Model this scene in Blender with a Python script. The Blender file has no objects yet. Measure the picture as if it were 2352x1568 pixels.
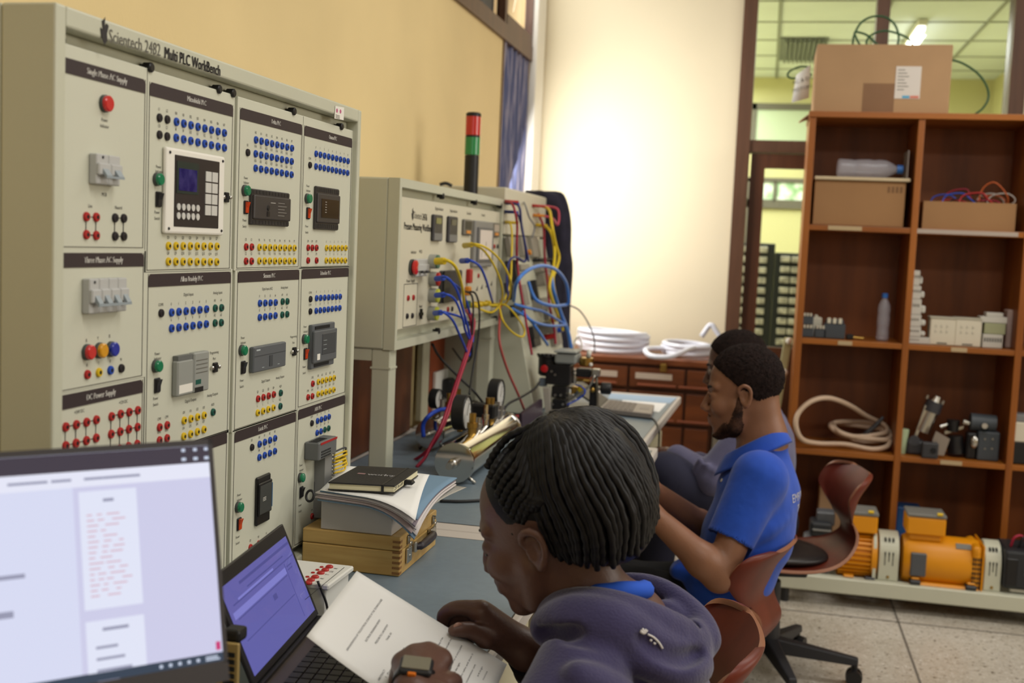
import bpy, bmesh, math, random
import numpy as np
from mathutils import Vector, Matrix, Euler
SC = bpy.context.scene
COL = SC.collection
PI = math.pi

# ------------------------------------------------------------------ camera
CAM_H = 1.36
FPX, CX, CY = 2595.0, 1176.0, 784.0
YAW, PITCH, ROLL = -0.2176, -0.08597, 0.04339
def _axes():
    f = Vector((math.sin(YAW)*math.cos(PITCH), math.cos(YAW)*math.cos(PITCH), math.sin(PITCH)))
    r = Vector((math.cos(YAW), -math.sin(YAW), 0)); u = r.cross(f)
    return math.cos(ROLL)*r+math.sin(ROLL)*u, -math.sin(ROLL)*r+math.cos(ROLL)*u, f
AR, AU, AF = _axes()
CAM = Vector((0, 0, CAM_H))
cam = bpy.data.objects.new('camera', bpy.data.cameras.new('camera'))
COL.objects.link(cam)
m = Matrix((AR, AU, -AF)).transposed().to_4x4(); m.translation = CAM
cam.matrix_world = m
cam.data.sensor_width = 36.0
cam.data.lens = 36.0*FPX/2352.0
cam.data.clip_start = 0.05
cam.data.dof.use_dof = True
cam.data.dof.focus_distance = 1.95
cam.data.dof.aperture_fstop = 4.6
SC.camera = cam

# ------------------------------------------------------------------ world, lights, exposure
W = bpy.data.worlds.new('world'); SC.world = W; W.use_nodes = True
bg = W.node_tree.nodes['Background']
bg.inputs[0].default_value = (0.86, 0.93, 1.0, 1); bg.inputs[1].default_value = 2.2
SC.view_settings.view_transform = 'Standard'; SC.view_settings.look = 'None'
SC.view_settings.exposure = 0.0; SC.view_settings.gamma = 1.0
SC.view_settings.use_curve_mapping = False
SC.cycles.max_bounces = 6; SC.cycles.diffuse_bounces = 3; SC.cycles.glossy_bounces = 3
SC.cycles.transmission_bounces = 6; SC.cycles.transparent_max_bounces = 8
SC.cycles.caustics_reflective = False; SC.cycles.caustics_refractive = False
SC.cycles.use_denoising = True
SC.cycles.sample_clamp_indirect = 6.0

def area(name, loc, target, sx, sy, power, col=(1, 1, 1), spread=180):
    l = bpy.data.lights.new(name, 'AREA'); l.shape = 'RECTANGLE'; l.size = sx; l.size_y = sy
    l.energy = power; l.color = col; l.spread = math.radians(spread)
    o = bpy.data.objects.new(name, l); COL.objects.link(o)
    o.location = loc
    d = Vector(target)-Vector(loc)
    o.rotation_euler = d.to_track_quat('-Z', 'Y').to_euler() if abs(d.x)+abs(d.y) > .3 else (0, 0, 0)
    return o
# daylight through the window high on the wall at the far end of the room: falls on the end wall
area('window_daylight', (-1.16, 5.14, 1.60), (0.25, 5.8, 1.05), 0.5, 1.2, 22, (1.0, 0.985, 0.95))
area('high_window_daylight', (-1.16, 5.25, 2.68), (0.2, 5.8, 2.3), 0.45, 0.5, 5.5, (1.0, 0.98, 0.93))
# added daylight fills on the unseen right side and behind the camera; windows assumed
area('side_fill_light', (3.95, 2.6, 2.1), (-1.0, 2.2, 1.0), 3.2, 1.5, 58, (1.0, 0.985, 0.945))
area('rear_fill_light', (0.8, -2.3, 2.2), (0.0, 3.0, 1.0), 3.0, 1.4, 12, (0.97, 0.97, 1.0))
# added overhead fills above the frame, with no fixtures modelled
for k, y in enumerate((0.8, 3.4)):
    area('ceiling_fill_light', (1.0, y, 3.12), (1.0, y, 0), 1.8, 0.5, 34, (1.0, 0.97, 0.92))
# the next room
area('next_room_fill', (-.55, 7.7, 2.72), (-.55, 7.7, 0), .55, 3.0, 78, (0.98, 1.0, 0.93))  # added lamp out of view behind the end wall, brightens the room
area('next_room_tube_light', (.815, 7.62, 2.70), (.815, 7.62, 0), .05, .85, 26, (0.98, 1.0, 0.95))

# ------------------------------------------------------------------ helpers
def ray(x, y): return AR*((x-CX)/FPX) - AU*((y-CY)/FPX) + AF
def PX(x, y, X): d = ray(x, y); return CAM + d*(X/d.x)
def PY(x, y, Y): d = ray(x, y); return CAM + d*(Y/d.y)
def PZ(x, y, Z): d = ray(x, y); return CAM + d*((Z-CAM_H)/d.z)
def V(*a): return Vector(a)
def lin(c):
    c = c/255.0
    return c/12.92 if c <= 0.04045 else ((c+0.055)/1.055)**2.4
MATS = {}
def mat(name, rgb, rough=0.5, metal=0.0, spec=0.5, var=0.0, scale=8.0, bump=0.0, bscale=60.0, emit=0.0, trans=0.0, coat=0.0, stretch=None, rgb2=None, ior=1.45, alpha=1.0, detail=3.0, sheen=0.0, mix=(0.35, 0.65)):
    """rgb in 0-255 sRGB; var / rgb2 add procedural variation; bump adds fine relief."""
    if name in MATS: return MATS[name]
    M = bpy.data.materials.new(name); M.use_nodes = True
    nt = M.node_tree; b = nt.nodes['Principled BSDF']
    col = tuple(lin(v) for v in rgb)+(1,)
    b.inputs['Base Color'].default_value = col
    b.inputs['Roughness'].default_value = rough; b.inputs['Metallic'].default_value = metal
    b.inputs['Specular IOR Level'].default_value = spec; b.inputs['IOR'].default_value = ior
    b.inputs['Transmission Weight'].default_value = trans; b.inputs['Coat Weight'].default_value = coat
    b.inputs['Alpha'].default_value = alpha
    if sheen: b.inputs['Sheen Weight'].default_value = sheen; b.inputs['Sheen Roughness'].default_value = 0.5
    if emit:
        b.inputs['Emission Color'].default_value = col; b.inputs['Emission Strength'].default_value = emit
    tc = None
    if var or rgb2 or bump:
        tc = nt.nodes.new('ShaderNodeTexCoord'); mp = nt.nodes.new('ShaderNodeMapping')
        nt.links.new(tc.outputs['Object'], mp.inputs[0])
        if stretch: mp.inputs['Scale'].default_value = stretch
    if var or rgb2:
        n = nt.nodes.new('ShaderNodeTexNoise'); n.inputs['Scale'].default_value = scale; n.inputs['Detail'].default_value = detail
        nt.links.new(mp.outputs[0], n.inputs['Vector'])
        r = nt.nodes.new('ShaderNodeValToRGB')
        r.color_ramp.elements[0].position = mix[0]; r.color_ramp.elements[1].position = mix[1]
        if rgb2: c2 = tuple(lin(v) for v in rgb2)+(1,); c1 = col
        else:
            c1 = tuple(max(0, v*(1-var)) for v in col[:3])+(1,); c2 = tuple(min(1, v*(1+var)) for v in col[:3])+(1,)
        r.color_ramp.elements[0].color = c1; r.color_ramp.elements[1].color = c2
        nt.links.new(n.outputs['Fac'], r.inputs[0]); nt.links.new(r.outputs[0], b.inputs['Base Color'])
    if bump:
        n2 = nt.nodes.new('ShaderNodeTexNoise'); n2.inputs['Scale'].default_value = bscale; n2.inputs['Detail'].default_value = 2
        nt.links.new(mp.outputs[0], n2.inputs['Vector'])
        bp = nt.nodes.new('ShaderNodeBump'); bp.inputs['Strength'].default_value = bump; bp.inputs['Distance'].default_value = 0.01
        nt.links.new(n2.outputs['Fac'], bp.inputs['Height']); nt.links.new(bp.outputs[0], b.inputs['Normal'])
    MATS[name] = M
    return M
def tag(o, label=None, cat=None, group=None, kind=None):
    if label: o['label'] = label
    if cat: o['category'] = cat
    if group: o['group'] = group
    if kind: o['kind'] = kind
    return o
def thing(name, label, cat, loc=(0, 0, 0), group=None):
    o = bpy.data.objects.new(name, None); COL.objects.link(o)
    o.location = loc; o.empty_display_size = 0.02
    return tag(o, label, cat, group)
def rootloc(p):
    v = Vector((0, 0, 0))
    while p is not None: v = v + Vector(p.location); p = p.parent
    return v
class MB:
    """collects shapes in one bmesh; .obj() links them as ONE mesh object (vertices are given in world space)."""
    def __init__(s): s.bm = bmesh.new(); s.mats = []; s.mi = 0
    def m(s, material):
        if material not in s.mats: s.mats.append(material)
        s.mi = s.mats.index(material); return s
    def _f(s, vs):
        try:
            f = s.bm.faces.new(vs); f.material_index = s.mi; return f
        except ValueError: return None
    def hexa(s, p):           # p: 8 points, bottom ring 0-3, top ring 4-7
        v = [s.bm.verts.new(q) for q in p]
        for a in ((3, 2, 1, 0), (4, 5, 6, 7), (0, 1, 5, 4), (1, 2, 6, 5), (2, 3, 7, 6), (3, 0, 4, 7)): s._f([v[i] for i in a])
        return s
    def box(s, x0, x1, y0, y1, z0, z1, M=None):
        p = [V(x0, y0, z0), V(x1, y0, z0), V(x1, y1, z0), V(x0, y1, z0), V(x0, y0, z1), V(x1, y0, z1), V(x1, y1, z1), V(x0, y1, z1)]
        if M is not None: p = [M @ q for q in p]
        return s.hexa(p)
    def rbox(s, x0, x1, y0, y1, z0, z1, r=0.005, seg=2, M=None):
        t = bmesh.new(); bmesh.ops.create_cube(t, size=1.0)
        for v in t.verts: v.co = V(x0+(v.co.x+.5)*(x1-x0), y0+(v.co.y+.5)*(y1-y0), z0+(v.co.z+.5)*(z1-z0))
        bmesh.ops.bevel(t, geom=t.edges[:], offset=min(r, .49*min(abs(x1-x0), abs(y1-y0), abs(z1-z0))), segments=seg, profile=.5, affect='EDGES')
        return s.merge(t, M)
    def merge(s, t, M=None):
        mp = {}
        for v in t.verts: mp[v.index if False else v] = s.bm.verts.new(M @ v.co if M is not None else v.co)
        for f in t.faces: s._f([mp[v] for v in f.verts])
        t.free(); return s
    def quad(s, a, b, c, d): s._f([s.bm.verts.new(q) for q in (a, b, c, d)]); return s
    def prism(s, pts, off):   # polygon pts (3d) extruded by vector off
        off = Vector(off)
        a = [s.bm.verts.new(Vector(p)) for p in pts]; b = [s.bm.verts.new(Vector(p)+off) for p in pts]
        n = len(a); s._f(a[::-1]); s._f(b)
        for i in range(n): s._f([a[i], a[(i+1) % n], b[(i+1) % n], b[i]])
        return s
    def rings(s, rings, cap0=True, cap1=True, closed=True):
        vr = [[s.bm.verts.new(p) for p in r] for r in rings]
        for a, b in zip(vr, vr[1:]):
            n = len(a)
            for i in range(n if closed else n-1): s._f([a[i], a[(i+1) % n], b[(i+1) % n], b[i]])
        if cap0: s._f(vr[0][::-1])
        if cap1: s._f(vr[-1])
        return s
    def lathe(s, o, ax, prof, n=20, cap=True):   # prof: (height along ax, radius)
        o = Vector(o); ax = Vector(ax).normalized()
        t = ax.orthogonal().normalized(); u = ax.cross(t)
        rg = [[o+ax*h+(t*math.cos(2*PI*i/n)+u*math.sin(2*PI*i/n))*max(r, 1e-5) for i in range(n)] for h, r in prof]
        return s.rings(rg, cap, cap)
    def cyl(s, a, b, r0, r1=None, n=16):
        a = Vector(a); b = Vector(b)
        return s.lathe(a, b-a, [(0, r0), ((b-a).length, r0 if r1 is None else r1)], n)
    def ball(s, c, r, n=12, M=None, sc=(1, 1, 1)):
        t = bmesh.new(); bmesh.ops.create_uvsphere(t, u_segments=n, v_segments=max(6, n//2+2), radius=r)
        for v in t.verts: v.co = Vector((v.co.x*sc[0], v.co.y*sc[1], v.co.z*sc[2]))
        T = Matrix.Translation(Vector(c))
        return s.merge(t, T @ M if M is not None else T)
    def tube(s, pts, r, n=8, smooth=6, caps=True):
        if smooth: pts = spline(pts, smooth)
        pts = [Vector(p) for p in pts]
        rr = r if hasattr(r, '__len__') else [r]*len(pts)
        if len(rr) != len(pts): rr = [rr[min(len(rr)-1, int(i*len(rr)/len(pts)))] for i in range(len(pts))]
        t = (pts[1]-pts[0]).normalized(); nrm = t.orthogonal().normalized(); rg = []
        for i, p in enumerate(pts):
            t2 = (pts[min(i+1, len(pts)-1)]-pts[max(i-1, 0)])
            t2 = t2.normalized() if t2.length > 1e-9 else t
            nrm = (nrm-t2*nrm.dot(t2)); nrm = nrm.normalized() if nrm.length > 1e-6 else t2.orthogonal().normalized()
            u = t2.cross(nrm); t = t2
            rg.append([p+(nrm*math.cos(2*PI*k/n)+u*math.sin(2*PI*k/n))*rr[i] for k in range(n)])
        return s.rings(rg, caps, caps)
    def obj(s, name, material=None, parent=None, smooth=False, bevel=0, seg=2, angle=35, mods=None, kind=None, recalc=True):
        if recalc: bmesh.ops.recalc_face_normals(s.bm, faces=s.bm.faces[:])
        off = rootloc(parent)
        me = bpy.data.meshes.new(name)
        if parent is not None:
            for v in s.bm.verts: v.co = v.co-off
        s.bm.to_mesh(me); s.bm.free()
        for mm in (s.mats if s.mats else [material]): me.materials.append(mm)
        if smooth:
            me.polygons.foreach_set('use_smooth', [True]*len(me.polygons))
        o = bpy.data.objects.new(name, me); COL.objects.link(o)
        if parent is not None: o.parent = parent
        if bevel:
            b = o.modifiers.new('bevel', 'BEVEL'); b.width = bevel; b.segments = seg; b.limit_method = 'ANGLE'; b.angle_limit = math.radians(angle)
        if smooth == 'auto' or smooth == 2:
            try: me.shade_auto_smooth if False else None
            except Exception: pass
            for e in me.edges: pass
            sharp(me, math.radians(angle))
        if kind: o['kind'] = kind
        return o
def sharp(me, ang):
    bm = bmesh.new(); bm.from_mesh(me)
    for e in bm.edges:
        if len(e.link_faces) == 2 and e.calc_face_angle(0) > ang: e.smooth = False
    bm.to_mesh(me); bm.free()
def spline(pts, k=6):
    P = [Vector(p) for p in pts]
    if len(P) < 3: return [P[0].lerp(P[-1], i/k) for i in range(k+1)]
    P = [P[0]*2-P[1]]+P+[P[-1]*2-P[-2]]
    out = []
    for i in range(1, len(P)-2):
        a, b, c, d = P[i-1:i+3]
        for j in range(k):
            t = j/k
            out.append(0.5*((2*b)+(c-a)*t+(2*a-5*b+4*c-d)*t*t+(3*b-a-3*c+d)*t**3))
    out.append(P[-2]); return out
def inst(src, name, parent, loc):    # another object on the same mesh data
    o = bpy.data.objects.new(name, src); COL.objects.link(o); o.parent = parent
    o.location = Vector(loc)-rootloc(parent); return o
_fc = {}
def glyphs(txt, size, align='CENTER'):
    k = (txt, size, align)
    if k in _fc: return _fc[k]
    c = bpy.data.curves.new('lettering', 'FONT'); c.body = txt; c.size = size; c.align_x = align; c.align_y = 'CENTER'
    c.resolution_u = 2
    o = bpy.data.objects.new('lettering', c); COL.objects.link(o)
    dg = bpy.context.evaluated_depsgraph_get(); me = bpy.data.meshes.new_from_object(o.evaluated_get(dg))
    vs = [v.co.copy() for v in me.vertices]; fs = [tuple(p.vertices) for p in me.polygons]
    bpy.data.objects.remove(o); bpy.data.curves.remove(c); bpy.data.meshes.remove(me)
    _fc[k] = (vs, fs); return _fc[k]
def write(mb, txt, size, M, align='CENTER', squeeze=1.0, bold=0.0):
    """puts lettering in mb; M maps (x right, y up, z out of the surface) to the world."""
    vs, fs = glyphs(txt, size, align)
    for dx in ((-bold, bold) if bold else (0,)):
        nv = [mb.bm.verts.new(M @ V(v.x*squeeze+dx, v.y, v.z)) for v in vs]
        for f in fs: mb._f([nv[i] for i in f])
def frame(o, r, u):
    r = Vector(r).normalized(); u = Vector(u); u = (u-r*u.dot(r)).normalized(); n = r.cross(u)
    M = Matrix((r, u, n)).transposed().to_4x4(); M.translation = Vector(o); return M
def copy_tree(o, parent=None):
    c = o.copy(); COL.objects.link(c); c.parent = parent
    for ch in o.children: copy_tree(ch, c)
    return c
# ------------------------------------------------------------------ materials
m_wall = mat('wall_yellow', (234, 210, 156), .75, var=.05, scale=1.6, bump=.05, bscale=90)
m_wall2 = mat('wall_cream', (232, 220, 190), .75, var=.03, scale=1.2)
m_white = mat('white_paint', (236, 232, 222), .6)
m_ceil = mat('ceiling_white', (226, 228, 222), .8)
m_brown = mat('brown_paint', (92, 62, 44), .45, var=.14, scale=5, stretch=(6, 6, .6))
m_brownd = mat('brown_door_wood', (88, 50, 30), .4, var=.2, scale=4, stretch=(8, 8, .5))
m_cream = mat('cream_enamel', (198, 198, 178), .42, var=.02, scale=3)
m_cream2 = mat('cream_panel', (206, 206, 188), .5)
m_black = mat('black_plastic', (24, 23, 25), .4)
m_dark = mat('dark_grey', (52, 52, 56), .45)
m_grey = mat('mid_grey', (120, 120, 120), .5)
m_steel = mat('steel', (190, 188, 182), .28, metal=1.0)
m_chrome = mat('polished_steel', (205, 203, 198), .09, metal=1.0)
m_brass = mat('brass', (176, 142, 74), .3, metal=1.0)
m_wood = mat('shelf_varnish', (158, 92, 30), .38, rgb2=(126, 68, 22), scale=3.0, stretch=(3, 3, .35), detail=6)
m_woodh = mat('shelf_varnish_across', (162, 96, 32), .38, rgb2=(128, 70, 22), scale=3.0, stretch=(.35, 3, 3), detail=6)
m_woodback = mat('shelf_back_board', (146, 82, 36), .5, rgb2=(106, 56, 24), scale=4.0, stretch=(2, 2, .3), detail=5)  # toned darker than the boards for the shade inside the shelf
m_chest = mat('chest_wood', (126, 68, 32), .42, rgb2=(92, 48, 24), scale=4.0, stretch=(.5, 3, 3), detail=6)
m_print = mat('print_black', (38, 34, 34), .6)
m_printg = mat('print_grey', (96, 92, 84), .6)
m_card = mat('cardboard', (172, 138, 102), .85, var=.05, scale=4)
m_cardd = mat('cardboard_tape', (128, 92, 60), .5, var=.05, scale=6)
m_paper = mat('white_paper', (242, 241, 238), .8)
m_blue = mat('socket_blue', (28, 74, 176), .4)
m_yel = mat('socket_yellow', (222, 186, 22), .4)
m_red = mat('socket_red', (176, 34, 32), .4)
m_grn = mat('socket_green', (12, 84, 72), .4)
m_blk = mat('socket_black', (32, 26, 32), .4)
m_hole = mat('socket_hole', (8, 8, 10), .7)

# ------------------------------------------------------------------ shell
XW, YB, ZC = -1.2, 5.80, 3.3
def struct(name, b, material, **k):
    o = b.obj(name, material, **k); o['kind'] = 'structure'; return o
b = MB().box(XW-.3, 4.3, -2.7, 10, -.12, 0)
mf = bpy.data.materials.new('terrazzo'); mf.use_nodes = True
nt = mf.node_tree; bs = nt.nodes['Principled BSDF']; bs.inputs['Roughness'].default_value = .32
tc = nt.nodes.new('ShaderNodeTexCoord')
def nd(t, **k):
    n = nt.nodes.new(t)
    for a, v in k.items(): n.inputs[a].default_value = v
    nt.links.new(tc.outputs['Object'], n.inputs['Vector']); return n
def ramp(src, e):
    r = nt.nodes.new('ShaderNodeValToRGB')
    while len(r.color_ramp.elements) < len(e): r.color_ramp.elements.new(.5)
    for q, (p, c) in zip(r.color_ramp.elements, e): q.position = p; q.color = tuple(lin(v) for v in c)+(1,)
    nt.links.new(src, r.inputs[0]); return r.outputs[0]
def mixc(f, a, bb):
    x = nt.nodes.new('ShaderNodeMix'); x.data_type = 'RGBA'
    nt.links.new(f, x.inputs[0]); nt.links.new(a, x.inputs[6]); nt.links.new(bb, x.inputs[7]); return x.outputs[2]
base = ramp(nd('ShaderNodeTexNoise', Scale=1.3, Detail=4.0).outputs[0], [(.35, (172, 162, 146)), (.65, (196, 188, 176))])
v1 = nd('ShaderNodeTexVoronoi', Scale=70.0)
chips = ramp(v1.outputs['Color'], [(0, (120, 104, 84)), (.5, (188, 180, 166)), (1, (226, 222, 214))])
f1 = ramp(nd('ShaderNodeTexNoise', Scale=110.0, Detail=2.0).outputs[0], [(.5, (0, 0, 0)), (.62, (255, 255, 255))])
c1 = mixc(f1, base, chips)
v2 = nd('ShaderNodeTexNoise', Scale=60.0, Detail=1.0)
f2 = ramp(v2.outputs[0], [(.66, (0, 0, 0)), (.70, (255, 255, 255))])
dk = nt.nodes.new('ShaderNodeRGB'); dk.outputs[0].default_value = (lin(96), lin(82), lin(66), 1)
c2 = mixc(f2, c1, dk.outputs[0])
nt.links.new(c2, bs.inputs['Base Color'])
struct('floor', b, mf)
b = MB()                                    # thin dividing strips in the terrazzo
for x in (-.43, .57, 1.57, 2.57, 3.57): b.box(x-.004, x+.004, -2.7, YB, .0005, .0012)
for y in (-1.6, -.6, .4, 1.4, 2.4, 3.4, 4.4, 5.4): b.box(XW, 4.2, y-.004, y+.004, .0005, .0012)
struct('trim_1', b, mat('terrazzo_strip', (110, 104, 96), .5))
WY0, WY1 = 4.98, 5.53                        # the window at the far end of this wall
CZ0, CZ1 = 2.33, 3.0                        # the row of high windows
b = MB()
b.box(XW-.2, XW, -2.7, WY0, 0, CZ0-.06); b.box(XW-.2, XW, WY1+.03, YB, 0, ZC)
b.box(XW-.2, XW, WY0, WY1+.03, 0, 1.2); b.box(XW-.2, XW, -2.7, WY1+.03, CZ1, ZC)
struct('wall_left', b, m_wall)
b = MB().rbox(XW-.001, XW+.035, WY1+.02, YB-.05, .3, ZC-.01, .004, 1)     # white reveal beside the window
struct('trim_2', b, m_white)
b = MB()
b.box(XW-.03, XW+.015, -2.7, WY1+.03, CZ0-.07, CZ0)
for y in (WY0-.03, WY1+.0, 3.6, 2.2, .8): b.box(XW-.03, XW+.012, y, y+.045, CZ0, CZ1)
b.box(XW-.03, XW+.02, -2.7, WY1+.03, CZ1-.05, CZ1); b.box(XW-.03, XW+.012, WY0, WY1, CZ0, CZ0+.05)
b.box(XW-.03, XW+.006, WY0-.005, WY0+.015, 1.2, CZ0-.07)
w1 = struct('window_1', b, m_brown)
b = MB().box(XW-.022, XW-.018, -2.6, WY1, CZ0, CZ1)
o = b.obj('window_pane', mat('clear_glass', (255, 255, 255), .02, trans=1.0, ior=1.05), w1)
b = MB().box(-3.3, -3.2, -1, 7.5, 0, 5); struct('wall_outside', b, mat('outside_plaster', (226, 176, 136), .9))
# curtains
def drape(name, y0, y1, z0, z1, x, material, label, amp=.02, freq=38, tuck=0.0, hem=0.0):
    b = MB(); n, k = 70, 14; rows = []
    for j in range(k+1):
        t = j/k; z = z0+(z1-z0)*t; r = []
        for i in range(n+1):
            s = i/n; w = 1-tuck*math.sin(PI*t)*.5
            y = (y0+y1)/2+(s-.5)*(y1-y0)*w
            xx = x+amp*math.sin(freq*s+2.2*math.sin(3*t+s*5))+amp*.5*math.sin(freq*2.3*s+t*4)
            r.append(V(xx, y, z+hem*math.sin(11*s)*(1-t)))
        rows.append(r)
    b.rings(rows, False, False, closed=False)
    o = b.obj(name, material, smooth=True); md = o.modifiers.new('thick', 'SOLIDIFY'); md.thickness = .002
    return tag(o, label, 'curtain')
m_cur = mat('curtain_denim', (96, 102, 138), .85, rgb2=(206, 196, 208), scale=9, stretch=(1, 6, .35), detail=5, mix=(.45, .72))  # colour lightened to stand for sunlight behind the cloth
drape('curtain', WY0+.01, WY1+.02, 1.50, 2.27, XW-.012, m_cur, 'narrow blue and lilac curtain hanging in the window beside the bright end wall', .012, 34)
m_cur2 = mat('curtain_navy_print', (50, 66, 100), .85, rgb2=(206, 200, 196), scale=5, stretch=(1, 1.4, .8), detail=3, mix=(.52, .6))
drape('curtain', 3.3, WY0-.03, 2.345, 2.97, XW-.038, m_cur2, 'dark blue patterned curtain behind the high window over the yellow wall', .012, 44)
# end wall and the partition with the glazed door
b = MB(); b.box(XW-.2, -.18, YB, YB+.12, 0, ZC); b.box(1.10, 4.3, YB, YB+.12, 0, ZC); b.box(-.18, 1.10, YB, YB+.12, 2.9, ZC)
struct('wall_back', b, m_wall2)
b = MB()
b.box(-.182, -.115, YB-.03, YB+.12, 0, 2.95); b.box(1.065, 1.135, YB-.03, YB+.12, 0, 2.95)
b.box(-.12, 1.07, YB-.02, YB+.1, 1.865, 1.925); b.box(.447, .507, YB-.01, YB+.09, 1.92, 2.9); b.box(-.12, 1.07, YB-.02, YB+.1, 2.84, 2.95)
struct('trim_3', b, m_brown)
b = MB()
b.box(-.105, -.035, YB+.0, YB+.05, .02, 1.86); b.box(.66, .74, YB+.0, YB+.05, .02, 1.86)
b.box(-.035, .66, YB+.0, YB+.05, 1.79, 1.86); b.box(-.035, .66, YB+.0, YB+.05, .02, .9)
d1 = struct('door_1', b, m_brownd)
m_glass = mat('door_glass', (250, 255, 250), .02, trans=1.0, ior=1.03)
MB().box(-.035, .66, YB+.022, YB+.026, .9, 1.79).obj('glass_pane', m_glass, d1)
b = MB().box(-.12, .447, YB+.03, YB+.034, 1.925, 2.84); b.box(.507, 1.065, YB+.03, YB+.034, 1.925, 2.84)
struct('window_2', b, m_glass)
# unseen sides of the room
b = MB().box(4.1, 4.3, -2.7, YB, 0, ZC); struct('wall_right', b, m_wall)
b = MB().box(XW-.2, 4.3, -2.7, -2.5, 0, ZC); struct('wall_front', b, m_wall)
b = MB().box(XW-.2, 4.3, -2.7, YB+.1, ZC, ZC+.1); struct('ceiling', b, m_ceil)

# ------------------------------------------------------------------ the next room, seen through the glass
m_rwall = mat('next_room_yellow', (208, 202, 152), .8)
RY, RZ = 9.5, 2.79
b = MB(); b.box(-.9, 1.64, RY, RY+.1, 0, RZ); struct('wall_far', b, m_rwall)
b = MB().box(1.64, 1.74, YB+.12, RY, 0, RZ); b.box(-1.0, -.9, YB+.12, RY, 0, RZ); struct('wall_side', b, m_rwall)
b = MB().box(-1.0, 1.74, YB+.12, RY, RZ, RZ+.06); struct('ceiling_next_room', b, mat('ceiling_tile', (228, 236, 232), .85, var=.03, scale=2))
b = MB()
for k in range(7): b.box(-1+.03, 1.64, 6.05+.6*k, 6.065+.6*k, RZ-.006, RZ+.002)
for x in (-.62, -.02, .58, 1.18): b.box(x, x+.02, YB+.12, RY, RZ-.006, RZ+.002)
struct('trim_4', b, mat('ceiling_grid', (150, 154, 142), .6))
b = MB()
for k in range(9): b.box(.03+.03*k, .05+.03*k, 7.78, 8.62, RZ-.03, RZ-.006)
t = thing('ceiling_vent', 'grey louvred panel in the tiled ceiling beyond the glass', 'vent', (.16, 8.2, RZ))
b.box(.0, .31, 7.75, 8.65, RZ-.008, RZ-.004); b.obj('louvre', mat('vent_grey', (120, 124, 118), .6), t)
t = thing('tube_light', 'lit tube light on the ceiling of the room behind the glass', 'ceiling light', (.815, 7.6, RZ))
MB().box(.79, .84, 7.15, 8.1, RZ-.04, RZ-.006).obj('housing', m_white, t)
MB().cyl((.815, 7.2, RZ-.055), (.815, 8.05, RZ-.055), .019).obj('tube', mat('tube_glow', (255, 255, 250), .4, emit=9), t, smooth=True)
# far windows
m_wf = mat('grey_window_frame', (104, 98, 86), .6)
b = MB(); y = RY-.03
for a in ((-.19, .9, 2.53, 2.58), (-.19, .9, 2.24, 2.28), (-.19, -.15, 2.24, 2.58), (.86, .9, 2.24, 2.58)): b.box(a[0], a[1], y, RY, a[2], a[3])
w = struct('window_3', b, m_wf)
MB().box(-.15, .86, RY-.015, RY-.01, 2.28, 2.53).obj('pane', mat('pale_pane', (188, 200, 172), .3), w)
b = MB()
for a in ((-.2, .9, 1.95, 1.985), (-.2, .9, 1.74, 1.81), (-.2, -.165, 1.0, 1.98), (.86, .9, 1.0, 1.98), (.02, .045, 1.8, 1.96)): b.box(a[0], a[1], y, RY, a[2], a[3])
w = struct('window_4', b, m_wf)
MB().box(-.165, .86, RY-.015, RY-.01, 1.81, 1.95).obj('pane', mat('garden_pane', (150, 190, 140), .5, rgb2=(240, 250, 240), scale=14, mix=(.4, .6), emit=0), w)
# component drawer cabinets in the next room
m_cab = mat('cabinet_charcoal', (40, 44, 46), .5); m_drw = mat('drawer_clear_grey', (224, 220, 208), .35, rgb2=(160, 156, 146), scale=25)
for x0, x1, zt, cols, lab in ((-.19, .048, 1.43, 3, 'tall dark cabinet of small pale drawers behind the door glass'), (.050, .28, 1.378, 3, 'lower dark drawer cabinet next to the tall one behind the door glass')):
    t = thing('drawer_cabinet', lab, 'cabinet', ((x0+x1)/2, 7.1, 0), 'component drawer cabinets beyond the glass')
    e = .16 if cols == 3 and x0 < 0 else .235
    MB().rbox(x0, x1, 7.0, 7.25, .0, zt, .004, 1).obj('body', m_cab, t)
    fx1 = x1-.04 if x0 < 0 else x1-.01
    fx0 = x0+.01 if x0 < 0 else x0+.03
    wd = (fx1-fx0)/cols
    for r in range(9):
        for c in range(cols):
            z1 = zt-.02-r*.062
            MB().rbox(fx0+c*wd+.004, fx0+(c+1)*wd-.004, 6.985, 7.0, z1-.036, z1, .003, 1).obj('drawer', m_drw, t)
# ------------------------------------------------------------------ the large bench of controller panels
PXP = -0.8
B1 = thing('controller_workbench', 'tall cream workbench cabinet with a grid of dark headed controller panels, by the yellow wall', 'test bench', (PXP, 1.63, .76))
b = MB()
b.box(-1.195, -.86, 1.143, 2.122, .768, 1.607)
fo = -.79
b.box(-.86, fo, 1.143, 1.163, .768, 1.607); b.box(-.86, fo, 2.106, 2.122, .768, 1.607)
b.box(-.86, fo, 1.163, 2.106, 1.583, 1.607); b.box(-.86, fo, 1.163, 2.106, .768, .782)
b.box(-.87, -.814, 1.163, 2.106, .782, 1.583)
b.obj('body', m_cream, B1, bevel=.003)
def textfit(mb, txt, a, c, size, X=PXP, bold=0.0, up=(0, 0, 1), fitw=True):
    a = Vector(a); c = Vector(c); vs, fs = glyphs(txt, size)
    w = max(v.x for v in vs)-min(v.x for v in vs)
    write(mb, txt, size, frame((a+c)/2, c-a, up), squeeze=((c-a).length/w if fitw else 1), bold=bold)
b = MB(); e = fo+.0008
textfit(b, 'Scientech 2482', PX(251, 83, e), PX(369, 117, e), .0225)
b.obj('printed_title', m_printg, B1)
b = MB()
textfit(b, 'Multi PLC WorkBench', PX(379, 122, e), PX(506, 164, e), .0215, bold=.0009)
p = PX(240, 72, e)
b.obj('printed_title', m_print, B1); b = MB()
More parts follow.
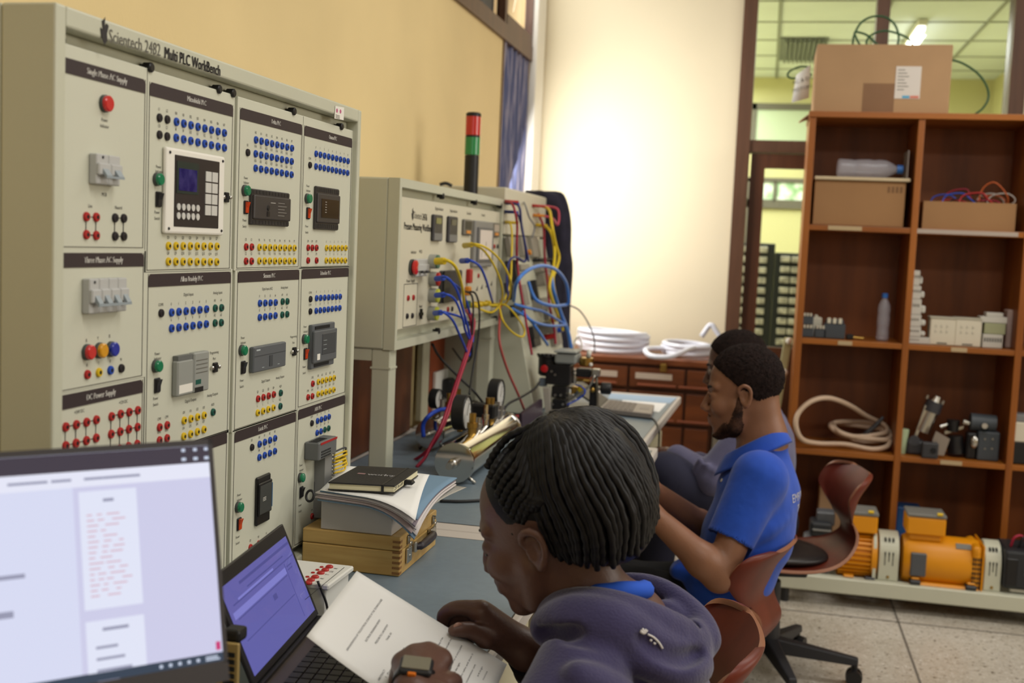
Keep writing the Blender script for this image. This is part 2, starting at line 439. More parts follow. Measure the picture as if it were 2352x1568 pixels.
b.prism([p+V(0, dy, dz) for dy, dz in ((0, -.016), (-.006, -.008), (-.0085, .003), (-.003, .001), (-.005, .011), (.001, .017), (0, .006), (.004, .010), (.0085, .008), (.005, -.002), (.006, -.010))], (.0004, 0, 0))
b.obj('logo', m_print, B1)
b = MB().m(m_white)
q = [PX(*c, e) for c in ((770, 243), (790, 247), (789, 276), (768, 272))]
b.prism(q, (.0003, 0, 0)); b.m(mat('sticker_pink', (190, 90, 130), .6))
for c in ((774, 254), (782, 256)):
    p = PX(*c, e+.0004); b.lathe(p, (1, 0, 0), [(0, .004), (.0003, .004)], 8)
b.m(m_printg)
for k in range(3):
    p = PX(771, 263+k*3.2, e+.0004); b.box(e+.0003, e+.0006, p.y, p.y+.02, p.z-.0008, p.z+.0002)
b.obj('sticker', None, B1)
for c in ((154, 92), (358, 155), (514, 205), (546, 214), (684.6, 256), (793, 291)):
    p = PX(*c, -.792)
    MB().lathe((-.8145, p.y, p.z), (1, 0, 0), [(0, .0045), (.006, .0045), (.006, .0066), (.0165, .0066), (.018, .005)], 12).obj('thumb_screw', m_black, B1, smooth=2)

def socket_mesh(name, material):
    b = MB().m(material)
    b.lathe((0, 0, 0), (1, 0, 0), [(0, .0058), (.002, .0058), (.0032, .0050), (.0034, .0028)], 14)
    b.m(m_hole); b.lathe((.0034, 0, 0), (1, 0, 0), [(0, .0026), (.0002, .0026)], 10)
    o = b.obj(name, None, smooth=2); me = o.data; bpy.data.objects.remove(o); return me
SOCK = {k: socket_mesh(n, mm) for k, n, mm in (('b', 'blue_socket', m_blue), ('y', 'yellow_socket', m_yel), ('r', 'red_socket', m_red), ('g', 'green_socket', m_grn), ('k', 'black_socket', m_blk))}
SNAME = {'b': 'blue_socket', 'y': 'yellow_socket', 'r': 'red_socket', 'g': 'green_socket', 'k': 'black_socket'}
bar_mat = mat('header_dark', (52, 40, 42), .55)
m_ind = mat('indicator_green', (14, 122, 82), .25, coat=.4); m_inr = mat('indicator_red', (200, 30, 34), .3, coat=.4)
m_iny = mat('indicator_amber', (214, 150, 16), .3, coat=.4); m_inb = mat('indicator_blue', (36, 52, 158), .3, coat=.4)
m_bez = mat('bezel_grey', (70, 74, 72), .45)
m_rock = mat('rocker_black', (30, 30, 34), .35); m_rocko = mat('rocker_orange', (196, 66, 26), .3)
class Panel:
    def __init__(s, name, tl, tr, br, title, tx, X=PXP, bar=.0175, z0=None):
        """tl, tr, br: pixels of the printed outline's corners (the sheet stands in the plane x = X)."""
        s.X = X; a = PX(*tl, X); c = PX(*tr, X); d = PX(*br, X)
        s.y0, s.y1, s.z1, s.z0 = a.y, c.y, (a.z+c.z)/2, d.z if z0 is None else z0
        b = MB(); b.box(X-.012, X-.0008, s.y0-.007, s.y1+.007, s.z0-.004, s.z1+(.016 if s.z1 > 1.5 else .004))
        s.o = b.obj('panel', m_cream2, B1, bevel=.0012)
        b = MB(); w = .0009      # printed outline
        for q in ((s.y0, s.y0+w, s.z0, s.z1), (s.y1-w, s.y1, s.z0, s.z1), (s.y0, s.y1, s.z0, s.z0+w)): b.box(X-.0008, X-.0002, *q)
        b.obj('outline', m_printg, s.o)
        if bar:
            b = MB(); r = .005; pts = [V(X-.0008, s.y0, s.z1-bar), V(X-.0008, s.y1, s.z1-bar), V(X-.0008, s.y1, s.z1-r), V(X-.0008, s.y1-r, s.z1), V(X-.0008, s.y0+r, s.z1), V(X-.0008, s.y0, s.z1-r)]
            b.prism(pts, (.0009, 0, 0)); b.obj('header', bar_mat, s.o)
            if not title: return setattr(s, 't', MB()) or setattr(s, 'has', False)
            t = MB(); u0 = PX(tx[0], 500, X).y; u1 = PX(tx[1], 500, X).y; z = s.z1-bar/2
            textfit(t, title, (X+.0004, u0, z), (X+.0004, u1, z), .0105, bold=.0003); t.obj('header_lettering', mat('header_white', (226, 222, 214), .6), s.o)
        s.t = MB(); s.has = False
    def txt(s, txt, u, v, size=.0062):
        p = PX(u, v, s.X); write(s.t, txt, size, frame((s.X-.0003, p.y, p.z), (0, 1, 0), (0, 0, 1)), squeeze=.85); s.has = True
    def row(s, kind, a, c=None, n=1, labels=None, up=.0115):
        A = PX(*a, s.X); C_ = PX(*(c or a), s.X)
        for i in range(n):
            p = A.lerp(C_, i/(n-1)) if n > 1 else A
            inst(SOCK[kind], SNAME[kind], s.o, (s.X-.0008, p.y, p.z))
            if labels and labels[i]:
                write(s.t, labels[i], .0056, frame((s.X-.0003, p.y, p.z+up), (0, 1, 0), (0, 0, 1)), squeeze=.85); s.has = True
    def indicator(s, u, v, material=None, name='power_indicator', r=.0088, text=True):
        p = PX(u, v, s.X+.006); b = MB().m(m_bez)
        b.lathe((s.X-.0008, p.y, p.z), (1, 0, 0), [(0, r*1.02), (.0035, r*1.02), (.004, r*.94)], 16)
        b.m(material or m_ind); b.lathe((s.X+.0035, p.y, p.z), (1, 0, 0), [(0, r*.93), (.0035, r*.93), (.0048, r*.78)], 16)
        b.obj(name, None, s.o, smooth=2)
        if text: s.txt('Power', u-4, v-36*.8, .006); s.txt('Indicator', u-3, v-17*1.05, .006)
    def switch(s, u, v, orange=True):
        p = PX(u, v, s.X); b = MB().m(m_rock)
        b.rbox(s.X-.0008, s.X+.002, p.y-.0068, p.y+.0068, p.z-.0105, p.z+.0105, .0012, 1)
        b.m(m_rocko if orange else m_rock)
        b.prism([V(s.X+.002, p.y-.0048, p.z-.0085), V(s.X+.0032, p.y-.0048, p.z-.0085), V(s.X+.0035, p.y-.0048, p.z), V(s.X+.0062, p.y-.0048, p.z+.0085), V(s.X+.002, p.y-.0048, p.z+.0085)], (0, .0096, 0))
        b.obj('power_switch', None, s.o)
        s.txt('Power', u-2, v+30, .006); s.txt('Switch', u-2, v+44, .006)
    def rect(s, tl, br, d):
        a = PX(*tl, s.X+d); c = PX(*br, s.X+d); return a.y, c.y, c.z, a.z
    def done(s):
        if s.has: s.t.obj('printed_lettering', m_print, s.o)
        else: s.t.bm.free()
def port(P, u, v, text=True):
    p = PX(u, v, P.X); b = MB().m(m_black); b.rbox(P.X-.0008, P.X+.003, p.y-.006, p.y+.006, p.z-.0075, p.z+.0075, .001, 1)
    b.m(m_steel)
    for s_ in (-1, 1): b.lathe((P.X-.0008, p.y+s_*.0105, p.z), (1, 0, 0), [(0, .003), (.004, .003), (.005, .0018)], 8)
    b.m(m_hole).box(P.X+.0028, P.X+.0034, p.y-.0035, p.y+.0035, p.z-.0045, p.z+.0045)
    b.obj('programming_port', None, P.o)
    if text: P.txt('Programming', u, v-34, .006); P.txt('Port', u, v-20, .006)
def breaker(P, tl, br, n, d=.014):
    y0, y1, z0, z1 = P.rect(tl, br, d); X = P.X; H_ = z1-z0
    y0b = y0
    b = MB().m(mat('breaker_grey', (186, 186, 184), .45)); w = (y1-y0b)/n
    for k in range(n):
        a, c = y0b+k*w+.0004, y0b+(k+1)*w-.0004
        b.rbox(X-.0008, X+d*.72, a, c, z0, z1, .0012, 1)
        b.rbox(X+d*.6, X+d, a, c, z0+H_*.30, z0+H_*.70, .0015, 1)
    b.m(mat('breaker_toggle', (150, 160, 166), .4))
    for k in range(n):
        a = y0b+k*w+w*.28
        b.prism([V(X+d, a, z0+H_*.52), V(X+d*1.42, a, z0+H_*.30), V(X+d*1.36, a, z0+H_*.22), V(X+d, a, z0+H_*.34)], (0, w*.46, 0))
    b.box(X+d*1.32, X+d*1.44, y0b+w*.25, y1-w*.25, z0+H_*.215, z0+H_*.29)
    b.m(m_dark); b.lathe((X+d*.73, y0b+w*.5, z1-H_*.1), (1, 0, 0), [(0, .002), (.0005, .002)], 8)
    b.obj('circuit_breaker', None, P.o)
def seq(p, n, s=0, base=8): return [p+(('%o' % (k+s)) if base == 8 else str(k+s)) for k in range(n)]

# --- single phase
P = Panel('single', (136.6, 128.2), (334.9, 182.9), (331, 569.4), 'Single Phase AC Supply', (196, 287))
P.indicator(250, 238, m_inr, r=.0105, text=False); P.txt('Power', 241, 276); P.txt('Indicator', 241, 290)
breaker(P, (229, 352), (283, 428), 2)
P.txt('MCB', 240, 447)
for k, (u, v) in (('r', (198.2, 497.5)), ('r', (220.8, 498.7)), ('r', (198.2, 538.8)), ('r', (220.8, 540.7)), ('k', (264, 500.2)), ('k', (284, 501.3)), ('k', (264, 542.3)), ('k', (284, 542.7))): P.row(k, (u, v))
P.txt('Line', 208, 473); P.txt('Neutral', 273, 477)
def links(P, pts):
    b = MB()
    for a, c in pts:
        a = PX(*a, P.X); c = PX(*c, P.X); b.box(P.X-.0008, P.X-.0002, min(a.y, c.y)-.0004, max(a.y, c.y)+.0004, min(a.z, c.z)-.0004, max(a.z, c.z)+.0004)
    b.obj('link_marking', m_print, P.o)
links(P, [((198.2, 497.5), (220.8, 498.7)), ((198.2, 538.8), (220.8, 540.7)), ((198.2, 497.5), (198.2, 538.8)), ((220.8, 498.7), (220.8, 540.7))])
links(P, [((264, 500.2), (284, 501.3)), ((264, 542.3), (284, 542.7)), ((264, 500.2), (264, 542.3)), ((284, 501.3), (284, 542.7))])
P.done()
# --- three phase
P = Panel('three', (134.7, 579.8), (331, 581.7), (328.8, 862.3), 'Three Phase AC Supply', (194, 283))
breaker(P, (213, 641), (298, 714), 4)
for (u, v), mm in (((209.4, 809), m_inr), ((237.6, 805), m_iny), ((264, 802), m_inb)): P.indicator(u, v, mm, 'phase_indicator', r=.0098, text=False)
for k, (u, v), l in (('r', (200.5, 860), 'R'), ('y', (227, 855), 'Y'), ('b', (253.5, 850), 'B'), ('k', (278.4, 845.7), 'N')): P.row(k, (u, v), labels=[l]); P.txt(l if l != 'N' else '', u-1, v-78, .006) if l != 'N' else None
P.done()
# --- dc supply
P = Panel('dc', (130.8, 907.4), (328.8, 873.9), (324, 1190), 'DC Power Supply', (203, 270), z0=.80)
P.txt('+24V DC', 183, 945); P.txt('+12V DC', 284, 923)
R1 = [(150.7, 980.4), (175, 975), (198.5, 969.4), (221, 963.8)]; R2 = [(150.4, 1023.5), (174, 1017.5), (198, 1011.5), (220.4, 1005.6)]
G1 = [(255.9, 956.2), (276.7, 950.5), (296.6, 946.2), (316.2, 941.9)]; G2 = [(254.9, 996.6), (275.7, 991), (295.6, 985.4), (315.5, 980.4)]; G3 = [(u-1, v+39) for u, v in G2]
for r in (R1, R2, G1, G2, G3):
    for q in r: P.row('r', q)
links(P, [(a, b_) for r in (R1, R2) for a, b_ in zip(r, r[1:])]+[(a, b_) for a, b_ in zip(R1, R2)])
links(P, [(a, b_) for r in (G1, G2) for a, b_ in zip(r, r[1:])]+[(a, b_) for r, s_ in ((G1, G2), (G2, G3)) for a, b_ in zip(r, s_)])
P.done()
# --- column 2, top
P = Panel('hmi', (344.4, 187.5), (536, 241.5), (530.9, 616.2), 'Mitsubishi PLC', (425, 468))
P.row('k', (366, 270.5), labels=['L1']); P.row('k', (383.9, 274.4), labels=['L2']); P.row('k', (366, 309.5), labels=['C0']); P.row('k', (383.6, 313.3), labels=['C1'])
P.row('b', (404.9, 279.8), (515, 305.3), 8, seq('I0', 8)); P.row('b', (404.3, 316.5), (515, 339.4), 8, ['I8', 'I9']+seq('I', 6, 10, 10))
b = MB().m(m_white); y0, y1, z0, z1 = P.rect((383, 336), (514, 541), .006)
b.rbox(P.X-.0008, P.X+.006, y0, y1, z0, z1, .0032, 2)
b.m(mat('operator_face', (46, 40, 42), .35)); Y0, Y1, Z0, Z1 = P.rect((403.3, 354.5), (502, 525), .0072); b.rbox(P.X+.0055, P.X+.0072, Y0, Y1, Z0, Z1, .001, 1)
h = Z1-Z0; w = Y1-Y0; F = P.X+.0073
def fr(u0, u1, v0, v1, dx): b.box(F, F+dx, Y0+w*u0, Y0+w*u1, Z1-h*v1, Z1-h*v0)
b.m(mat('screen_rim', (38, 52, 48), .3)); fr(.03, .50, .08, .53, .0006)
b.m(mat('small_blue_screen', (26, 26, 92), .15, rgb2=(62, 60, 120), scale=60)); fr(.07, .46, .18, .49, .001)
b.m(mat('key_white', (206, 204, 198), .5))
for r in range(4):
    for c in range(2): fr(.66+.15*c, .79+.15*c, .17+.165*r, .315+.165*r, .0012)
for r in range(2):
    for c in range(5):
        b.lathe((F, Y0+w*(.075+.105*c), Z1-h*(.72+.125*r)), (1, 0, 0), [(0, w*.038), (.0012, w*.038)], 10)
b.m(m_dark)
for u, v in ((.05, .06), (.95, .06), (.05, .94), (.95, .94)): b.lathe((P.X+.0059, y0+(y1-y0)*u, z1-(z1-z0)*v), (1, 0, 0), [(0, .0022), (.0016, .0018)], 8)
b.obj('operator_panel', None, P.o)
P.indicator(369, 412); P.switch(363.5, 457.7, False); port(P, 519, 453, False)
P.row('y', (386.8, 564.6), (498, 565.5), 8, seq('Q', 8, 0, 10)); P.row('y', (386.4, 600.6), (497.4, 601.2), 8, seq('Q', 8, 8, 10))
P.done()
# --- column 2, middle
P = Panel('two', (341.2, 628.4), (530.9, 624.2), (521.8, 990.3), 'Allen Bradely PLC', (417, 468))
P.txt('Digital Inputs', 434, 676); P.txt('Analog Inputs', 501, 672); P.txt('Digital Outputs', 439, 919); P.txt('Analog Outputs', 489, 906)
P.row('k', (369.9, 719), labels=['COM0'])
P.row('b', (393.8, 717.4), (474, 709.8), 6, seq('', 6, 0, 10)); P.row('b', (393.8, 753.9), (473.4, 743.9), 6, seq('', 6, 6, 10))
for q, l in (((493.9, 707.5), 'A0'), ((508.5, 706.5), 'A1'), ((493.6, 741.6), 'A2'), ((507.9, 740.6), 'A3')): P.row('g', q, labels=[l])
P.indicator(366, 841); P.switch(360.3, 884.9, False); port(P, 493, 843.4)
b = MB(); d = .010; y0, y1, z0, z1 = P.rect((411, 817), (480, 895), d); ym = y0+(y1-y0)*.5
b.m(mat('controller_grey', (150, 152, 146), .5)); b.rbox(P.X-.0008, P.X+d*.92, y0, ym-.0006, z0, z1-.008, .002, 1); b.rbox(P.X-.0008, P.X+d, ym, y1, z0, z1, .002, 1)
b.m(mat('controller_grey_dark', (104, 106, 104), .5)); b.box(P.X, P.X+d*.8, y0+.002, ym-.002, z1-.008, z1-.001)
b.m(m_white); b.box(P.X+d*.92, P.X+d*.93, y0+.004, ym-.003, z0+.004, z0+.016); b.m(m_grn); b.box(P.X+d, P.X+d*1.02, ym+.004, ym+.020, z0+.012, z0+.019)
b.m(m_printg)
for k in range(4): b.box(P.X+d, P.X+d+.0005, ym+.005, y1-.006, z1-.012-.006*k, z1-.011-.006*k)
b.m(m_black); b.box(P.X+d*.8, P.X+d*1.04, ym+.002, y1-.018, z0+.0005, z0+.008)
b.obj('logic_controller', None, P.o)
for q, l in (((366.3, 981), 'CM0'), ((383.5, 976), 'CM1'), ((366, 1010.9), 'CM2'), ((383.2, 1005.9), 'CM3')): P.row('r', q, labels=[l])
P.row('y', (422.6, 965.4), (468.4, 953.5), 4, seq('O', 4)); P.row('y', (421.7, 1001.9), (468, 986), 4, seq('O', 4, 4)); P.row('g', (489, 946.2), labels=['AO0'])
P.done()
P = Panel('hidden', (336, 1046), (521.8, 997), (516, 1290), '', (420, 440), z0=.80); P.done()
# --- column 3
P = Panel('a', (552.3, 246.6), (694.5, 286.2), (689.7, 612.4), 'Delta PLC', (618, 639))
P.row('k', (568.9, 350.3), labels=['S/S'])
P.row('b', (587.7, 321.2), (670.3, 340.4), 8, seq('X', 8)); P.row('b', (587, 353.1), (669.6, 370.7), 8, seq('X', 8, 8)); P.row('b', (586.7, 386), (669.3, 401), 8, seq('X', 8, 16))
P.indicator(569.5, 437.6); P.switch(564.4, 476)
def blackplc(P, tl, br, d=.009, tall=False, brown=False):
    y0, y1, z0, z1 = P.rect(tl, br, d); X = P.X; h = z1-z0; w = y1-y0
    b = MB().m(mat('controller_black', (58, 54, 54), .42))
    b.rbox(X-.0008, X+d*.6, y0, y1, z0, z1, .0015, 1); b.rbox(X+d*.5, X+d, y0+.0008, y1-.0008, z0+h*.16, z1-h*.16, .0025, 2)
    b.m(mat('terminal_dark', (34, 32, 33), .5)); n = 12
    for k in range(n):
        a = y0+w*(k+.15)/n
        for zz in (z0+h*.03, z1-h*.13): b.box(X+d*.58, X+d*.66, a, a+w*.7/n, zz, zz+h*.1)
    b.m(mat('controller_mark', (150, 146, 140), .6))
    if not tall:
        for k in range(5): b.box(X+d, X+d+.0005, y0+w*.62, y0+w*(.80+.06*(k % 2)), z0+h*(.3+.09*k), z0+h*(.315+.09*k))
        b.box(X+d, X+d+.0005, y0+w*.42, y0+w*.55, z1-h*.36, z1-h*.33)
        b.m(m_black); b.lathe((X+d, y0+w*.36, z0+h*.5), (1, 0, 0), [(0, .005), (.0015, .004)], 10); b.box(X+d, X+d+.0008, y0+w*.33, y0+w*.4, z0+h*.26, z0+h*.4)
    else:
        b.m(mat('controller_window', (44, 36, 26), .2)); b.box(X+d, X+d+.0006, y0+w*.15, y0+w*.92, z0+h*.28, z0+h*.72)
        b.m(mat('controller_mark', (150, 146, 140), .6))
        for k in range(5): b.box(X+d+.0006, X+d+.001, y0+w*.3, y0+w*.36, z0+h*(.4+.06*k), z0+h*(.42+.06*k))
    b.obj('logic_controller', None, P.o)
blackplc(P, (585, 433), (668, 521))
for q, l in (((565, 566.8), 'C0'), ((578, 567), 'C1'), ((564.7, 599.6), 'C2'), ((577.5, 599.6), 'C3')): P.row('r', q, labels=[l])
P.row('y', (595.6, 567.8), (676, 569.4), 8, seq('Y', 8)); P.row('y', (595.3, 599), (675.7, 599), 8, seq('Y', 8, 8))
P.done()
P = Panel('b', (546.9, 622), (687.8, 619.8), (681.3, 940.3), 'Siemens PLC', (608, 635))
P.txt('Digital Inputs (AC)', 615, 663); P.txt('Analog Inputs', 654, 660); P.txt('Digital Outputs', 611, 874); P.txt('Analog Outputs', 644, 866)
P.row('b', (596.7, 696.2), (632.7, 694.5), 4, seq('I', 4, 1)); P.row('b', (596.3, 728.7), (632.3, 724.4), 4, seq('I', 4, 5, 10))
for q, l in (((648.7, 692.3), 'A0'), ((659.6, 691.9), 'A1'), ((647.9, 722.7), 'A2'), ((659.2, 721.4), 'A3')): P.row('g', q, labels=[l])
P.indicator(562.5, 804.6); P.switch(558, 843.6, False); port(P, 674.8, 806.8)
y0, y1, z0, z1 = P.rect((584, 797.5), (656.5, 840), .008); X = P.X
b = MB().m(mat('controller_slate', (92, 96, 100), .45)); b.rbox(X-.0008, X+.008, y0, y1, z0, z1, .0018, 1)
b.m(mat('slate_dark', (66, 70, 74), .45)); b.box(X+.008, X+.0086, y0+.003, y1-.003, z0+(z1-z0)*.62, z0+(z1-z0)*.64); b.box(X+.008, X+.0088, y0+.058, y0+.07, z0+.006, z0+.024)
b.m(mat('slate_mark', (180, 188, 190), .6)); b.box(X+.008, X+.0086, y0+.008, y0+.022, z1-.007, z1-.0045)
for k in range(3): b.box(X+.008, X+.0086, y0+.03+.03*k, y0+.038+.03*k, z0+.006, z0+.0068)
b.obj('logic_controller', None, P.o)
P.row('r', (592.4, 915.6), (628.4, 905.6), 4, seq('Q', 4, 1)); P.row('y', (591.5, 947.7), (627.5, 936), 4, ['L']*4)
for q, l in (((644.4, 902), 'AQ0'), ((643.5, 932.5), 'AQ1')): P.row('g', q, labels=[l])
P.done()
P = Panel('c', (539.5, 991.5), (680.4, 945.5), (674, 1258), 'Fatek PLC', (605, 626), z0=.80)
P.row('k', (578.5, 1027), labels=['S/S']); P.row('b', (595.9, 1019.6), (631.4, 1006.2), 4, seq('X', 4)); P.row('b', (595.4, 1050), (631, 1035.7), 4, seq('X', 4, 4))
P.indicator(553.8, 1165); P.switch(548.6, 1203)
y0, y1, z0, z1 = P.rect((597, 1098), (624, 1194), .008)
b = MB().m(m_black); b.rbox(X-.0008, X+.005, y0, y1, z0, z1, .002, 1); b.rbox(X+.0045, X+.008, y0, y1, z0+(z1-z0)*.2, z1-(z1-z0)*.12, .002, 1)
b.m(mat('controller_face', (66, 68, 66), .4)); b.box(X+.008, X+.0088, y0+.002, y1-.004, z0+(z1-z0)*.24, z1-(z1-z0)*.17)
b.m(mat('controller_blue_edge', (40, 90, 130), .4)); b.box(X+.008, X+.0088, y1-.0035, y1-.0005, z0+(z1-z0)*.3, z1-(z1-z0)*.2)
b.m(m_white)
for k in range(3): b.box(X+.0088, X+.0091, y0+.012, y0+.024, z0+(z1-z0)*(.5+.03*k), z0+(z1-z0)*(.508+.03*k))
b.obj('logic_controller', None, P.o)
P.row('r', (575, 1257), (612, 1240), 3, ['C0', 'Y0', 'Y1']); P.done()
# --- column 4
P = Panel('d', (699.9, 288.1), (809.3, 318.1), (802, 610.2), 'Omron PLC', (750, 768))
P.row('k', (711.7, 379), labels=['COM']); P.row('b', (725.8, 353.1), (799.1, 370), 9, seq('', 9, 0, 10)); P.row('b', (725.4, 382.2), (798.1, 397.1), 9, seq('', 9, 9, 10))
P.indicator(712, 456); P.switch(707.3, 489.6); blackplc(P, (731.5, 427), (780.5, 529.5), .008, True)
for q in ((707.6, 568.7), (717.1, 569), (726.7, 569), (707.3, 598), (726.7, 598)): P.row('r', q, labels=['CM'])
P.row('y', (749.7, 569.4), (794, 569.4), 6, seq('', 6, 0, 10)); P.row('y', (749, 598), (793, 598), 6, seq('', 6, 6, 10)); P.done()
P = Panel('e', (693.5, 617.2), (801.3, 615), (794, 900), 'Schneider PLC', (739, 763))
P.row('k', (712.9, 686.7), labels=['COM0']); P.row('k', (712.5, 714.9), labels=['COM1'])
P.row('b', (726.8, 684.5), (781, 681), 7, seq('', 7, 0, 10)); P.row('b', (725.9, 713.6), (780, 707), 7, seq('', 7, 7, 10))
P.indicator(705.5, 779); P.switch(701.2, 812.4)
y0, y1, z0, z1 = P.rect((724, 747), (772.5, 836), .012); h = z1-z0; w = y1-y0
b = MB().m(mat('controller_slate', (92, 96, 100), .45)); b.rbox(X-.0008, X+.007, y0, y1, z0, z1, .0015, 1); b.rbox(X+.0065, X+.012, y0, y1, z0+h*.14, z1-h*.14, .0015, 1)
b.m(mat('slate_dark', (66, 70, 74), .45)); b.rbox(X+.0115, X+.013, y0+w*.32, y1-w*.08, z0+h*.3, z1-h*.22, .001, 1)
b.m(m_hole)
for zz in (z0+h*.04, z1-h*.11): b.box(X+.007, X+.0078, y0+w*.1, y0+w*.75, zz, zz+h*.07)
b.m(m_white); b.box(X+.012, X+.0126, y0+w*.12, y0+w*.24, z0+h*.2, z0+h*.34); b.m(mat('slate_mark', (180, 188, 190), .6))
for k in range(3): b.box(X+.013, X+.0136, y0+w*.36, y0+w*.5, z0+h*(.42+.1*k), z0+h*(.428+.1*k))
b.obj('logic_controller', None, P.o)
for q, l in (((718, 880.9), 'CM2'), ((707.3, 912), 'CM0'), ((717.2, 909.5), 'CM1')): P.row('r', q, labels=[l])
P.row('y', (731, 876.6), (767, 867.5), 5, seq('Q', 5)); P.row('y', (730.2, 904.8), (766.2, 894.8), 5, seq('Q', 5, 5)); P.done()
P = Panel('f', (685.6, 942.5), (793.1, 905.6), (786, 1215), 'ABB PLC', (735, 751), z0=.80)
P.row('k', (716, 971.5), labels=['COM']); P.row('b', (729, 966.3), (755.4, 956.8), 4, seq('I', 4)); P.row('b', (728, 993.6), (737, 990), 2, ['I4', 'I5']); P.row('g', (745.8, 986.5), (754.5, 983.2), 2, ['A0', 'A1'])
y0, y1, z0, z1 = P.rect((733, 1018), (773, 1040), .028)
b = MB().m(mat('controller_mid', (104, 106, 106), .45)); b.rbox(X-.0008, X+.028, y0, y1, z0, z1, .002, 1)
b.m(m_red); b.box(X+.028, X+.0288, y0+.008, y1, z1-.005, z1-.001); b.m(m_hole)
for k in range(6): b.box(X+.006, X+.022, y0+.004+.009*k, y0+.009+.009*k, z1-.0002, z1+.0006)
for r in range(3):
    for k in range(8): b.box(X+.028, X+.0286, y0+.012+.006*k, y0+.015+.006*k, z0+.003+.005*r, z0+.006+.005*r)
b.obj('logic_controller', None, P.o)
a = PX(747, 1041, X+.02); c = PX(763, 1120, X+.02)
b = MB().m(mat('duct_grey', (128, 128, 126), .5))
b.box(X-.0008, X+.02, a.y, a.y+.036, c.z-.05, a.z)
for k in range(14): b.box(X+.018, X+.024, a.y+.0365, a.y+.042, a.z-.008-.007*k, a.z-.0045-.007*k)
b.obj('wire_duct', None, P.o)
for k in range(7):
    s0 = V(X+.022, a.y+.04, a.z-.004-.0068*k); m_ = s0+V(.012, .03+.004*(k % 3), .004); e_ = V(X+.02, a.y+.078, a.z-.026+.001*k)
    MB().tube([s0, m_, e_, e_+V(-.02, .004, -.012)], .0018, 6, 5).obj('yellow_wire', m_yel if k else m_dark, P.o, smooth=True)
P.indicator(696, 1097); P.switch(691.7, 1129.7, False)
y0, y1, z0, z1 = P.rect((722, 1105), (733, 1138), 0)
b = MB().m(m_dark); b.rbox(X-.0008, X+.002, y0, y1, z0, z1, .001, 1); b.m(m_hole); b.box(X+.002, X+.0026, y0+(y1-y0)*.3, y1-(y1-y0)*.25, z0+(z1-z0)*.1, z0+(z1-z0)*.5); b.obj('programming_port', None, P.o)
P.row('r', (716.4, 1185), labels=['CM']); P.row('y', (729.8, 1177), labels=['Q0']); P.done()
# ------------------------------------------------------------------ tables
m_top = mat('laminate_bluegrey', (116, 131, 142), .42, var=.035, scale=60)
m_edge = mat('table_edge', (198, 190, 182), .5)
m_leg = mat('table_leg_cream', (196, 190, 162), .5)
TZ = .76
def table(label, x0, x1, y0, y1, rot=0.0, drawers=True):
    t = thing('work_table', label, 'table', (x1, y0, 0), 'blue grey topped work tables')
    b = MB().m(m_edge); b.rbox(x0, x1, y0, y1, TZ-.03, TZ-.0006, .003, 1)
    b.m(m_black); b.box(x0+.03, x1-.012, y0+.052, y1-.052, TZ-.001, TZ-.0003)
    b.m(m_top); b.box(x0+.033, x1-.0145, y0+.056, y1-.056, TZ-.001, TZ)
    b.obj('tabletop', None, t)
    for x in (x0+.06, x1-.10):
        for y in (y0+.07, y1-.07):
            lb = MB().rbox(x-.022, x+.022, y-.022, y+.022, .012, TZ-.03, .004, 1); lb.cyl((x, y, 0), (x, y, .014), .018)
            lb.obj('leg', m_leg, t)
    b = MB(); b.box(x0+.05, x1-.09, y0+.085, y0+.10, TZ-.11, TZ-.03); b.box(x0+.05, x1-.09, y1-.10, y1-.085, TZ-.11, TZ-.03); b.box(x1-.115, x1-.10, y0+.09, y1-.09, TZ-.11, TZ-.03)
    b.obj('apron', m_leg, t)
    if drawers:
        b = MB().rbox(x1-.50, x1-.075, y1-.50, y1-.1, .09, TZ-.115, .004, 1); d = b.obj('drawer_unit', m_leg, t)
        for k in range(3): 
            z = .13+.17*k; q = MB().rbox(x1-.077, x1-.060, y1-.49, y1-.11, z, z+.16, .003, 1); q.m(m_black); q.cyl((x1-.06, y1-.3, z+.08), (x1-.045, y1-.3, z+.08), .012); q.mats[0] = m_leg; q.obj('drawer', None, d)
    t.rotation_euler.z = rot
    return t
table('work table under the tall controller workbench, with the open laptop on it', -1.08, -.352, .45, 2.237)
table('middle work table carrying the steel pressure vessels', -1.08, -.288, 2.24, 3.43, drawers=True)
table('work table at the end by the drawer chest, with valve assembly and white paper', -1.08, -.338, 3.44, 4.70, rot=-.022)

# wall boards behind the benches
b = MB().box(-1.075, -1.06, 2.13, PX(942, 960, -1.06).y, .765, 1.19)
tag(b.obj('back_board', mat('board_brown', (112, 62, 34), .45, rgb2=(84, 44, 24), scale=6, stretch=(1, 2, .5), detail=5)), 'brown wooden board upright behind the cream post of the gauge bench', 'board')
o = MB().box(-1.115, -1.10, PX(985, 900, -1.10).y, PX(1045, 900, -1.10).y, .765, 1.3)
tag(o.obj('back_board', mat('board_red', (150, 70, 36), .45, var=.1, scale=5)), 'orange red board behind the white wall socket and pressure gauges', 'board')
t = thing('wall_socket', 'white double power socket on the orange red board', 'socket', (-1.09, PX(1018, 900, -1.09).y, .9))
a = PX(1000, 855, -1.09); c = PX(1040, 930, -1.09)
MB().rbox(-1.10, -1.085, a.y, c.y, c.z, a.z, .003, 1).obj('plate', m_white, t)
p = PX(1020, 880, -1.085); MB().rbox(-1.085, -1.05, p.y-.03, p.y+.03, p.z-.05, p.z+.02, .01, 2).obj('plug', m_black, t)
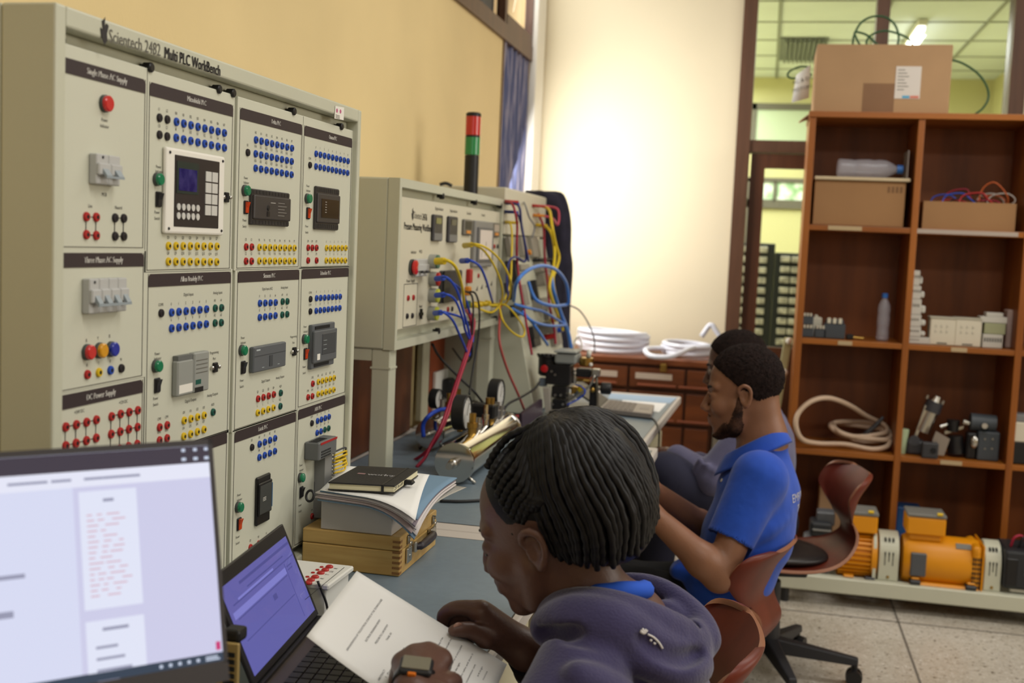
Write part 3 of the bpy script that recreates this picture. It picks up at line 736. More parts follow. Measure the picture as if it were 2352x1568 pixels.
for u, w_, lab in ((931, .02, 'cream conduit nearest the brown board, running down to the table'), (962, .024, 'wider cream trunking standing beside the orange red board')):
    p = PX(u, 950, -1.085)
    tag(MB().rbox(-1.099, -1.075, p.y, p.y+.07 if u > 940 else p.y+.05, .764, 1.2, .004, 1).obj('cable_trunking', m_leg if u > 940 else mat('trunking_tan', (170, 150, 104), .5)), lab, 'trunking')
# ------------------------------------------------------------------ the pressure measuring bench
X2 = -.9; Y20, Y21, Z20, Z21 = 2.703, 3.843, 1.080, 1.512
B2 = thing('pressure_workbench', 'cream wall bench with meters and plugged yellow and blue leads, on tall square legs', 'test bench', (X2, 3.25, .76))
b = MB(); b.rbox(-1.17, X2-.03, Y20, Y21, Z20, Z21, .004, 1)
b.box(X2-.03, X2, Y20, Y20+.018, Z20, Z21); b.box(X2-.03, X2, Y21-.018, Y21, Z20, Z21); b.box(X2-.03, X2, Y20+.018, Y21-.018, Z21-.022, Z21); b.box(X2-.03, X2, Y20+.018, Y21-.018, Z20, Z20+.022)
b.obj('housing', m_cream, B2)
MB().box(X2-.022, X2-.008, Y20+.02, Y21-.02, Z20+.05, Z21-.045).obj('front_plate', mat('front_plate', (214, 208, 186), .5), B2)
F2 = X2-.008
b = MB()
for y in (Y20+.005, Y21-.055): 
    b = MB(); b.rbox(X2-.062, X2-.012, y, y+.05, .765, Z20, .003, 1); b.box(X2-.064, X2-.010, y-.002, y+.052, Z20-.05, Z20-.045)
    b.obj('leg', m_cream, B2)
    MB().rbox(-1.16, -1.11, y, y+.05, .765, Z20, .003, 1).obj('leg', m_cream, B2)
    MB().box(-1.11, X2-.062, y, y+.05, Z20-.03, Z20-.001).obj('rail', m_cream, B2)
for c in ((1012, 450.3), (1088.5, 464.6), (1146.5, 472.9), (1002, 759.5), (1071.6, 743), (1135.8, 730.4)):
    p = PX(*c, F2); MB().lathe((F2-.01, p.y, p.z), (1, 0, 0), [(0, .005), (.008, .005), (.008, .009), (.019, .009), (.021, .006)], 12).obj('thumb_screw', m_black, B2, smooth=2)
b = MB(); p = PX(947.8, 492, F2)
b.prism([V(F2, p.y+dy*1.2, p.z+dz) for dy, dz in ((0, -.016), (-.006, -.008), (-.0085, .003), (-.003, .001), (-.005, .011), (.001, .017), (0, .006), (.004, .010), (.0085, .008), (.005, -.002), (.006, -.010))], (.0006, 0, 0)); b.obj('logo', m_print, B2)
b = MB(); textfit(b, 'Scientech', PX(951.6, 494, F2+.0005), PX(969, 498, F2+.0005), .026, F2); b.obj('printed_lettering', m_printg, B2)
b = MB(); textfit(b, '2476', PX(970.5, 498.5, F2+.0005), PX(981, 500.5, F2+.0005), .026, F2, bold=.001); b.obj('printed_lettering', m_print, B2)
b = MB(); textfit(b, 'Pressure Measuring WorkBench', PX(928.4, 519, F2+.0005), PX(993.7, 525.8, F2+.0005), .027, F2, bold=.0006); b.obj('printed_lettering', m_print, B2)
def r2(tl, br, d=0.0):
    a = PX(*tl, F2+d); c = PX(*br, F2+d); return a.y, c.y, c.z, a.z
def meter(tl, br, lcd, d=.010):
    y0, y1, z0, z1 = r2(tl, br, d); h = z1-z0; w = y1-y0; X = F2
    b = MB().m(mat('meter_body', (56, 54, 58), .45)); b.rbox(X, X+d, y0, y1, z0, z1, .003, 1)
    b.m(mat('meter_lcd', lcd, .2)); b.box(X+d, X+d+.001, y0+w*.2, y1-w*.2, z0+h*.66, z1-h*.12)
    b.m(m_grey); b.box(X+d, X+d+.001, y0+w*.04, y1-w*.04, z0+h*.03, z0+h*.30); b.obj('panel_meter', None, B2)
meter((998.5, 492), (1016, 554), (126, 124, 70)); MATS.pop('meter_lcd'); meter((1033.5, 496), (1050.5, 557), (62, 60, 46))
def unit(tl, br, big=True):
    d = .009; y0, y1, z0, z1 = r2(tl, br, d); h = z1-z0; w = y1-y0; X = F2
    b = MB().m(mat('unit_grey', (104, 100, 92), .45)); b.rbox(X, X+d, y0, y1, z0, z1, .003, 1)
    b.m(m_black if big else mat('unit_pale', (178, 164, 150), .4)); b.box(X+d, X+d+.001, y0+w*.15, y1-w*.15, z0+h*.38, z1-h*.12)
    b.m(mat('unit_orange', (220, 136, 30), .4)); b.box(X+d, X+d+.002, y0+w*.25, y1-w*.25, z0+h*.12, z0+h*.3); b.obj('panel_controller', None, B2)
unit((1067.5, 503), (1084.5, 541)); unit((1133.8, 511), (1147.6, 545), False)
y0, y1, z0, z1 = r2((1093, 506), (1129.5, 612), .014); h = z1-z0; w = y1-y0
b = MB().m(mat('recorder_grey', (140, 138, 134), .5)); b.rbox(F2, F2+.014, y0, y1, z0, z1, .003, 1)
b.m(mat('recorder_rim', (104, 104, 106), .5)); b.box(F2+.014, F2+.018, y0+w*.1, y1-w*.02, z0+h*.12, z1-h*.14)
b.m(mat('recorder_paper', (226, 214, 202), .6)); b.box(F2+.018, F2+.019, y0+w*.2, y1-w*.12, z0+h*.17, z1-h*.19)
b.m(m_printg); b.box(F2+.019, F2+.0195, y0+w*.52, y0+w*.535, z0+h*.25, z0+h*.55); b.box(F2+.019, F2+.0195, y0+w*.3, y0+w*.31, z0+h*.2, z0+h*.34)
b.obj('chart_recorder', None, B2)
p = PX(953.7, 614, F2+.012); b = MB().m(m_bez).lathe((F2, p.y, p.z), (1, 0, 0), [(0, .021), (.006, .021)], 18); b.m(m_inr).lathe((F2+.006, p.y, p.z), (1, 0, 0), [(0, .014), (.004, .019), (.010, .019), (.012, .015)], 18); b.obj('emergency_button', None, B2, smooth=2)
y0, y1, z0, z1 = r2((961, 595), (985, 634), .018)
b = MB().m(mat('breaker_grey', (186, 186, 184), .45)); b.rbox(F2, F2+.014, y0, y1, z0, z1, .002, 1); b.rbox(F2+.012, F2+.019, y0, y1, z0+(z1-z0)*.3, z0+(z1-z0)*.7, .002, 1); b.m(m_dark)
for k in (0, 1): b.rbox(F2+.018, F2+.028, y0+(y1-y0)*(.2+.4*k), y0+(y1-y0)*(.42+.4*k), z0+(z1-z0)*.2, z0+(z1-z0)*.34, .002, 1)
b.obj('circuit_breaker', None, B2)
for (u, v), mm in (((996.8, 600.5), mat('ring_green', (86, 120, 100), .4)), ((997.9, 640.5), m_red), ((996.8, 678.4), mat('ring_lime', (196, 200, 70), .4)), ((994.7, 719.4), mat('ring_lime', (0, 0, 0)))):
    p = PX(u, v, F2+.012); b = MB().m(mat('knob_grey', (166, 166, 158), .4)); b.lathe((F2, p.y, p.z), (1, 0, 0), [(0, .020), (.02, .020), (.021, .017)], 18)
    b.m(mm).lathe((F2+.02, p.y, p.z), (1, 0, 0), [(0, .019), (.006, .019), (.008, .012)], 18); b.obj('port_collar', None, B2, smooth=2)
y0, y1, z0, z1 = r2((1021, 622), (1062, 690), .016)
b = MB().m(mat('meter_body', (0, 0, 0))); b.rbox(F2, F2+.013, y0, y1, z0, z1, .003, 1); b.m(m_black); b.box(F2+.013, F2+.017, y0, y0+(y1-y0)*.3, z0, z1); b.m(m_dark); b.box(F2+.013, F2+.0138, y0+(y1-y0)*.34, y1, z0+(z1-z0)*.47, z0+(z1-z0)*.5)
b.obj('transmitter_block', None, B2)
b = MB(); a = PX(928, 653, F2); c = PX(955.8, 745.8, F2)
for q in ((a.y, c.y, a.z-.001, a.z+.001), (a.y, c.y, c.z-.001, c.z+.001), (a.y-.001, a.y+.001, c.z, a.z), (c.y-.001, c.y+.001, c.z, a.z)): b.box(F2, F2+.0006, *q)
b.obj('outline', m_printg, B2)
for k, c in (('r', (936.4, 684.3)), ('r', (948.4, 683)), ('k', (934, 725.8)), ('k', (945.9, 724.7)), ('r', (1027.8, 710)), ('k', (1037.5, 709)), ('r', (1134.7, 565.8)), ('k', (1142, 565.8)), ('r', (1098, 633))):
    p = PX(*c, F2); o = inst(SOCK[k], SNAME[k], B2, (F2, p.y, p.z)); o.scale = (1.3, 1.3, 1.3)
b = MB()
for c, tx in (((1009, 480), 'Digital Indicator'), ((1042, 485), 'Digital Indicator'), ((1077, 490), 'Controller'), ((1110, 494), 'Recorder'), ((943, 645), 'Power Supply'), ((950, 579), 'Indicator'), ((966, 578), 'MCB'), ((966, 703), 'Reset')):
    p = PX(*c, F2); write(b, tx, .013, frame((F2+.0004, p.y, p.z), (0, 1, 0), (0, 0, 1)))
b.obj('printed_lettering', m_print, B2)
b = MB(); p = PX(965, 720.5, F2)
b.box(F2, F2+.006, p.y-.012, p.y+.012, p.z-.004, p.z+.004); b.box(F2, F2+.006, p.y-.004, p.y+.004, p.z-.014, p.z+.014); b.obj('reset_port', m_black, B2)
for c, mm, s_ in (((1081, 634), m_red, (.014, .022)), ((1078, 668), mat('unit_orange', (0, 0, 0)), (.014, .014)), ((1077, 699), m_grn, (.014, .012))):
    p = PX(*c, F2+.012); MB().rbox(F2, F2+.016, p.y-s_[0], p.y+s_[0], p.z-s_[1], p.z+s_[1], .003, 1).obj('terminal_block', mm, B2)
b = MB()
for u in (1095, 1106, 1117, 1128):
    p = PX(u, 662-(u-1095)*.35, F2); b = MB(); b.prism([V(F2, p.y-.012, p.z-.008), V(F2, p.y+.012, p.z+.008), V(F2, p.y+.012, p.z-.008), V(F2, p.y-.012, p.z+.008)][:3], (.0006, 0, 0)); b.obj('valve_symbol', m_print, B2)
for u in (1090, 1102, 1114, 1128):
    p = PX(u, 701-(u-1090)*.12, F2+.02); MB().cyl((F2, p.y, p.z), (F2+.03, p.y, p.z), .010, .007, 10).obj('yellow_connector', m_yel, B2, smooth=True)
# signal tower on top of it
p = PX(1081, 438, -1.0); r = 17.5*(p-CAM).dot(AF)/FPX
def zat(v): return PX(1081, v, -1.0).z
T = thing('signal_tower', 'red over green signal tower light on the gauge bench', 'signal light', (p.x, p.y, Z21))
MB().lathe((p.x, p.y, Z21), (0, 0, 1), [(0, r*.95), (zat(356)-Z21, r*.95)], 20).obj('pole', m_black, T, smooth=2)
MB().lathe((p.x, p.y, zat(355)), (0, 0, 1), [(0, r), (zat(314)-zat(355), r)], 20).obj('green_lens', mat('lens_green', (20, 128, 64), .2, coat=.5, emit=.05), T, smooth=2)
MB().lathe((p.x, p.y, zat(314)), (0, 0, 1), [(0, r*.96), (.006, r*.96)], 20).obj('collar', m_black, T, smooth=2)
MB().lathe((p.x, p.y, zat(309)), (0, 0, 1), [(0, r), (zat(265)-zat(309), r)], 20).obj('red_lens', mat('lens_red', (190, 34, 26), .2, coat=.5, emit=.05), T, smooth=2)
MB().lathe((p.x, p.y, zat(265)), (0, 0, 1), [(0, r), (.010, r), (.014, r*.8)], 20).obj('cap', m_black, T, smooth=2)

# leads
def cable(pts, r, material, label, name='cable', X=None, cat='cable', group=None, plug=None, n=7):
    P = []
    for q in pts:
        if len(q) == 3: P.append(PX(q[0], q[1], q[2]))
        else: P.append(PX(q[0], q[1], X))
    t = thing(name, label, cat, tuple(P[0]), group)
    MB().tube(P, r, n, 8).obj('lead', material, t, smooth=True)
    if plug is not None:
        a, c = P[0], P[1]; d = (c-a)
        MB().tube([a-d.normalized()*.0, a+d*.7], r*2.2, 10, 0).obj('plug', plug, t, smooth=2)
    return t
m_cy = mat('lead_yellow', (226, 196, 34), .45); m_cb = mat('lead_blue', (34, 74, 190), .45); m_cr = mat('lead_crimson', (160, 28, 56), .45); m_ck = mat('lead_black', (34, 34, 36), .5)
m_cg = mat('lead_grey', (110, 112, 120), .5); m_clb = mat('tube_sky_blue', (70, 128, 214), .35)
g = 'leads plugged into the gauge bench'
cable([(1001, 600, -.87), (1030, 599, -.83), (1050, 620, -.82), (1062, 662, -.83), (1067, 706, -.86)], .0045, m_cy, 'yellow lead from the top grey collar down to the red plug', g and 'patch_lead', group=g, plug=m_cy)
cable([(1002, 640, -.87), (1026, 637, -.83), (1048, 664, -.82), (1063, 710, -.82), (1076, 758, -.83), (1083, 796, -.84), (1081, 819, -.85), (1070, 802, -.85), (1052, 760, -.84)], .0035, m_cb, 'blue lead from the red ringed collar, hanging in a long loop', 'patch_lead', group=g, plug=m_cb)
cable([(1002, 678, -.87), (1026, 676, -.83), (1046, 690, -.82), (1062, 730, -.82), (1070, 762, -.83), (1084, 786, -.84), (1086, 760, -.85), (1078, 715, -.85), (1060, 668, -.84), (1028, 640, -.84)], .0035, m_cb, 'blue lead looping from the lime ringed collar under the red ringed one', 'patch_lead', group=g, plug=m_cb)
cable([(999, 719, -.87), (1018, 717, -.83), (1040, 736, -.82), (1056, 770, -.82), (1068, 798, -.83), (1077, 816, -.84), (1084, 800, -.85), (1079, 765, -.85), (1064, 732, -.84), (1020, 716, -.85)], .0035, m_cb, 'blue lead from the lowest collar, looping below the bench edge', 'patch_lead', group=g, plug=m_cb)
cable([(1060, 599, -.88), (1080, 598, -.83), (1102, 612, -.82), (1116, 642, -.82), (1126, 676, -.84), (1132, 696, -.87)], .0038, m_cb, 'blue lead arching in front of the chart recorder', 'patch_lead', group=g, plug=m_cb)
cable([(1066, 563, -.88), (1086, 562, -.83), (1112, 576, -.81), (1136, 612, -.80), (1152, 655, -.80), (1152, 692, -.82), (1132, 716, -.84), (1108, 712, -.86), (1092, 702, -.87)], .0034, m_cy, 'yellow lead drooping over the chart recorder to the lower connectors', 'patch_lead', group=g, plug=m_cy)
cable([(1067, 565, -.88), (1090, 560, -.82), (1122, 572, -.80), (1152, 602, -.79), (1172, 644, -.78), (1170, 682, -.80), (1155, 700, -.83), (1120, 700, -.87)], .0034, m_cy, 'yellow lead in the widest arc over the end of the gauge bench', 'patch_lead', group=g, plug=m_cy)
cable([(1130, 701, -.87), (1160, 700, -.82), (1186, 726, -.80), (1204, 756, -.79), (1200, 773, -.79), (1178, 764, -.80), (1156, 738, -.81), (1147, 706, -.83)], .0034, m_cy, 'yellow lead making a low loop off the bench corner', 'patch_lead', group=g, plug=m_cy)
cable([(1070, 669, -.88), (1084, 680, -.84), (1087, 720, -.83), (1084, 780, -.83), (1082, 820, -.84), (1064, 830, -.9), (1040, 800, -1.0)], .003, m_ck, 'thin black lead from the orange terminal, curling back under the bench', 'patch_lead', group=g)
cable([(1071, 670, -.88), (1092, 674, -.83), (1101, 712, -.82), (1098, 780, -.82), (1086, 850, -.82), (1078, 905, -.80)], .003, m_ck, 'black lead from the orange terminal down to the front gauge', 'patch_lead', group=g)
cable([(1072, 712, -.88), (1086, 728, -.84), (1088, 752, -.83), (1076, 806, -.83), (1052, 878, -.83), (1022, 968, -.83), (986, 1030, -.86), (938, 1066, -.93)], .0048, m_cr, 'thick crimson lead from the red plug down across the table', 'patch_lead', group=g)
cable([(1070, 712, -.88), (1080, 730, -.84), (1083, 758, -.835), (1070, 812, -.835), (1046, 884, -.835), (1014, 976, -.835), (990, 1022, -.85), (975, 1052, -.86), (957, 1072, -.87)], .0048, m_cr, 'second crimson lead running just beside the first', 'patch_lead', group=g)
cable([(993, 790, -.95), (1010, 820, -.95), (1050, 862, -.9), (1088, 898, -.85), (1116, 934, -.8), (1138, 962, -.76)], .004, m_ck, 'black cable slanting down behind the gauges from the bench underside', 'cable')
cable([(1082, 790, -1.0), (1092, 776, -1.0), (1108, 771, -1.0), (1121, 778, -1.0), (1124, 800, -1.0)], .004, m_ck, 'short black cable arch under the far corner of the gauge bench', 'cable')
cable([(884, 806, -.97), (878, 826, -.97), (862, 838, -.97), (862, 856, -.97), (876, 866, -.97), (886, 850, -.97), (885, 822, -.97)], .004, m_ck, 'black cable loop hanging by the cream post', 'cable')
cable([(1148, 965, -.76), (1165, 930, -.74), (1200, 910, -.72), (1228, 892, -.71), (1240, 876, -.70)], .004, m_ck, 'black cable from the vessel fitting to the valve positioner', 'cable')
cable([(1010, 424, -1.1), (1024, 421, -1.08), (1038, 427, -1.06)], .006, m_ck, 'bit of black cable lying on the gauge bench top', 'cable')

# ------------------------------------------------------------------ the process bench with the sloping board
B3 = thing('process_workbench', 'cream sloping process board covered in leads, beyond the gauge bench', 'test bench', (-.95, 4.25, .76))
YA, YE = 3.87, 4.61
b = MB(); b.prism([V(-1.12, YA, .765), V(-.762, YA, .765), V(-.900, YA, 1.385), V(-1.12, YA, 1.385)], (0, YE-YA, 0)); b.obj('sloping_board', m_cream, B3, bevel=.003)
MB().rbox(-1.14, -.90, YA, YE, 1.392, 1.556, .004, 1).obj('upper_rack', mat('front_plate', (0, 0, 0)), B3)
MB().box(-1.10, -.93, YA+.01, YE-.01, 1.372, 1.394).obj('rack_support', m_dark, B3)
sd = V(-.138, 0, -.62).normalized() if False else V(.138, 0, -.62).normalized()
sn = V(.62, 0, .138).normalized()
def sl(u, v):      # pixel -> point on the sloping face (plane through (-.9, z 1.385))
    d = ray(u, v); q = V(-.9, 0, 1.385); return CAM+d*((q-CAM).dot(sn)/d.dot(sn))
m_mod = mat('module_grey', (146, 140, 128), .5); m_modd = mat('module_dark', (40, 38, 40), .5)
for (u0, v0, u1, v1, mm, d) in ((1157, 545, 1180, 590, m_mod, .02), (1185, 545, 1205, 590, m_mod, .02), (1208, 545, 1232, 592, m_mod, .02), (1158, 600, 1172, 655, m_modd, .035), (1176, 610, 1200, 622, m_mod, .03), (1222, 595, 1262, 600, m_modd, .03), (1230, 630, 1256, 655, m_mod, .03), (1156, 650, 1166, 690, m_modd, .03), (1190, 655, 1208, 700, m_mod, .015), (1212, 645, 1222, 688, m_modd, .03), (1220, 688, 1240, 712, m_mod, .04), (1168, 702, 1194, 724, m_modd, .02), (1208, 752, 1256, 764, m_modd, .025), (1212, 768, 1232, 794, m_modd, .02), (1244, 700, 1270, 730, m_mod, .02), (1258, 752, 1282, 790, m_mod, .02), (1224, 605, 1250, 625, m_mod, .03)):
    a = sl(u0, v0); c = sl(u1, v1); e1 = V(0, c.y-a.y, 0); e2 = V(c.x-a.x, 0, c.z-a.z)
    MB().prism([a, a+e1, a+e1+e2, a+e2], sn*d).obj('module', mm, B3, bevel=.002)
for (u, v), mm in (((1196, 583), mat('unit_orange', (0, 0, 0))), ((1240, 640), m_yel), ((1262, 735), m_yel), ((1250, 775), m_red), ((1270, 760), m_blue)):
    a = sl(u, v); MB().cyl(a, a+sn*.04, .012, .010, 12).obj('push_button', mm, B3, smooth=2)
FR = -.9
for c, mm in (((1160, 462), m_red), ((1162, 466), m_blue), ((1160, 486), m_blue), ((1160, 510), m_yel), ((1222, 472), m_red), ((1224, 494), mat('unit_orange', (0, 0, 0))), ((1240, 518), m_dark), ((1230, 516), m_yel)):
    p = PX(*c, FR); MB().cyl(p, p+V(.04, .03, 0), .006, .005, 10).obj('rack_plug', mm, B3, smooth=True)
h = 'leads tangled over the sloping board'
def lead(pts, r, mm, lab): cable(pts, r, mm, lab, 'patch_lead', group=h)
lead([(1160, 463, -.9), (1176, 468, -.86), (1184, 490, -.84), (1188, 520, -.84), (1187, 560, -.84), (1188, 600, -.84), (1194, 650, -.82), (1202, 700, -.80), (1212, 760, -.78), (1222, 815, -.76)], .0042, m_cr, 'crimson lead down the middle of the sloping board from the rack corner')
lead([(1162, 466, -.9), (1184, 468, -.86), (1194, 480, -.84), (1198, 520, -.84), (1206, 560, -.83), (1214, 600, -.82)], .0042, mat('lead_navy', (44, 52, 116), .5), 'navy lead from the top of the rack down to the dark module')
lead([(1160, 486, -.9), (1185, 488, -.86), (1196, 510, -.85), (1202, 540, -.84), (1208, 580, -.83), (1206, 600, -.83), (1192, 596, -.84)], .0042, MATS['lead_navy'], 'navy lead from the second socket row, hooking round at its end')
lead([(1160, 510, -.9), (1172, 514, -.86), (1176, 540, -.85), (1175, 590, -.84), (1172, 650, -.83), (1158, 690, -.84)], .0034, m_cy, 'yellow lead along the near edge of the sloping board')
lead([(1224, 472, -.9), (1258, 474, -.86), (1280, 480, -.82), (1284, 500, -.81), (1280, 516, -.81), (1270, 502, -.84), (1250, 496, -.87), (1228, 494, -.9)], .0048, mat('lead_rose', (196, 72, 96), .45), 'rose pink lead looping over the dark jacket')
lead([(1248, 474, -.88), (1262, 484, -.84), (1268, 520, -.81), (1276, 560, -.80), (1284, 590, -.79), (1278, 615, -.79), (1270, 640, -.79), (1276, 680, -.78), (1288, 720, -.77), (1292, 760, -.76)], .006, m_cy, 'thick yellow lead bundle hanging beside the dark jacket')
lead([(1240, 518, -.9), (1256, 522, -.85), (1268, 540, -.82), (1274, 580, -.80), (1270, 620, -.79), (1262, 660, -.78), (1272, 700, -.77), (1284, 730, -.77)], .006, m_cy, 'yellow lead from the lowest rack socket in front of the jacket')
lead([(1236, 490, -.89), (1248, 520, -.87), (1250, 560, -.85), (1252, 600, -.84), (1258, 650, -.82), (1262, 700, -.80), (1272, 750, -.78), (1276, 790, -.77)], .005, m_cr, 'thick crimson lead down the far side of the sloping board')
lead([(1180, 690, -.80), (1186, 650, -.76), (1210, 622, -.74), (1244, 610, -.73), (1278, 620, -.72), (1300, 650, -.72), (1306, 690, -.72), (1300, 700, -.73)], .0062, m_clb, 'sky blue tube in a wide hoop over the sloping board')
lead([(1214, 648, -.80), (1222, 672, -.78), (1236, 692, -.76), (1270, 702, -.74), (1300, 700, -.73)], .0062, m_clb, 'sky blue tube from the dark block to the foot of the jacket')
lead([(1176, 708, -.82), (1200, 722, -.80), (1230, 740, -.77), (1266, 748, -.76), (1300, 746, -.75)], .005, m_clb, 'blue tube crossing low over the sloping board')
lead([(1182, 698, -.82), (1210, 706, -.79), (1250, 716, -.77), (1284, 736, -.76), (1300, 744, -.75)], .005, m_clb, 'blue tube crossing just above the low one')
lead([(1200, 715, -.80), (1222, 740, -.78), (1240, 765, -.76), (1258, 792, -.75)], .005, m_clb, 'blue tube slanting down to the grey positioner')
lead([(1266, 632, -.79), (1272, 670, -.77), (1288, 720, -.76), (1304, 760, -.75), (1312, 800, -.74)], .008, m_clb, 'thick sky blue tube down the far edge to the valve')
lead([(1306, 700, -.73), (1330, 712, -.70), (1350, 740, -.68), (1364, 775, -.66), (1366, 812, -.65)], .003, m_cg, 'thin grey wire arching away from the sloping board against the white wall')
lead([(1150, 690, -.84), (1147, 740, -.82), (1148, 790, -.80), (1166, 850, -.78), (1190, 905, -.76), (1204, 940, -.76)], .0042, mat('lead_brick', (168, 70, 66), .5), 'brick red lead falling down the end face of the sloping board')
lead([(1196, 452, -1.0), (1206, 470, -.88), (1216, 500, -.86), (1228, 520, -.86), (1222, 545, -.86)], .003, m_cg, 'thin grey wire from behind the rack top')
lead([(1168, 690, -.82), (1164, 640, -.83), (1170, 600, -.83), (1184, 590, -.83), (1200, 598, -.83)], .004, MATS['lead_navy'], 'navy lead curling on the near modules')
# dark jacket thrown over the rack's end
def jacket():
    b = MB(); rows = []; n = 40
    prof = [(1.585, -1.02, -.86), (1.575, -1.0, -.835), (1.53, -.97, -.812), (1.47, -.95, -.800), (1.40, -.93, -.794), (1.34, -.92, -.796), (1.30, -.915, -.785), (1.22, -.91, -.780), (1.14, -.905, -.788), (1.05, -.90, -.784), (.98, -.9, -.782), (.90, -.9, -.784)]
    for j, (z, xa, xb) in enumerate(prof):
        r = []; yc = 4.655; cx_ = (xa+xb)/2; hx = (xb-xa)/2
        for i in range(n):
            a = 2*PI*i/n; f = 1+.10*math.sin(5*a+z*9)+.06*math.sin(9*a-z*14)
            s_ = .35 if j == 0 else 1
            r.append(V(cx_+hx*math.cos(a)*(f if math.cos(a) < .6 else 1+.03*math.sin(z*40)), yc+.042*math.sin(a)*f*s_, z+.006*math.sin(3*a+j)))
        rows.append(r)
    b.rings(rows[::-1])
    o = b.obj('jacket', mat('jacket_navy', (38, 36, 52), .9, var=.25, scale=14, bump=.2, bscale=40), smooth=True)
    o.modifiers.new('sub', 'SUBSURF').render_levels = 1
    tag(o, 'dark navy jacket draped over the end of the lead covered board', 'jacket')
jacket()
# ------------------------------------------------------------------ things on the near table
def PP(u, v, o, n): d = ray(u, v); return CAM+d*((Vector(o)-CAM).dot(n)/d.dot(n))
m_case = mat('case_beech', (208, 174, 108), .4, rgb2=(186, 148, 84), scale=5, stretch=(1, 6, 10), detail=6)
m_case2 = mat('case_beech_end', (196, 158, 96), .4, rgb2=(176, 136, 76), scale=5, stretch=(6, 1, 10), detail=6)
t = thing('wooden_case', 'shallow beech wooden case with two steel latches and a dark handle', 'case', (-.70, 2.0, .76))
x0, x1, y0, y1 = -.79, -.604, 1.884, 2.113
MB().rbox(x0, x1, y0, y1, .7605, .806, .0025, 2).obj('body', m_case, t)
MB().rbox(x0, x1, y0, y1, .8065, .832, .0025, 2).obj('lid', m_case, t)
b = MB()
for k in range(7): b.box(x1-.001, x1+.0003, y0+.0005, y0+.012, .764+.0095*k, .7685+.0095*k)
for k in range(7): b.box(x1-.014, x1-.0005, y0-.0003, y0+.001, .764+.0095*k, .7685+.0095*k)
b.obj('corner_joint', mat('case_joint', (140, 98, 52), .5), t)
for yc in (1.927, 2.083):
    b = MB(); b.rbox(x1, x1+.005, yc-.011, yc+.015, .776, .804, .0015, 1); b.rbox(x1, x1+.004, yc-.005, yc+.005, .810, .826, .0015, 1)
    b.tube([V(x1+.004, yc-.006, .803), V(x1+.007, yc-.005, .814), V(x1+.007, yc+.005, .814), V(x1+.004, yc+.006, .803)], .0012, 6, 4)
    b.cyl((x1, yc, .824), (x1+.007, yc, .824), .0035, .0035, 10); b.cyl((x1+.004, yc+.002, .788), (x1+.0065, yc+.002, .788), .003, .003, 8)
    b.obj('latch', m_steel, t, smooth=2)
b = MB(); b.tube([V(x1+.004, 1.957, .797), V(x1+.014, 1.968, .798), V(x1+.016, 2.005, .799), V(x1+.014, 2.045, .799), V(x1+.004, 2.056, .798)], [.006, .0075, .008, .0075, .006], 10, 6)
h = b.obj('handle', mat('handle_leather', (44, 38, 44), .45), t, smooth=True)
for yc in (1.955, 2.055): MB().rbox(x1, x1+.010, yc-.005, yc+.005, .788, .808, .002, 1).obj('handle_bracket', m_steel, h)
# grey card box
t = thing('archive_box', 'grey card box standing on the wooden case under the papers', 'box', (-.69, 1.95, .832))
MB().rbox(-.757, -.622, 1.888, 2.04, .8325, .886, .0012, 1).obj('box', mat('card_lightgrey', (186, 180, 174), .8), t)
# booklets, drooping at the free corner
def sheet(name, material, corners, z, parent, thick, droop=0.0, n=14, curl=0.0, lay=0):
    a, b_, c, d = corners; rows = []
    for j in range(n+1):
        r = []
        for i in range(n+1):
            u, v = i/n, j/n
            p = (1-u)*(1-v)*V(*a, z)+u*(1-v)*V(*b_, z)+u*v*V(*c, z)+(1-u)*v*V(*d, z)
            e = max(0, (u-.45)/.55)*max(0, (.75-v)/.75)
            p.z -= droop*e*e*(1+.5*e); p.z += curl*math.sin(PI*u)*math.sin(2.2*v)
            r.append(p)
        rows.append(r)
    mb = MB(); mb.rings(rows, False, False, closed=False)
    o = mb.obj(name, material, parent, smooth=True, recalc=False); s_ = o.modifiers.new('thick', 'SOLIDIFY'); s_.thickness = thick; s_.offset = 1
    return o
cols = [(126, 152, 176), (206, 198, 196), (176, 160, 160), (214, 206, 204), (150, 138, 148), (208, 200, 198), (116, 146, 172)]
for k in range(7):
    z = .8875+.0026*k; e = .004*math.sin(k*2.3)
    t = thing('booklet', ('lowest blue backed booklet of the pile on the grey box' if k == 0 else 'top blue covered booklet of the pile, under the loose sheets' if k == 6 else 'booklet in the pile, %s above the lowest' % ('one', 'two', 'three', 'four', 'five')[k-1]), 'booklet', (-.66, 1.95, z), 'booklets stacked on the grey box')
    sheet('pages', mat('booklet_%d' % k, cols[k], .7), ((-.758+e, 1.872+e*.5), (-.566+e, 1.842+e), (-.562+e, 2.085), (-.755+e, 2.10)), z, t, .0023, droop=.030-.002*k)
sheet('plastic_sleeve', mat('sleeve', (196, 192, 182), .25, alpha=.75), ((-.64, 1.90), (-.575, 1.885), (-.540, 2.092), (-.60, 2.10)), .8862, None, .0006, droop=.012)
tag(bpy.data.objects['plastic_sleeve'], 'clear plastic sleeve poking out below the booklets', 'sleeve')
t = sheet('loose_paper', m_paper, ((-.752, 1.868), (-.560, 1.826), (-.612, 2.078), (-.79, 2.09)), .9075, None, .0006, droop=.018, curl=.001)
tag(t, 'white loose sheet of paper lying under the black notebook', 'paper')
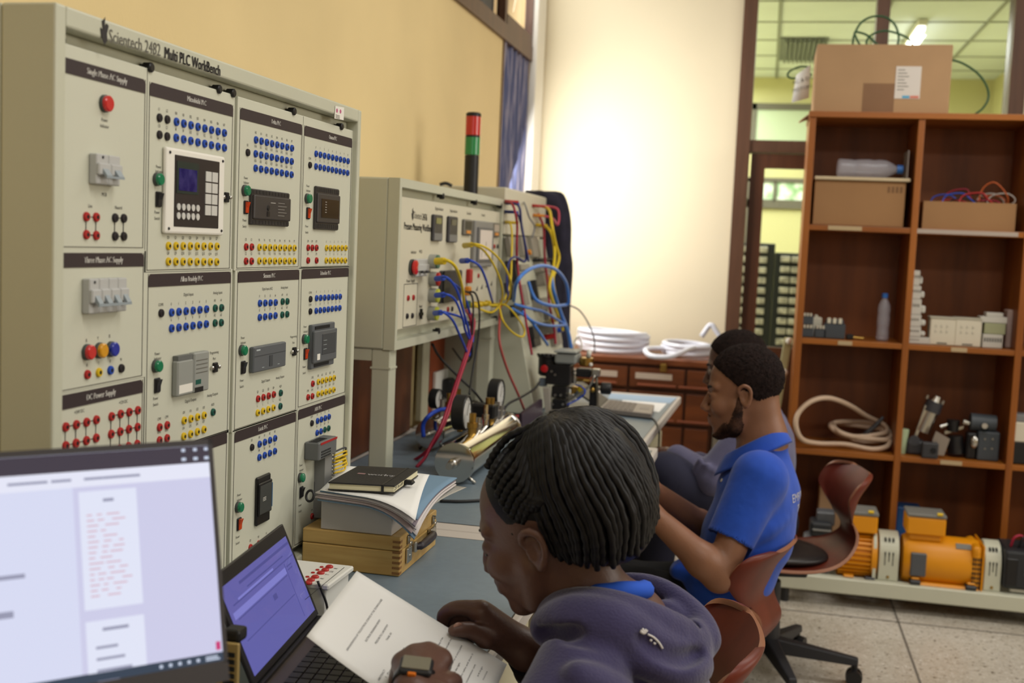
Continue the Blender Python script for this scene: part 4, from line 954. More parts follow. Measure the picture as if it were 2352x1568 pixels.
# notebook
t = thing('notebook', 'black elastic banded notebook lying on the loose white paper', 'notebook', (-.68, 1.95, .91))
q = [PZ(753.6, 1106.6, .925), PZ(906.6, 1115, .925), PZ(961.7, 1076, .925), PZ(822.5, 1069, .925)]
def slab(q, dz0, dz1, inset=0.0):
    c = sum(q, Vector())/4; p = [v+(c-v).normalized()*inset for v in q]
    return [v+V(0, 0, dz0) for v in p]+[v+V(0, 0, dz1) for v in p]
m_nb = mat('notebook_black', (30, 29, 31), .55, bump=.1, bscale=300)
b = MB(); b.hexa(slab(q, -.0025, 0)); b.hexa(slab(q, -.0145, -.0125)); b.obj('cover', m_nb, t, bevel=.0008)
MB().hexa(slab(q, -.0125, -.0025, .003)).obj('pages', mat('pages_ivory', (222, 214, 178), .8), t)
a = q[0].lerp(q[1], .80); c = q[3].lerp(q[2], .80); w = (q[1]-q[0]).normalized()*.004
b = MB(); b.hexa([a-V(0, .0006, .0146), a+w-V(0, .0006, .0146), c+w+V(0, .0006, -.0146), c+V(0, .0006, -.0146), a+V(0, -.0006, .0006), a+w+V(0, -.0006, .0006), c+w+V(0, .0006, .0006), c+V(0, .0006, .0006)])
b.obj('elastic_band', m_black, t)
e = q[1].lerp(q[2], .45); b = MB(); b.rbox(e.x-.004, e.x+.016, e.y-.008, e.y+.008, e.z-.012, e.z-.004, .003, 1); b.obj('pen_loop', m_black, t)
b = MB(); l0 = PZ(845, 1088.5, .9254); l1 = PZ(908, 1092.5, .9254)
textfit(b, 'worley', l0, l1, .021, up=(q[3]-q[0]), bold=.0005); b.obj('cover_lettering', mat('silver_print', (196, 194, 194), .5), t)
l2 = PZ(822, 1086.5, .9254); l3 = PZ(839, 1088, .9254); d = (l3-l2); b = MB()
for k in range(3): b.hexa([l2+V(0, -.004+.003*k, 0), l3+V(0, -.004+.003*k, 0), l3+V(0, -.0025+.003*k, 0), l2+V(0, -.0025+.003*k, 0)]+[l2+V(0, -.004+.003*k, .0003), l3+V(0, -.004+.003*k, .0003), l3+V(0, -.0025+.003*k, .0003), l2+V(0, -.0025+.003*k, .0003)])
b.obj('cover_emblem', mat('emblem_rose', (190, 150, 150), .5), t)
b = MB(); l0 = q[1].lerp(q[2], .03)+V(.0, 0, -.0075); l1 = q[1].lerp(q[2], .36)+V(.0, 0, -.0075)
textfit(b, 'Z0 Boldfl', l0+V(-.0015, 0, 0), l1+V(-.0015, 0, 0), .008); b.obj('edge_lettering', m_print, t)
# coil of black cord end at the bench foot
tag(MB().tube([PZ(722, 1133, .905)+V(.007*math.cos(a), .003*math.sin(a)-.02, .009*math.sin(a)) for a in [k*.6 for k in range(22)]], .0022, 6, 3).obj('coiled_cord', m_black, None, smooth=True), 'small black coiled cord tucked between bench panel and booklets', 'cord')
# trainer box with red sockets
t = thing('trainer_box', 'white box with rows of red sockets in front of the wooden case', 'trainer', (-.70, 1.62, .76))
zt = .83
TR = PZ(813, 1299, zt); TL = PZ(692, 1286, zt); FR_ = PZ(714, 1358, zt); yv = TR.y
x1 = TR.x; xl = x1-.27 if x1-.27 > -.785 else -.785; yf = 1.588
MB().rbox(xl+.006, x1-.006, yf+.006, yv-.006, .7605, zt-.008, .002, 1).obj('case', mat('trainer_white', (224, 222, 214), .5), t)
f = MB().rbox(xl, x1, yf, yv, zt-.009, zt, .002, 1).obj('face_plate', mat('trainer_white', (0, 0, 0)), t)
for c in ((756.5, 1302.8), (747, 1310), (736.6, 1316.8), (723.8, 1326), (714, 1333), (708, 1340)):
    p = PZ(*c, zt); MB().lathe(p, (0, 0, 1), [(0, .0062), (.002, .0062), (.0035, .0045)], 14).obj('red_socket', m_red, f, smooth=2)
for c in ((738.7, 1302.5), (729, 1309), (718.7, 1315.5), (706, 1325)):
    p = PZ(*c, zt); MB().lathe(p, (0, 0, 1), [(0, .0032), (.0015, .003)], 10).obj('indicator_lamp', m_red, f, smooth=2)
b = MB(); pp = [PZ(*c, zt) for c in ((790, 1303), (735, 1348), (700, 1377))]
for a, c in zip(pp, pp[1:]): b.prism([a, c, c+V(.0008, 0, 0), a+V(.0008, 0, 0)], (0, 0, .0004))
b.obj('printed_line', m_print, f)
for k, c in enumerate(((772, 1305), (762, 1312), (752, 1319), (740, 1328), (731, 1335), (720, 1343))):
    b = MB(); p = PZ(*c, zt+.0003); write(b, ('R', 'S1', 'T', 'R', 'S1', 'T')[k], .009, frame(p, (0, 1, 0), (-1, 0, 0))); b.obj('printed_lettering', m_print, f)
# open laptop
lh0 = V(-.628, 1.574, .785); lh1 = V(-.597, 1.290, .785); ld = (lh1-lh0).normalized(); lx = V(-ld.y, ld.x, 0)   # lx: out from the hinge over the keys
if lx.x < 0: lx = -lx
lt0 = V(-.688, 1.572, .920); lu = (lt0-lh0); lu = (lu-ld*lu.dot(ld)).normalized(); ln = ld.cross(lu)
if ln.x < 0: ln = -ln
LW, LH = .288, .152
L = thing('laptop', 'dark laptop with a glowing violet screen, open before the woman', 'laptop', tuple(lh0))
m_lap = mat('laptop_black', (30, 29, 32), .4)
def lid(a, c, h0, h1, d0, d1, mb):   # box on the lid: along the hinge a..c, up h0..h1, depth d0..d1
    P_ = lambda s_, h_, d_: lh0+ld*s_+lu*h_+ln*d_
    mb.hexa([P_(a, h0, d0), P_(c, h0, d0), P_(c, h0, d1), P_(a, h0, d1), P_(a, h1, d0), P_(c, h1, d0), P_(c, h1, d1), P_(a, h1, d1)])
b = MB(); lid(0, LW, .004, LH, -.006, 0, b); S = b.obj('screen_lid', m_lap, L, bevel=.0015)
def glow(name, c, e=1.0, coat=0.0):
    M = mat(name, c, .25, emit=e, coat=coat, spec=.5); M.node_tree.nodes['Principled BSDF'].inputs['Base Color'].default_value = (.01, .01, .012, 1); return M
m_ls = glow('laptop_screen', (96, 95, 166), 1.0, .6); m_lsd = glow('laptop_screen_dark', (74, 74, 138)); m_lsl = glow('laptop_screen_light', (122, 122, 196))
b = MB(); lid(.010, LW-.010, .014, LH-.018, 0, .0006, b); b.obj('display', m_ls, S)
b = MB().m(m_lsd)
for (a, c, h0, h1) in ((.012, .22, LH-.030, LH-.026), (.05, .2, LH-.040, LH-.038), (.012, .26, LH-.048, LH-.046), (.06, .26, .085, .0865), (.06, .26, .055, .0565), (.055, .0565, .02, LH-.05), (.12, .135, .070, .078), (.03, .05, .095, .097), (.03, .05, .09, .092)): lid(a, c, h0, h1, .0006, .0009, b)
b.m(m_lsl); lid(.10, .24, LH-.046, LH-.043, .0006, .001, b); lid(.058, .27, .088, LH-.055, .0006, .0008, b)
b.obj('screen_content', None, S)
def base(a, c, x0, x1, z0, z1, mb):
    P_ = lambda s_, x_, z_: lh0+ld*s_+lx*x_+V(0, 0, z_)
    mb.hexa([P_(a, x0, z0), P_(c, x0, z0), P_(c, x1, z0), P_(a, x1, z0), P_(a, x0, z1), P_(c, x0, z1), P_(c, x1, z1), P_(a, x1, z1)])
b = MB(); base(0, LW, .0, .195, -.022, -.003, b); K = b.obj('keyboard_base', mat('laptop_base', (74, 64, 58), .4), L, bevel=.002)
b = MB()
for r in range(6):
    for k in range(14): base(.012+.019*k, .0285+.019*k, .026+.0165*r, .0405+.0165*r, -.003, -.0005, b)
b.obj('keys', m_black, K, bevel=.0006)
b = MB(); base(.09, .18, .14, .185, -.003, -.0024, b); b.obj('touchpad', m_dark, K)
b = MB(); base(.003, LW-.003, -.006, .004, -.012, .002, b); b.obj('hinge', m_black, L)
tag(MB().tube([lh0+V(-.01, .012, .05), lh0+V(.003, .014, .02), lh0+V(.012, .015, -.008), lh0+V(.03, .03, -.022)], .002, 6, 6).obj('cable', m_black, None, smooth=True), 'thin black cable down the edge of the open laptop', 'cable')
# slotted cable duct offcut between monitor and laptop
t = thing('slotted_duct', 'tan slotted wiring duct standing between monitor and laptop', 'wiring duct', (-.60, 1.20, .76))
pa = PY(527, 1470, 1.20); b = MB()
MB().rbox(pa.x-.012, pa.x-.006, 1.19, 1.23, .7605, pa.z, .001, 1).obj('back', mat('duct_tan', (160, 136, 84), .5), t)
b = MB(); b.rbox(pa.x-.006, pa.x+.016, 1.19, 1.196, .7605, pa.z, .0008, 1)
b.obj('side', mat('duct_tan', (0, 0, 0)), t)
for k in range(9): MB().box(pa.x-.002, pa.x+.012, 1.1888, 1.1901, pa.z-.016-.0085*k, pa.z-.0105-.0085*k).obj('slot', m_hole, t)
MB().rbox(pa.x-.010, pa.x+.012, 1.20, 1.225, pa.z-.004, pa.z+.012, .004, 2).obj('plug', m_black, t)
# monitor
Pb = V(-.496, 1.004, .936); Pt = V(-.540, 1.046, 1.149); mh = V(.692, .722, 0); mu = (Pt-Pb).normalized(); mh = (mh-mu*mh.dot(mu)).normalized(); mn = mu.cross(mh)
if mn.y > 0: mn = -mn
MHt = (Pt-Pb).length
MO = thing('monitor', 'black bezelled desktop monitor showing a bright white web page', 'monitor', (-.64, .86, .76))
def mon(a, c, h0, h1, d0, d1, mb):  # a..c leftwards from the outer edge
    P_ = lambda s_, h_, d_: Pb-mh*s_+mu*h_+mn*d_
    mb.hexa([P_(a, h0, d0), P_(c, h0, d0), P_(c, h0, d1), P_(a, h0, d1), P_(a, h1, d0), P_(c, h1, d0), P_(c, h1, d1), P_(a, h1, d1)])
MWd = .40
b = MB(); mon(0, MWd, -.018, MHt, -.025, -.001, b); bz = b.obj('housing', mat('monitor_black', (40, 38, 42), .45), MO, bevel=.002)
b = MB(); mon(0, MWd, -.018, .002, -.001, .0012, b); mon(0, .0045, 0, MHt, -.001, .0012, b); mon(MWd-.0045, MWd, 0, MHt, -.001, .0012, b); mon(0, MWd, MHt-.006, MHt, -.001, .0012, b)
b.obj('bezel', mat('monitor_bezel', (70, 68, 72), .4), MO)
m_pg = glow('page_white', (214, 218, 242)); m_lav = glow('page_lavender', (204, 204, 232)); m_top = glow('browser_bar', (64, 58, 70)); m_card2 = glow('page_card', (224, 228, 246)); m_tb = glow('taskbar', (52, 66, 84)); m_tx = glow('page_text_red', (214, 184, 200)); m_tg = glow('page_text_grey', (150, 152, 176)); m_mn = glow('page_menu', (228, 230, 246)); m_ic = glow('icon_light', (200, 210, 230)); m_pk = glow('icon_pink', (200, 60, 120))
b = MB(); mon(.0045, MWd-.0045, .002, MHt-.006, -.001, 0, b); D = b.obj('display', m_pg, MO)
def mp(u, v): 
    p = PP(u, v, Pb, mn); return -(p-Pb).dot(mh), (p-Pb).dot(mu)
b = MB()
def scr(m_, a, c, h0, h1, d): b.m(m_); mon(a, c, h0, h1, d, d+.0002, b)
R0 = .0046
hT = MHt-.0062
scr(m_top, R0, MWd-.005, hT-.017, hT, 0)
scr(m_mn, R0, MWd-.005, hT-.032, hT-.017, 0)
a1, _ = mp(168, 1150); a0, _ = mp(305, 1120); aL, _ = mp(345, 1110)
scr(m_lav, R0, a1, .010, hT-.032, 0)
a2, hh = mp(180, 1130); a3, _ = mp(312, 1118); _, hb = mp(325, 1385)
scr(m_card2, a3, a2, hb, hh, .0003)
_, hc1 = mp(330, 1410)
scr(m_card2, a3, a2, .010, hc1, .0003)
random.seed(4)
for k in range(16):
    h_ = hh-.022-(hh-hb-.03)*k/16; x = a2-.006
    while x > a3+.008+random.random()*.018:
        w = .004+.010*random.random(); scr(m_tx, max(a3+.006, x-w), x, h_-.0016, h_, .0006); x -= w+.002+.006*random.random()
scr(m_tg, (a2+a3)/2-.005, (a2+a3)/2+.005, hh-.011, hh-.008, .0006); scr(m_tg, (a2+a3)/2-.012, (a2+a3)/2+.012, hc1-.010, hc1-.007, .0006)
for k in range(5): scr(m_tg, a2-.028-.006*(k % 3), a2-.008, hc1-.026-.0105*k, hc1-.0235-.0105*k, .0006)
for u in (300, 260, 215, 140, 85, 40): 
    a_, _ = mp(u, 1100); scr(m_tg, a_-.009, a_+.009, hT-.026, hT-.0235, .0006)
a_, h_ = mp(30, 1325); scr(m_tg, a_-.01, MWd-.01, h_-.002, h_+.002, .0006); a_, h_ = mp(20, 1412); scr(m_tg, a_-.004, MWd-.01, h_-.003, h_+.003, .0006)
scr(m_tb, R0, MWd-.005, .002, .0105, .0003)
for u in (420, 447, 472): 
    a_, _ = mp(u, 1030); scr(m_ic, a_-.0018, a_+.0018, hT-.005, hT-.002, .0006); scr(m_ic, a_-.0022, a_+.0022, hT-.014, hT-.011, .0006)
for k in range(5): scr(m_ic, .028+.009*k, .031+.009*k, .0045, .0075, .0006)
scr(m_ic, .008, .022, .004, .0055, .0006); scr(m_ic, .010, .022, .0065, .008, .0006); scr(m_pk, .0065, .011, .013, .021, .0006)
b.obj('screen_content', None, D)
b = MB(); cpt = Pb-mh*(MWd/2)-mn*.075
b.rbox(cpt.x-.03, cpt.x+.03, cpt.y-.012, cpt.y+.02, .765, cpt.z+.05, .006, 2); b.obj('stand_neck', mat('monitor_black', (0, 0, 0)), MO)
MB().rbox(cpt.x-.11, cpt.x+.11, cpt.y-.08, cpt.y+.09, .7605, .772, .005, 2).obj('stand_base', mat('monitor_black', (0, 0, 0)), MO)

# ------------------------------------------------------------------ pressure vessels and gauges on the middle table
def vessel(label, c0, c1, r, ):
    c0 = Vector(c0); c1 = Vector(c1); d = (c1-c0).normalized(); L_ = (c1-c0).length
    t = thing('pressure_vessel', label, 'vessel', (c0.x, c0.y, .76), 'polished pressure vessels')
    MB().lathe(c0, d, [(.004, r*.92), (.02, r*.94), (L_-.02, r*.94), (L_-.004, r*.92)], 40).obj('shell', m_chrome, t, smooth=2)
    MB().lathe(c0, d, [(-.004, r*.6), (-.003, r*.98), (0, r), (.012, r), (.014, r*.9)], 40).obj('end_flange', m_chrome, t, smooth=2)
    MB().lathe(c1, -d, [(-.004, r*.6), (-.003, r*.98), (0, r), (.012, r), (.014, r*.9)], 40).obj('end_flange', m_chrome, t, smooth=2)
    MB().lathe(c0, -d, [(0, r*.26), (.02, r*.24), (.022, r*.19), (.05, r*.17)], 16).obj('nozzle', m_steel, t, smooth=2)
    s = V(-d.y, d.x, 0)
    for q in (c0+d*.03, c1-d*.03):
        b = MB()
        for k in (-1, 1): b.cyl(q+s*k*r*.55-V(0, 0, r*.75), q+s*k*r*.95+V(0, 0, .762-q.z), .005, .005, 8)
        b.obj('foot', m_steel, t, smooth=True)
    return t, d
v1, d1_ = vessel('larger polished steel pressure vessel, lying in front on the middle table', (-.722, 2.665, .815), (-.726, 3.24, .815), .051)
v2, d2_ = vessel('smaller polished vessel behind, with a blue hose on its nozzle', (-.905, 3.06, .812), (-.885, 3.50, .812), .043)
def fitting(t, p, h, r, mm, name='fitting'):
    p = Vector(p); MB().lathe(p, (0, 0, 1), [(0, r), (h*.3, r), (h*.32, r*1.25), (h*.55, r*1.25), (h*.57, r*.8), (h, r*.8)], 10).obj(name, mm, t, smooth=2)
def gauge(c, r, ax, label, foot, dep=.034):
    c = Vector(c); ax = Vector(ax).normalized()
    t = thing('pressure_gauge', label, 'gauge', foot, 'round black pressure gauges')
    b = MB(); b.lathe(c, ax, [(-dep, r*.6), (-dep+.002, r*.95), (-dep+.004, r), (0, r), (.002, r*.97), (.0022, r*.9), (-.002, r*.88)], 32); b.obj('case', mat('gauge_black', (30, 30, 30), .45), t, smooth=2)
    MB().lathe(c, ax, [(-.002, r*.88), (-.0015, r*.88)], 32).obj('dial', mat('dial_white', (206, 204, 198), .5), t)
    s = ax.cross(V(0, 0, 1)).normalized(); F = frame(c-ax*.001, s*-1 if False else V(0, 0, 1).cross(ax), V(0, 0, 1))
    b = MB()
    for k in range(11):
        a = math.radians(225-27*k); u = V(math.cos(a), math.sin(a), 0)
        b.hexa([F @ (u*r*.68+V(-u.y, u.x, 0)*w) for w in (-.0006, .0006)]+[F @ (u*r*.82+V(-u.y, u.x, 0)*w) for w in (.0006, -.0006)]+[F @ (u*r*.68+V(-u.y, u.x, 0)*w+V(0, 0, .0004)) for w in (-.0006, .0006)]+[F @ (u*r*.82+V(-u.y, u.x, 0)*w+V(0, 0, .0004)) for w in (.0006, -.0006)])
    b.obj('scale', m_print, t)
    b = MB(); b.hexa([F @ V(*q) for q in ((-.001, -r*.15, .001), (.001, -r*.15, .001), (.0012+r*.3, r*.55, .001), (r*.3, r*.55, .001), (-.001, -r*.15, .0016), (.001, -r*.15, .0016), (.0012+r*.3, r*.55, .0016), (r*.3, r*.55, .0016))]); b.obj('needle', m_print, t)
    f = Vector(foot); MB().cyl(f, V(f.x, f.y, c.z-r*.9), .008, .008, 10).obj('stem', m_brass, t, smooth=True)
    return t
g1 = PY(1073, 948, 2.86); gauge(g1, .047, (1, -.02, 0), 'large pressure gauge on the front vessel, dial half seen', (g1.x-.018, g1.y, .86))
g2 = PY(1150, 906, 3.35); gauge(g2, .048, (1, -.03, 0), 'pressure gauge standing furthest along, against the cream sloping board', (g2.x-.015, g2.y+.008, .80))
g3 = PY(1008, 916, 3.30); gauge(g3, .031, (.97, -.12, 0), 'smallest pressure gauge, before the white wall socket', (g3.x-.012, g3.y+.006, .855), .026)
for (u, v, Y, h_, r_, mm) in ((1053, 1040, 2.84, .055, .012, m_brass), (1070, 1022, 2.90, .035, .010, m_steel), (1091, 1003, 2.98, .06, .009, m_chrome), (1106, 985, 3.05, .07, .010, m_brass), (1121, 978, 3.11, .05, .011, m_steel), (1140, 968, 3.18, .03, .010, m_steel)):
    p = PY(u, v, Y); fitting(v1, (-.724, Y, .86), h_, r_, mm)
for Y, h_, mm in ((3.15, .05, m_steel), (3.22, .06, m_brass), (3.33, .06, m_brass), (3.42, .03, m_steel)): fitting(v2, (-.897, Y, .85), h_, .009, mm)
p = PY(1112, 938, 3.04); t = thing('pressure_transmitter', 'black box transmitter between the two big gauges', 'transmitter', (p.x, p.y, .9))
MB().rbox(p.x-.035, p.x+.035, 3.02, 3.07, p.z-.026, p.z+.014, .006, 2).obj('body', m_black, t); MB().cyl((p.x+.01, 3.045, .93), (p.x+.01, 3.045, p.z-.02), .008).obj('stem', m_brass, t)
tag(MB().tube([(-.905, 3.0, .812), PY(972, 975, 3.0), PY(985, 955, 3.0), PY(1010, 941, 3.05), PY(1040, 939, 3.1)], .006, 8, 6).obj('blue_hose', m_cb, None, smooth=True), 'bright blue hose arching from the smaller vessel nozzle', 'hose')
tag(MB().tube([PZ(1010, 1150, .764), PZ(1060, 1151, .764), PZ(1110, 1148, .764), PZ(1180, 1140, .764)], .004, 6, 6).obj('cable', m_ck, None, smooth=True), 'black cable lying straight across the middle table', 'cable')
for k, v in enumerate((958, 972)):
    tag(MB().tube([PZ(1140, v+2, .768), PZ(1180, v-1, .768), PZ(1215, v-2, .768)], .007, 8, 4).obj('red_lead', m_red, None, smooth=True), ('upper' if k == 0 else 'lower')+' of two red leads lying behind the steel vessel', 'lead')
# ------------------------------------------------------------------ chest of drawers at the end wall
YC = 5.25
t = thing('drawer_chest', 'long brown wooden chest of drawers against the bright end wall', 'chest', (-.7, YC, 0))
zc = PY(1500, 823, YC).z; x0, x1 = -1.17, -.20
MB().rbox(x0, x1, YC-.015, 5.74, zc-.03, zc, .005, 2).obj('top', m_chest, t)
MB().rbox(x0+.01, x1-.01, YC+.004, 5.73, .06, zc-.03, .003, 1).obj('carcass', mat('chest_dark', (74, 38, 20), .5), t)
for x in (x0+.02, x1-.07): MB().rbox(x, x+.05, YC+.01, YC+.06, 0, .06, .003, 1).obj('foot', m_chest, t)
lab = mat('drawer_label', (196, 180, 164), .8)
edges = [x0+.02, -.88, -.595, -.33, x1-.01]; zr = [zc-.04, zc-.15, zc-.31, zc-.47, zc-.65]
for r in range(4):
    for c in range(4):
        xa, xb = edges[c]+.006, edges[c+1]-.006
        d = MB().rbox(xa, xb, YC-.012, YC+.006, zr[r+1]+.012, zr[r]-.004, .004, 2).obj('drawer', m_chest, t)
        MB().rbox((xa+xb)/2-.09, (xa+xb)/2+.09, YC-.026, YC-.010, zr[r+1]+.020, zr[r+1]+.032, .004, 2).obj('drawer_pull', mat('pull_redwood', (132, 72, 46), .4), d)
        if r == 0 and c < 3 or (r == 3 and c == 2):
            z = zr[r]-(.042 if r == 0 else .05); w = .10 if r == 0 else .03
            q = MB().box((xa+xb)/2-w+(-.03 if c == 1 else 0), (xa+xb)/2+w*(.9 if c == 1 else .7), YC-.0135, YC-.012, z-.014, z+.014); q.obj('label_card', lab, d)
p = PY(1524, 843, YC-.012); MB().rbox(p.x-.015, p.x+.015, p.y-.008, p.y, p.z-.022, p.z+.016, .003, 1).obj('hasp', m_brass, t)
# clear hose coils on the chest
m_hose = mat('clear_hose', (236, 240, 252), .25, spec=.6, trans=.1)
def coil(c, R_, turns, r, h, sq=1.0, jit=.012, tail=None, n=26):
    pts = []
    for k in range(int(turns*n)+1):
        a = 2*PI*k/n; f = 1+jit*math.sin(k*.37)*3
        pts.append(V(c[0]+R_*f*math.cos(a), c[1]+R_*f*sq*math.sin(a), c[2]+r+h*k/(turns*n)+.008*math.sin(k*.23)))
    if tail: pts += [Vector(q) for q in tail]
    return pts
hc = V(-.71, 5.50, zc)
b = MB()
tag(MB().tube(coil(hc, .165, 7, .0125, .085, 1.05), .0125, 8, 2).obj('hose_coil', m_hose, None, smooth=True), 'thick coil of clear white hose lying on the chest, before the brightest wall', 'hose', 'hose coils on the chest')
a = PY(1575, 800, 5.40)
tl = [PY(1590, 800, 5.33), PY(1560, 812, 5.22), PY(1530, 830, 5.19), PY(1495, 818, 5.20), PY(1482, 804, 5.27), PY(1500, 800, 5.36), PY(1540, 800, 5.42)]
for q in tl: q.z = max(q.z, zc+.016)
tag(MB().tube(coil((-.34, 5.47, zc), .12, 3, .013, .05, 1.0, tail=tl), .0125, 8, 3).obj('hose_coil', m_hose, None, smooth=True), 'loose clear hose coil with one loop hanging over the chest front', 'hose', 'hose coils on the chest')
p = PY(1630, 775, 5.6); tag(MB().tube([(p.x-.04, 5.6, zc+.09), (p.x, 5.6, zc+.15), (p.x+.03, 5.6, zc+.12), (p.x+.06, 5.6, zc+.08)], .013, 8, 4).obj('hose_end', m_hose, None, smooth=True), 'short piece of clear hose standing up behind the loose coil', 'hose')
p = PY(1559, 798, 5.42); t = thing('hose_clip', 'small dark metal clip standing between the two hose coils', 'clip', (p.x, 5.42, zc))
MB().rbox(p.x-.012, p.x+.012, 5.41, 5.43, zc+.0005, zc+.03, .003, 1).obj('base', m_dark, t); MB().cyl((p.x, 5.42, zc+.03), (p.x-.004, 5.42, zc+.06), .004).obj('pin', m_steel, t)

# ------------------------------------------------------------------ open shelf unit
YS = 4.80; SD = .36
def S_(u, v, dy=0.0): return PY(u, v, YS+dy)
zt = S_(1990, 257).z
zb = [S_(1853, 527).z, S_(1836, 788).z, S_(1829, 1041).z]       # undersides of the three middle boards
SH = thing('shelf_unit', 'tall open shelf unit of varnished brown boards, beside the glazed door', 'shelf', (.6, YS, 0))
ups = [.137, .558, .985, 1.41]; th = .026
for k, x in enumerate(ups): MB().box(x, x+th, YS+(.0 if k in (0, 3) else .002), YS+SD, 0, zt-.024).obj('upright', m_wood, SH, bevel=.002)
MB().box(ups[0]-.004, ups[3]+th+.004, YS-.006, YS+SD, zt-.024, zt).obj('top_board', m_woodh, SH, bevel=.002)
for j, z in enumerate(zb+[.07]):
    for k in range(3): MB().box(ups[k]+th, ups[k+1], YS+.004, YS+SD-.01, z, z+.022).obj('shelf_board', m_woodh, SH, bevel=.0015)
MB().box(ups[0], ups[3]+th, YS+SD-.01, YS+SD, .0, zt-.024).obj('back_panel', m_woodback, SH)
strip = mat('shelf_label', (178, 156, 120), .8)
for (u0, u1, v0, v1, j) in ((1902, 1980, 524, 535, 0), (2100, 2340, 532, 546, 0), (1925, 1958, 783, 792, 1), (2185, 2222, 800, 808, 1), (2160, 2210, 1064, 1074, 2)):
    a = S_(u0, v0); c = S_(u1, v0); z = zb[j]
    MB().box(a.x, c.x, YS+.0025, YS+.0042, z+.003, z+.020).obj('label_strip', strip if u0 != 2100 else mat('strip_grey', (170, 156, 144), .7), SH)
# big carton on top
t = thing('cardboard_carton', 'large cardboard carton with a white label on top of the shelf', 'carton', (.4, 5.0, zt))
a = S_(1880, 101, .04); c = S_(2176, 259, .04); xa, xb, z1 = a.x-.004, c.x+.004, a.z
MB().rbox(xa, xb, YS+.04, YS+.34, zt+.001, z1, .004, 1).obj('carton', m_card, t)
q0 = S_(1984, 191, .039); q1 = S_(2052, 250, .039); MB().box(q0.x, q1.x, YS+.0385, YS+.0402, zt+.002, q0.z).obj('tape_patch', m_cardd, t)
q0 = S_(2059, 152, .038); q1 = S_(2112, 227, .038); b = MB().m(mat('label_white', (214, 206, 198), .7)); b.box(q0.x, q1.x, YS+.038, YS+.0402, q1.z, q0.z)
b.m(mat('label_blue', (70, 160, 200), .6)); b.box(q0.x+.03, q0.x+.058, YS+.0375, YS+.0385, q1.z+.002, q1.z+.012); b.m(mat('label_coral', (206, 120, 100), .6)); b.box(q0.x+.06, q1.x-.004, YS+.0375, YS+.0385, q1.z+.002, q1.z+.012)
b.m(m_printg)
for k in range(7): b.box(q0.x+.008, q0.x+.035+.008*(k % 3), YS+.0375, YS+.0385, q0.z-.016-.013*k, q0.z-.013-.013*k)
b.obj('label', None, t)
b = MB(); b.quad(V(xa-.002, YS+.05, zt+.002), V(xa-.045, YS+.10, zt-.03), V(xa-.05, YS+.26, zt-.02), V(xa-.002, YS+.3, zt+.003)); f = b.obj('torn_flap', m_card, t); f.modifiers.new('thick', 'SOLIDIFY').thickness = .004
b = MB(); P_ = [PY(*q, YS+.16) for q in ((1862, 148), (1858, 225), (1818, 236), (1829, 172))]
b.rings([[P_[0], P_[3]], [P_[0].lerp(P_[1], .5)+V(0, -.01, 0), P_[3].lerp(P_[2], .5)+V(0, -.015, 0)], [P_[1], P_[2]]], False, False, False); o = b.obj('paper_note', m_paper, smooth=True); o.modifiers.new('thick', 'SOLIDIFY').thickness = .0006
tag(o, 'white written sheet sticking out beside the big carton on the shelf', 'paper')
b = MB(); F = frame(P_[0].lerp(P_[2], .5)+V(0, -.017, 0), (1, 0, .25), (-.2, 0, 1))
for k, (w, s_) in enumerate((('AC & DC', .022), ('MOTORS', .02))): write(b, w, s_, frame(P_[0].lerp(P_[2], .42)+V(0, -.018, -.035*k), (1, 0, .3), (-.3, 0, 1)))
b.obj('handwriting', m_printg, o)
m_cgr = mat('cable_green', (40, 84, 52), .5)
tag(MB().tube([PY(*q, YS+.2) for q in ((1958, 104), (1962, 80), (1978, 52), (2005, 38), (2035, 40), (2056, 58), (2064, 85), (2060, 110))], .0045, 8, 8).obj('green_cable', m_cgr, None, smooth=True), 'tallest green cable hoop rising out of the big carton', 'cable', 'green cable loops in the carton')
tag(MB().tube([PY(*q, YS+.15) for q in ((1980, 112), (1968, 90), (1964, 74), (1990, 80), (2010, 98), (2022, 110), (2000, 112), (1990, 96), (2005, 78), (2035, 71), (2070, 80), (2090, 92), (2100, 110))], .0045, 8, 8).obj('green_cable', m_cgr, None, smooth=True), 'low tangled green cable loops in the open carton top', 'cable', 'green cable loops in the carton')
tag(MB().tube([PY(*q, YS+.18) for q in ((1862, 154), (1838, 153), (1815, 163), (1809, 174), (1820, 180), (1845, 177), (1864, 170))], .004, 8, 8).obj('green_cable', m_cgr, None, smooth=True), 'green cable loop poking out past the written sheet', 'cable', 'green cable loops in the carton')
tag(MB().tube([PY(*q, YS+.2) for q in ((2178, 136), (2210, 145), (2245, 168), (2266, 198), (2270, 225), (2258, 248), (2240, 262))], .0045, 8, 8).obj('green_cable', m_cgr, None, smooth=True), 'green cable bowing down from the carton to the shelf top', 'cable', 'green cable loops in the carton')
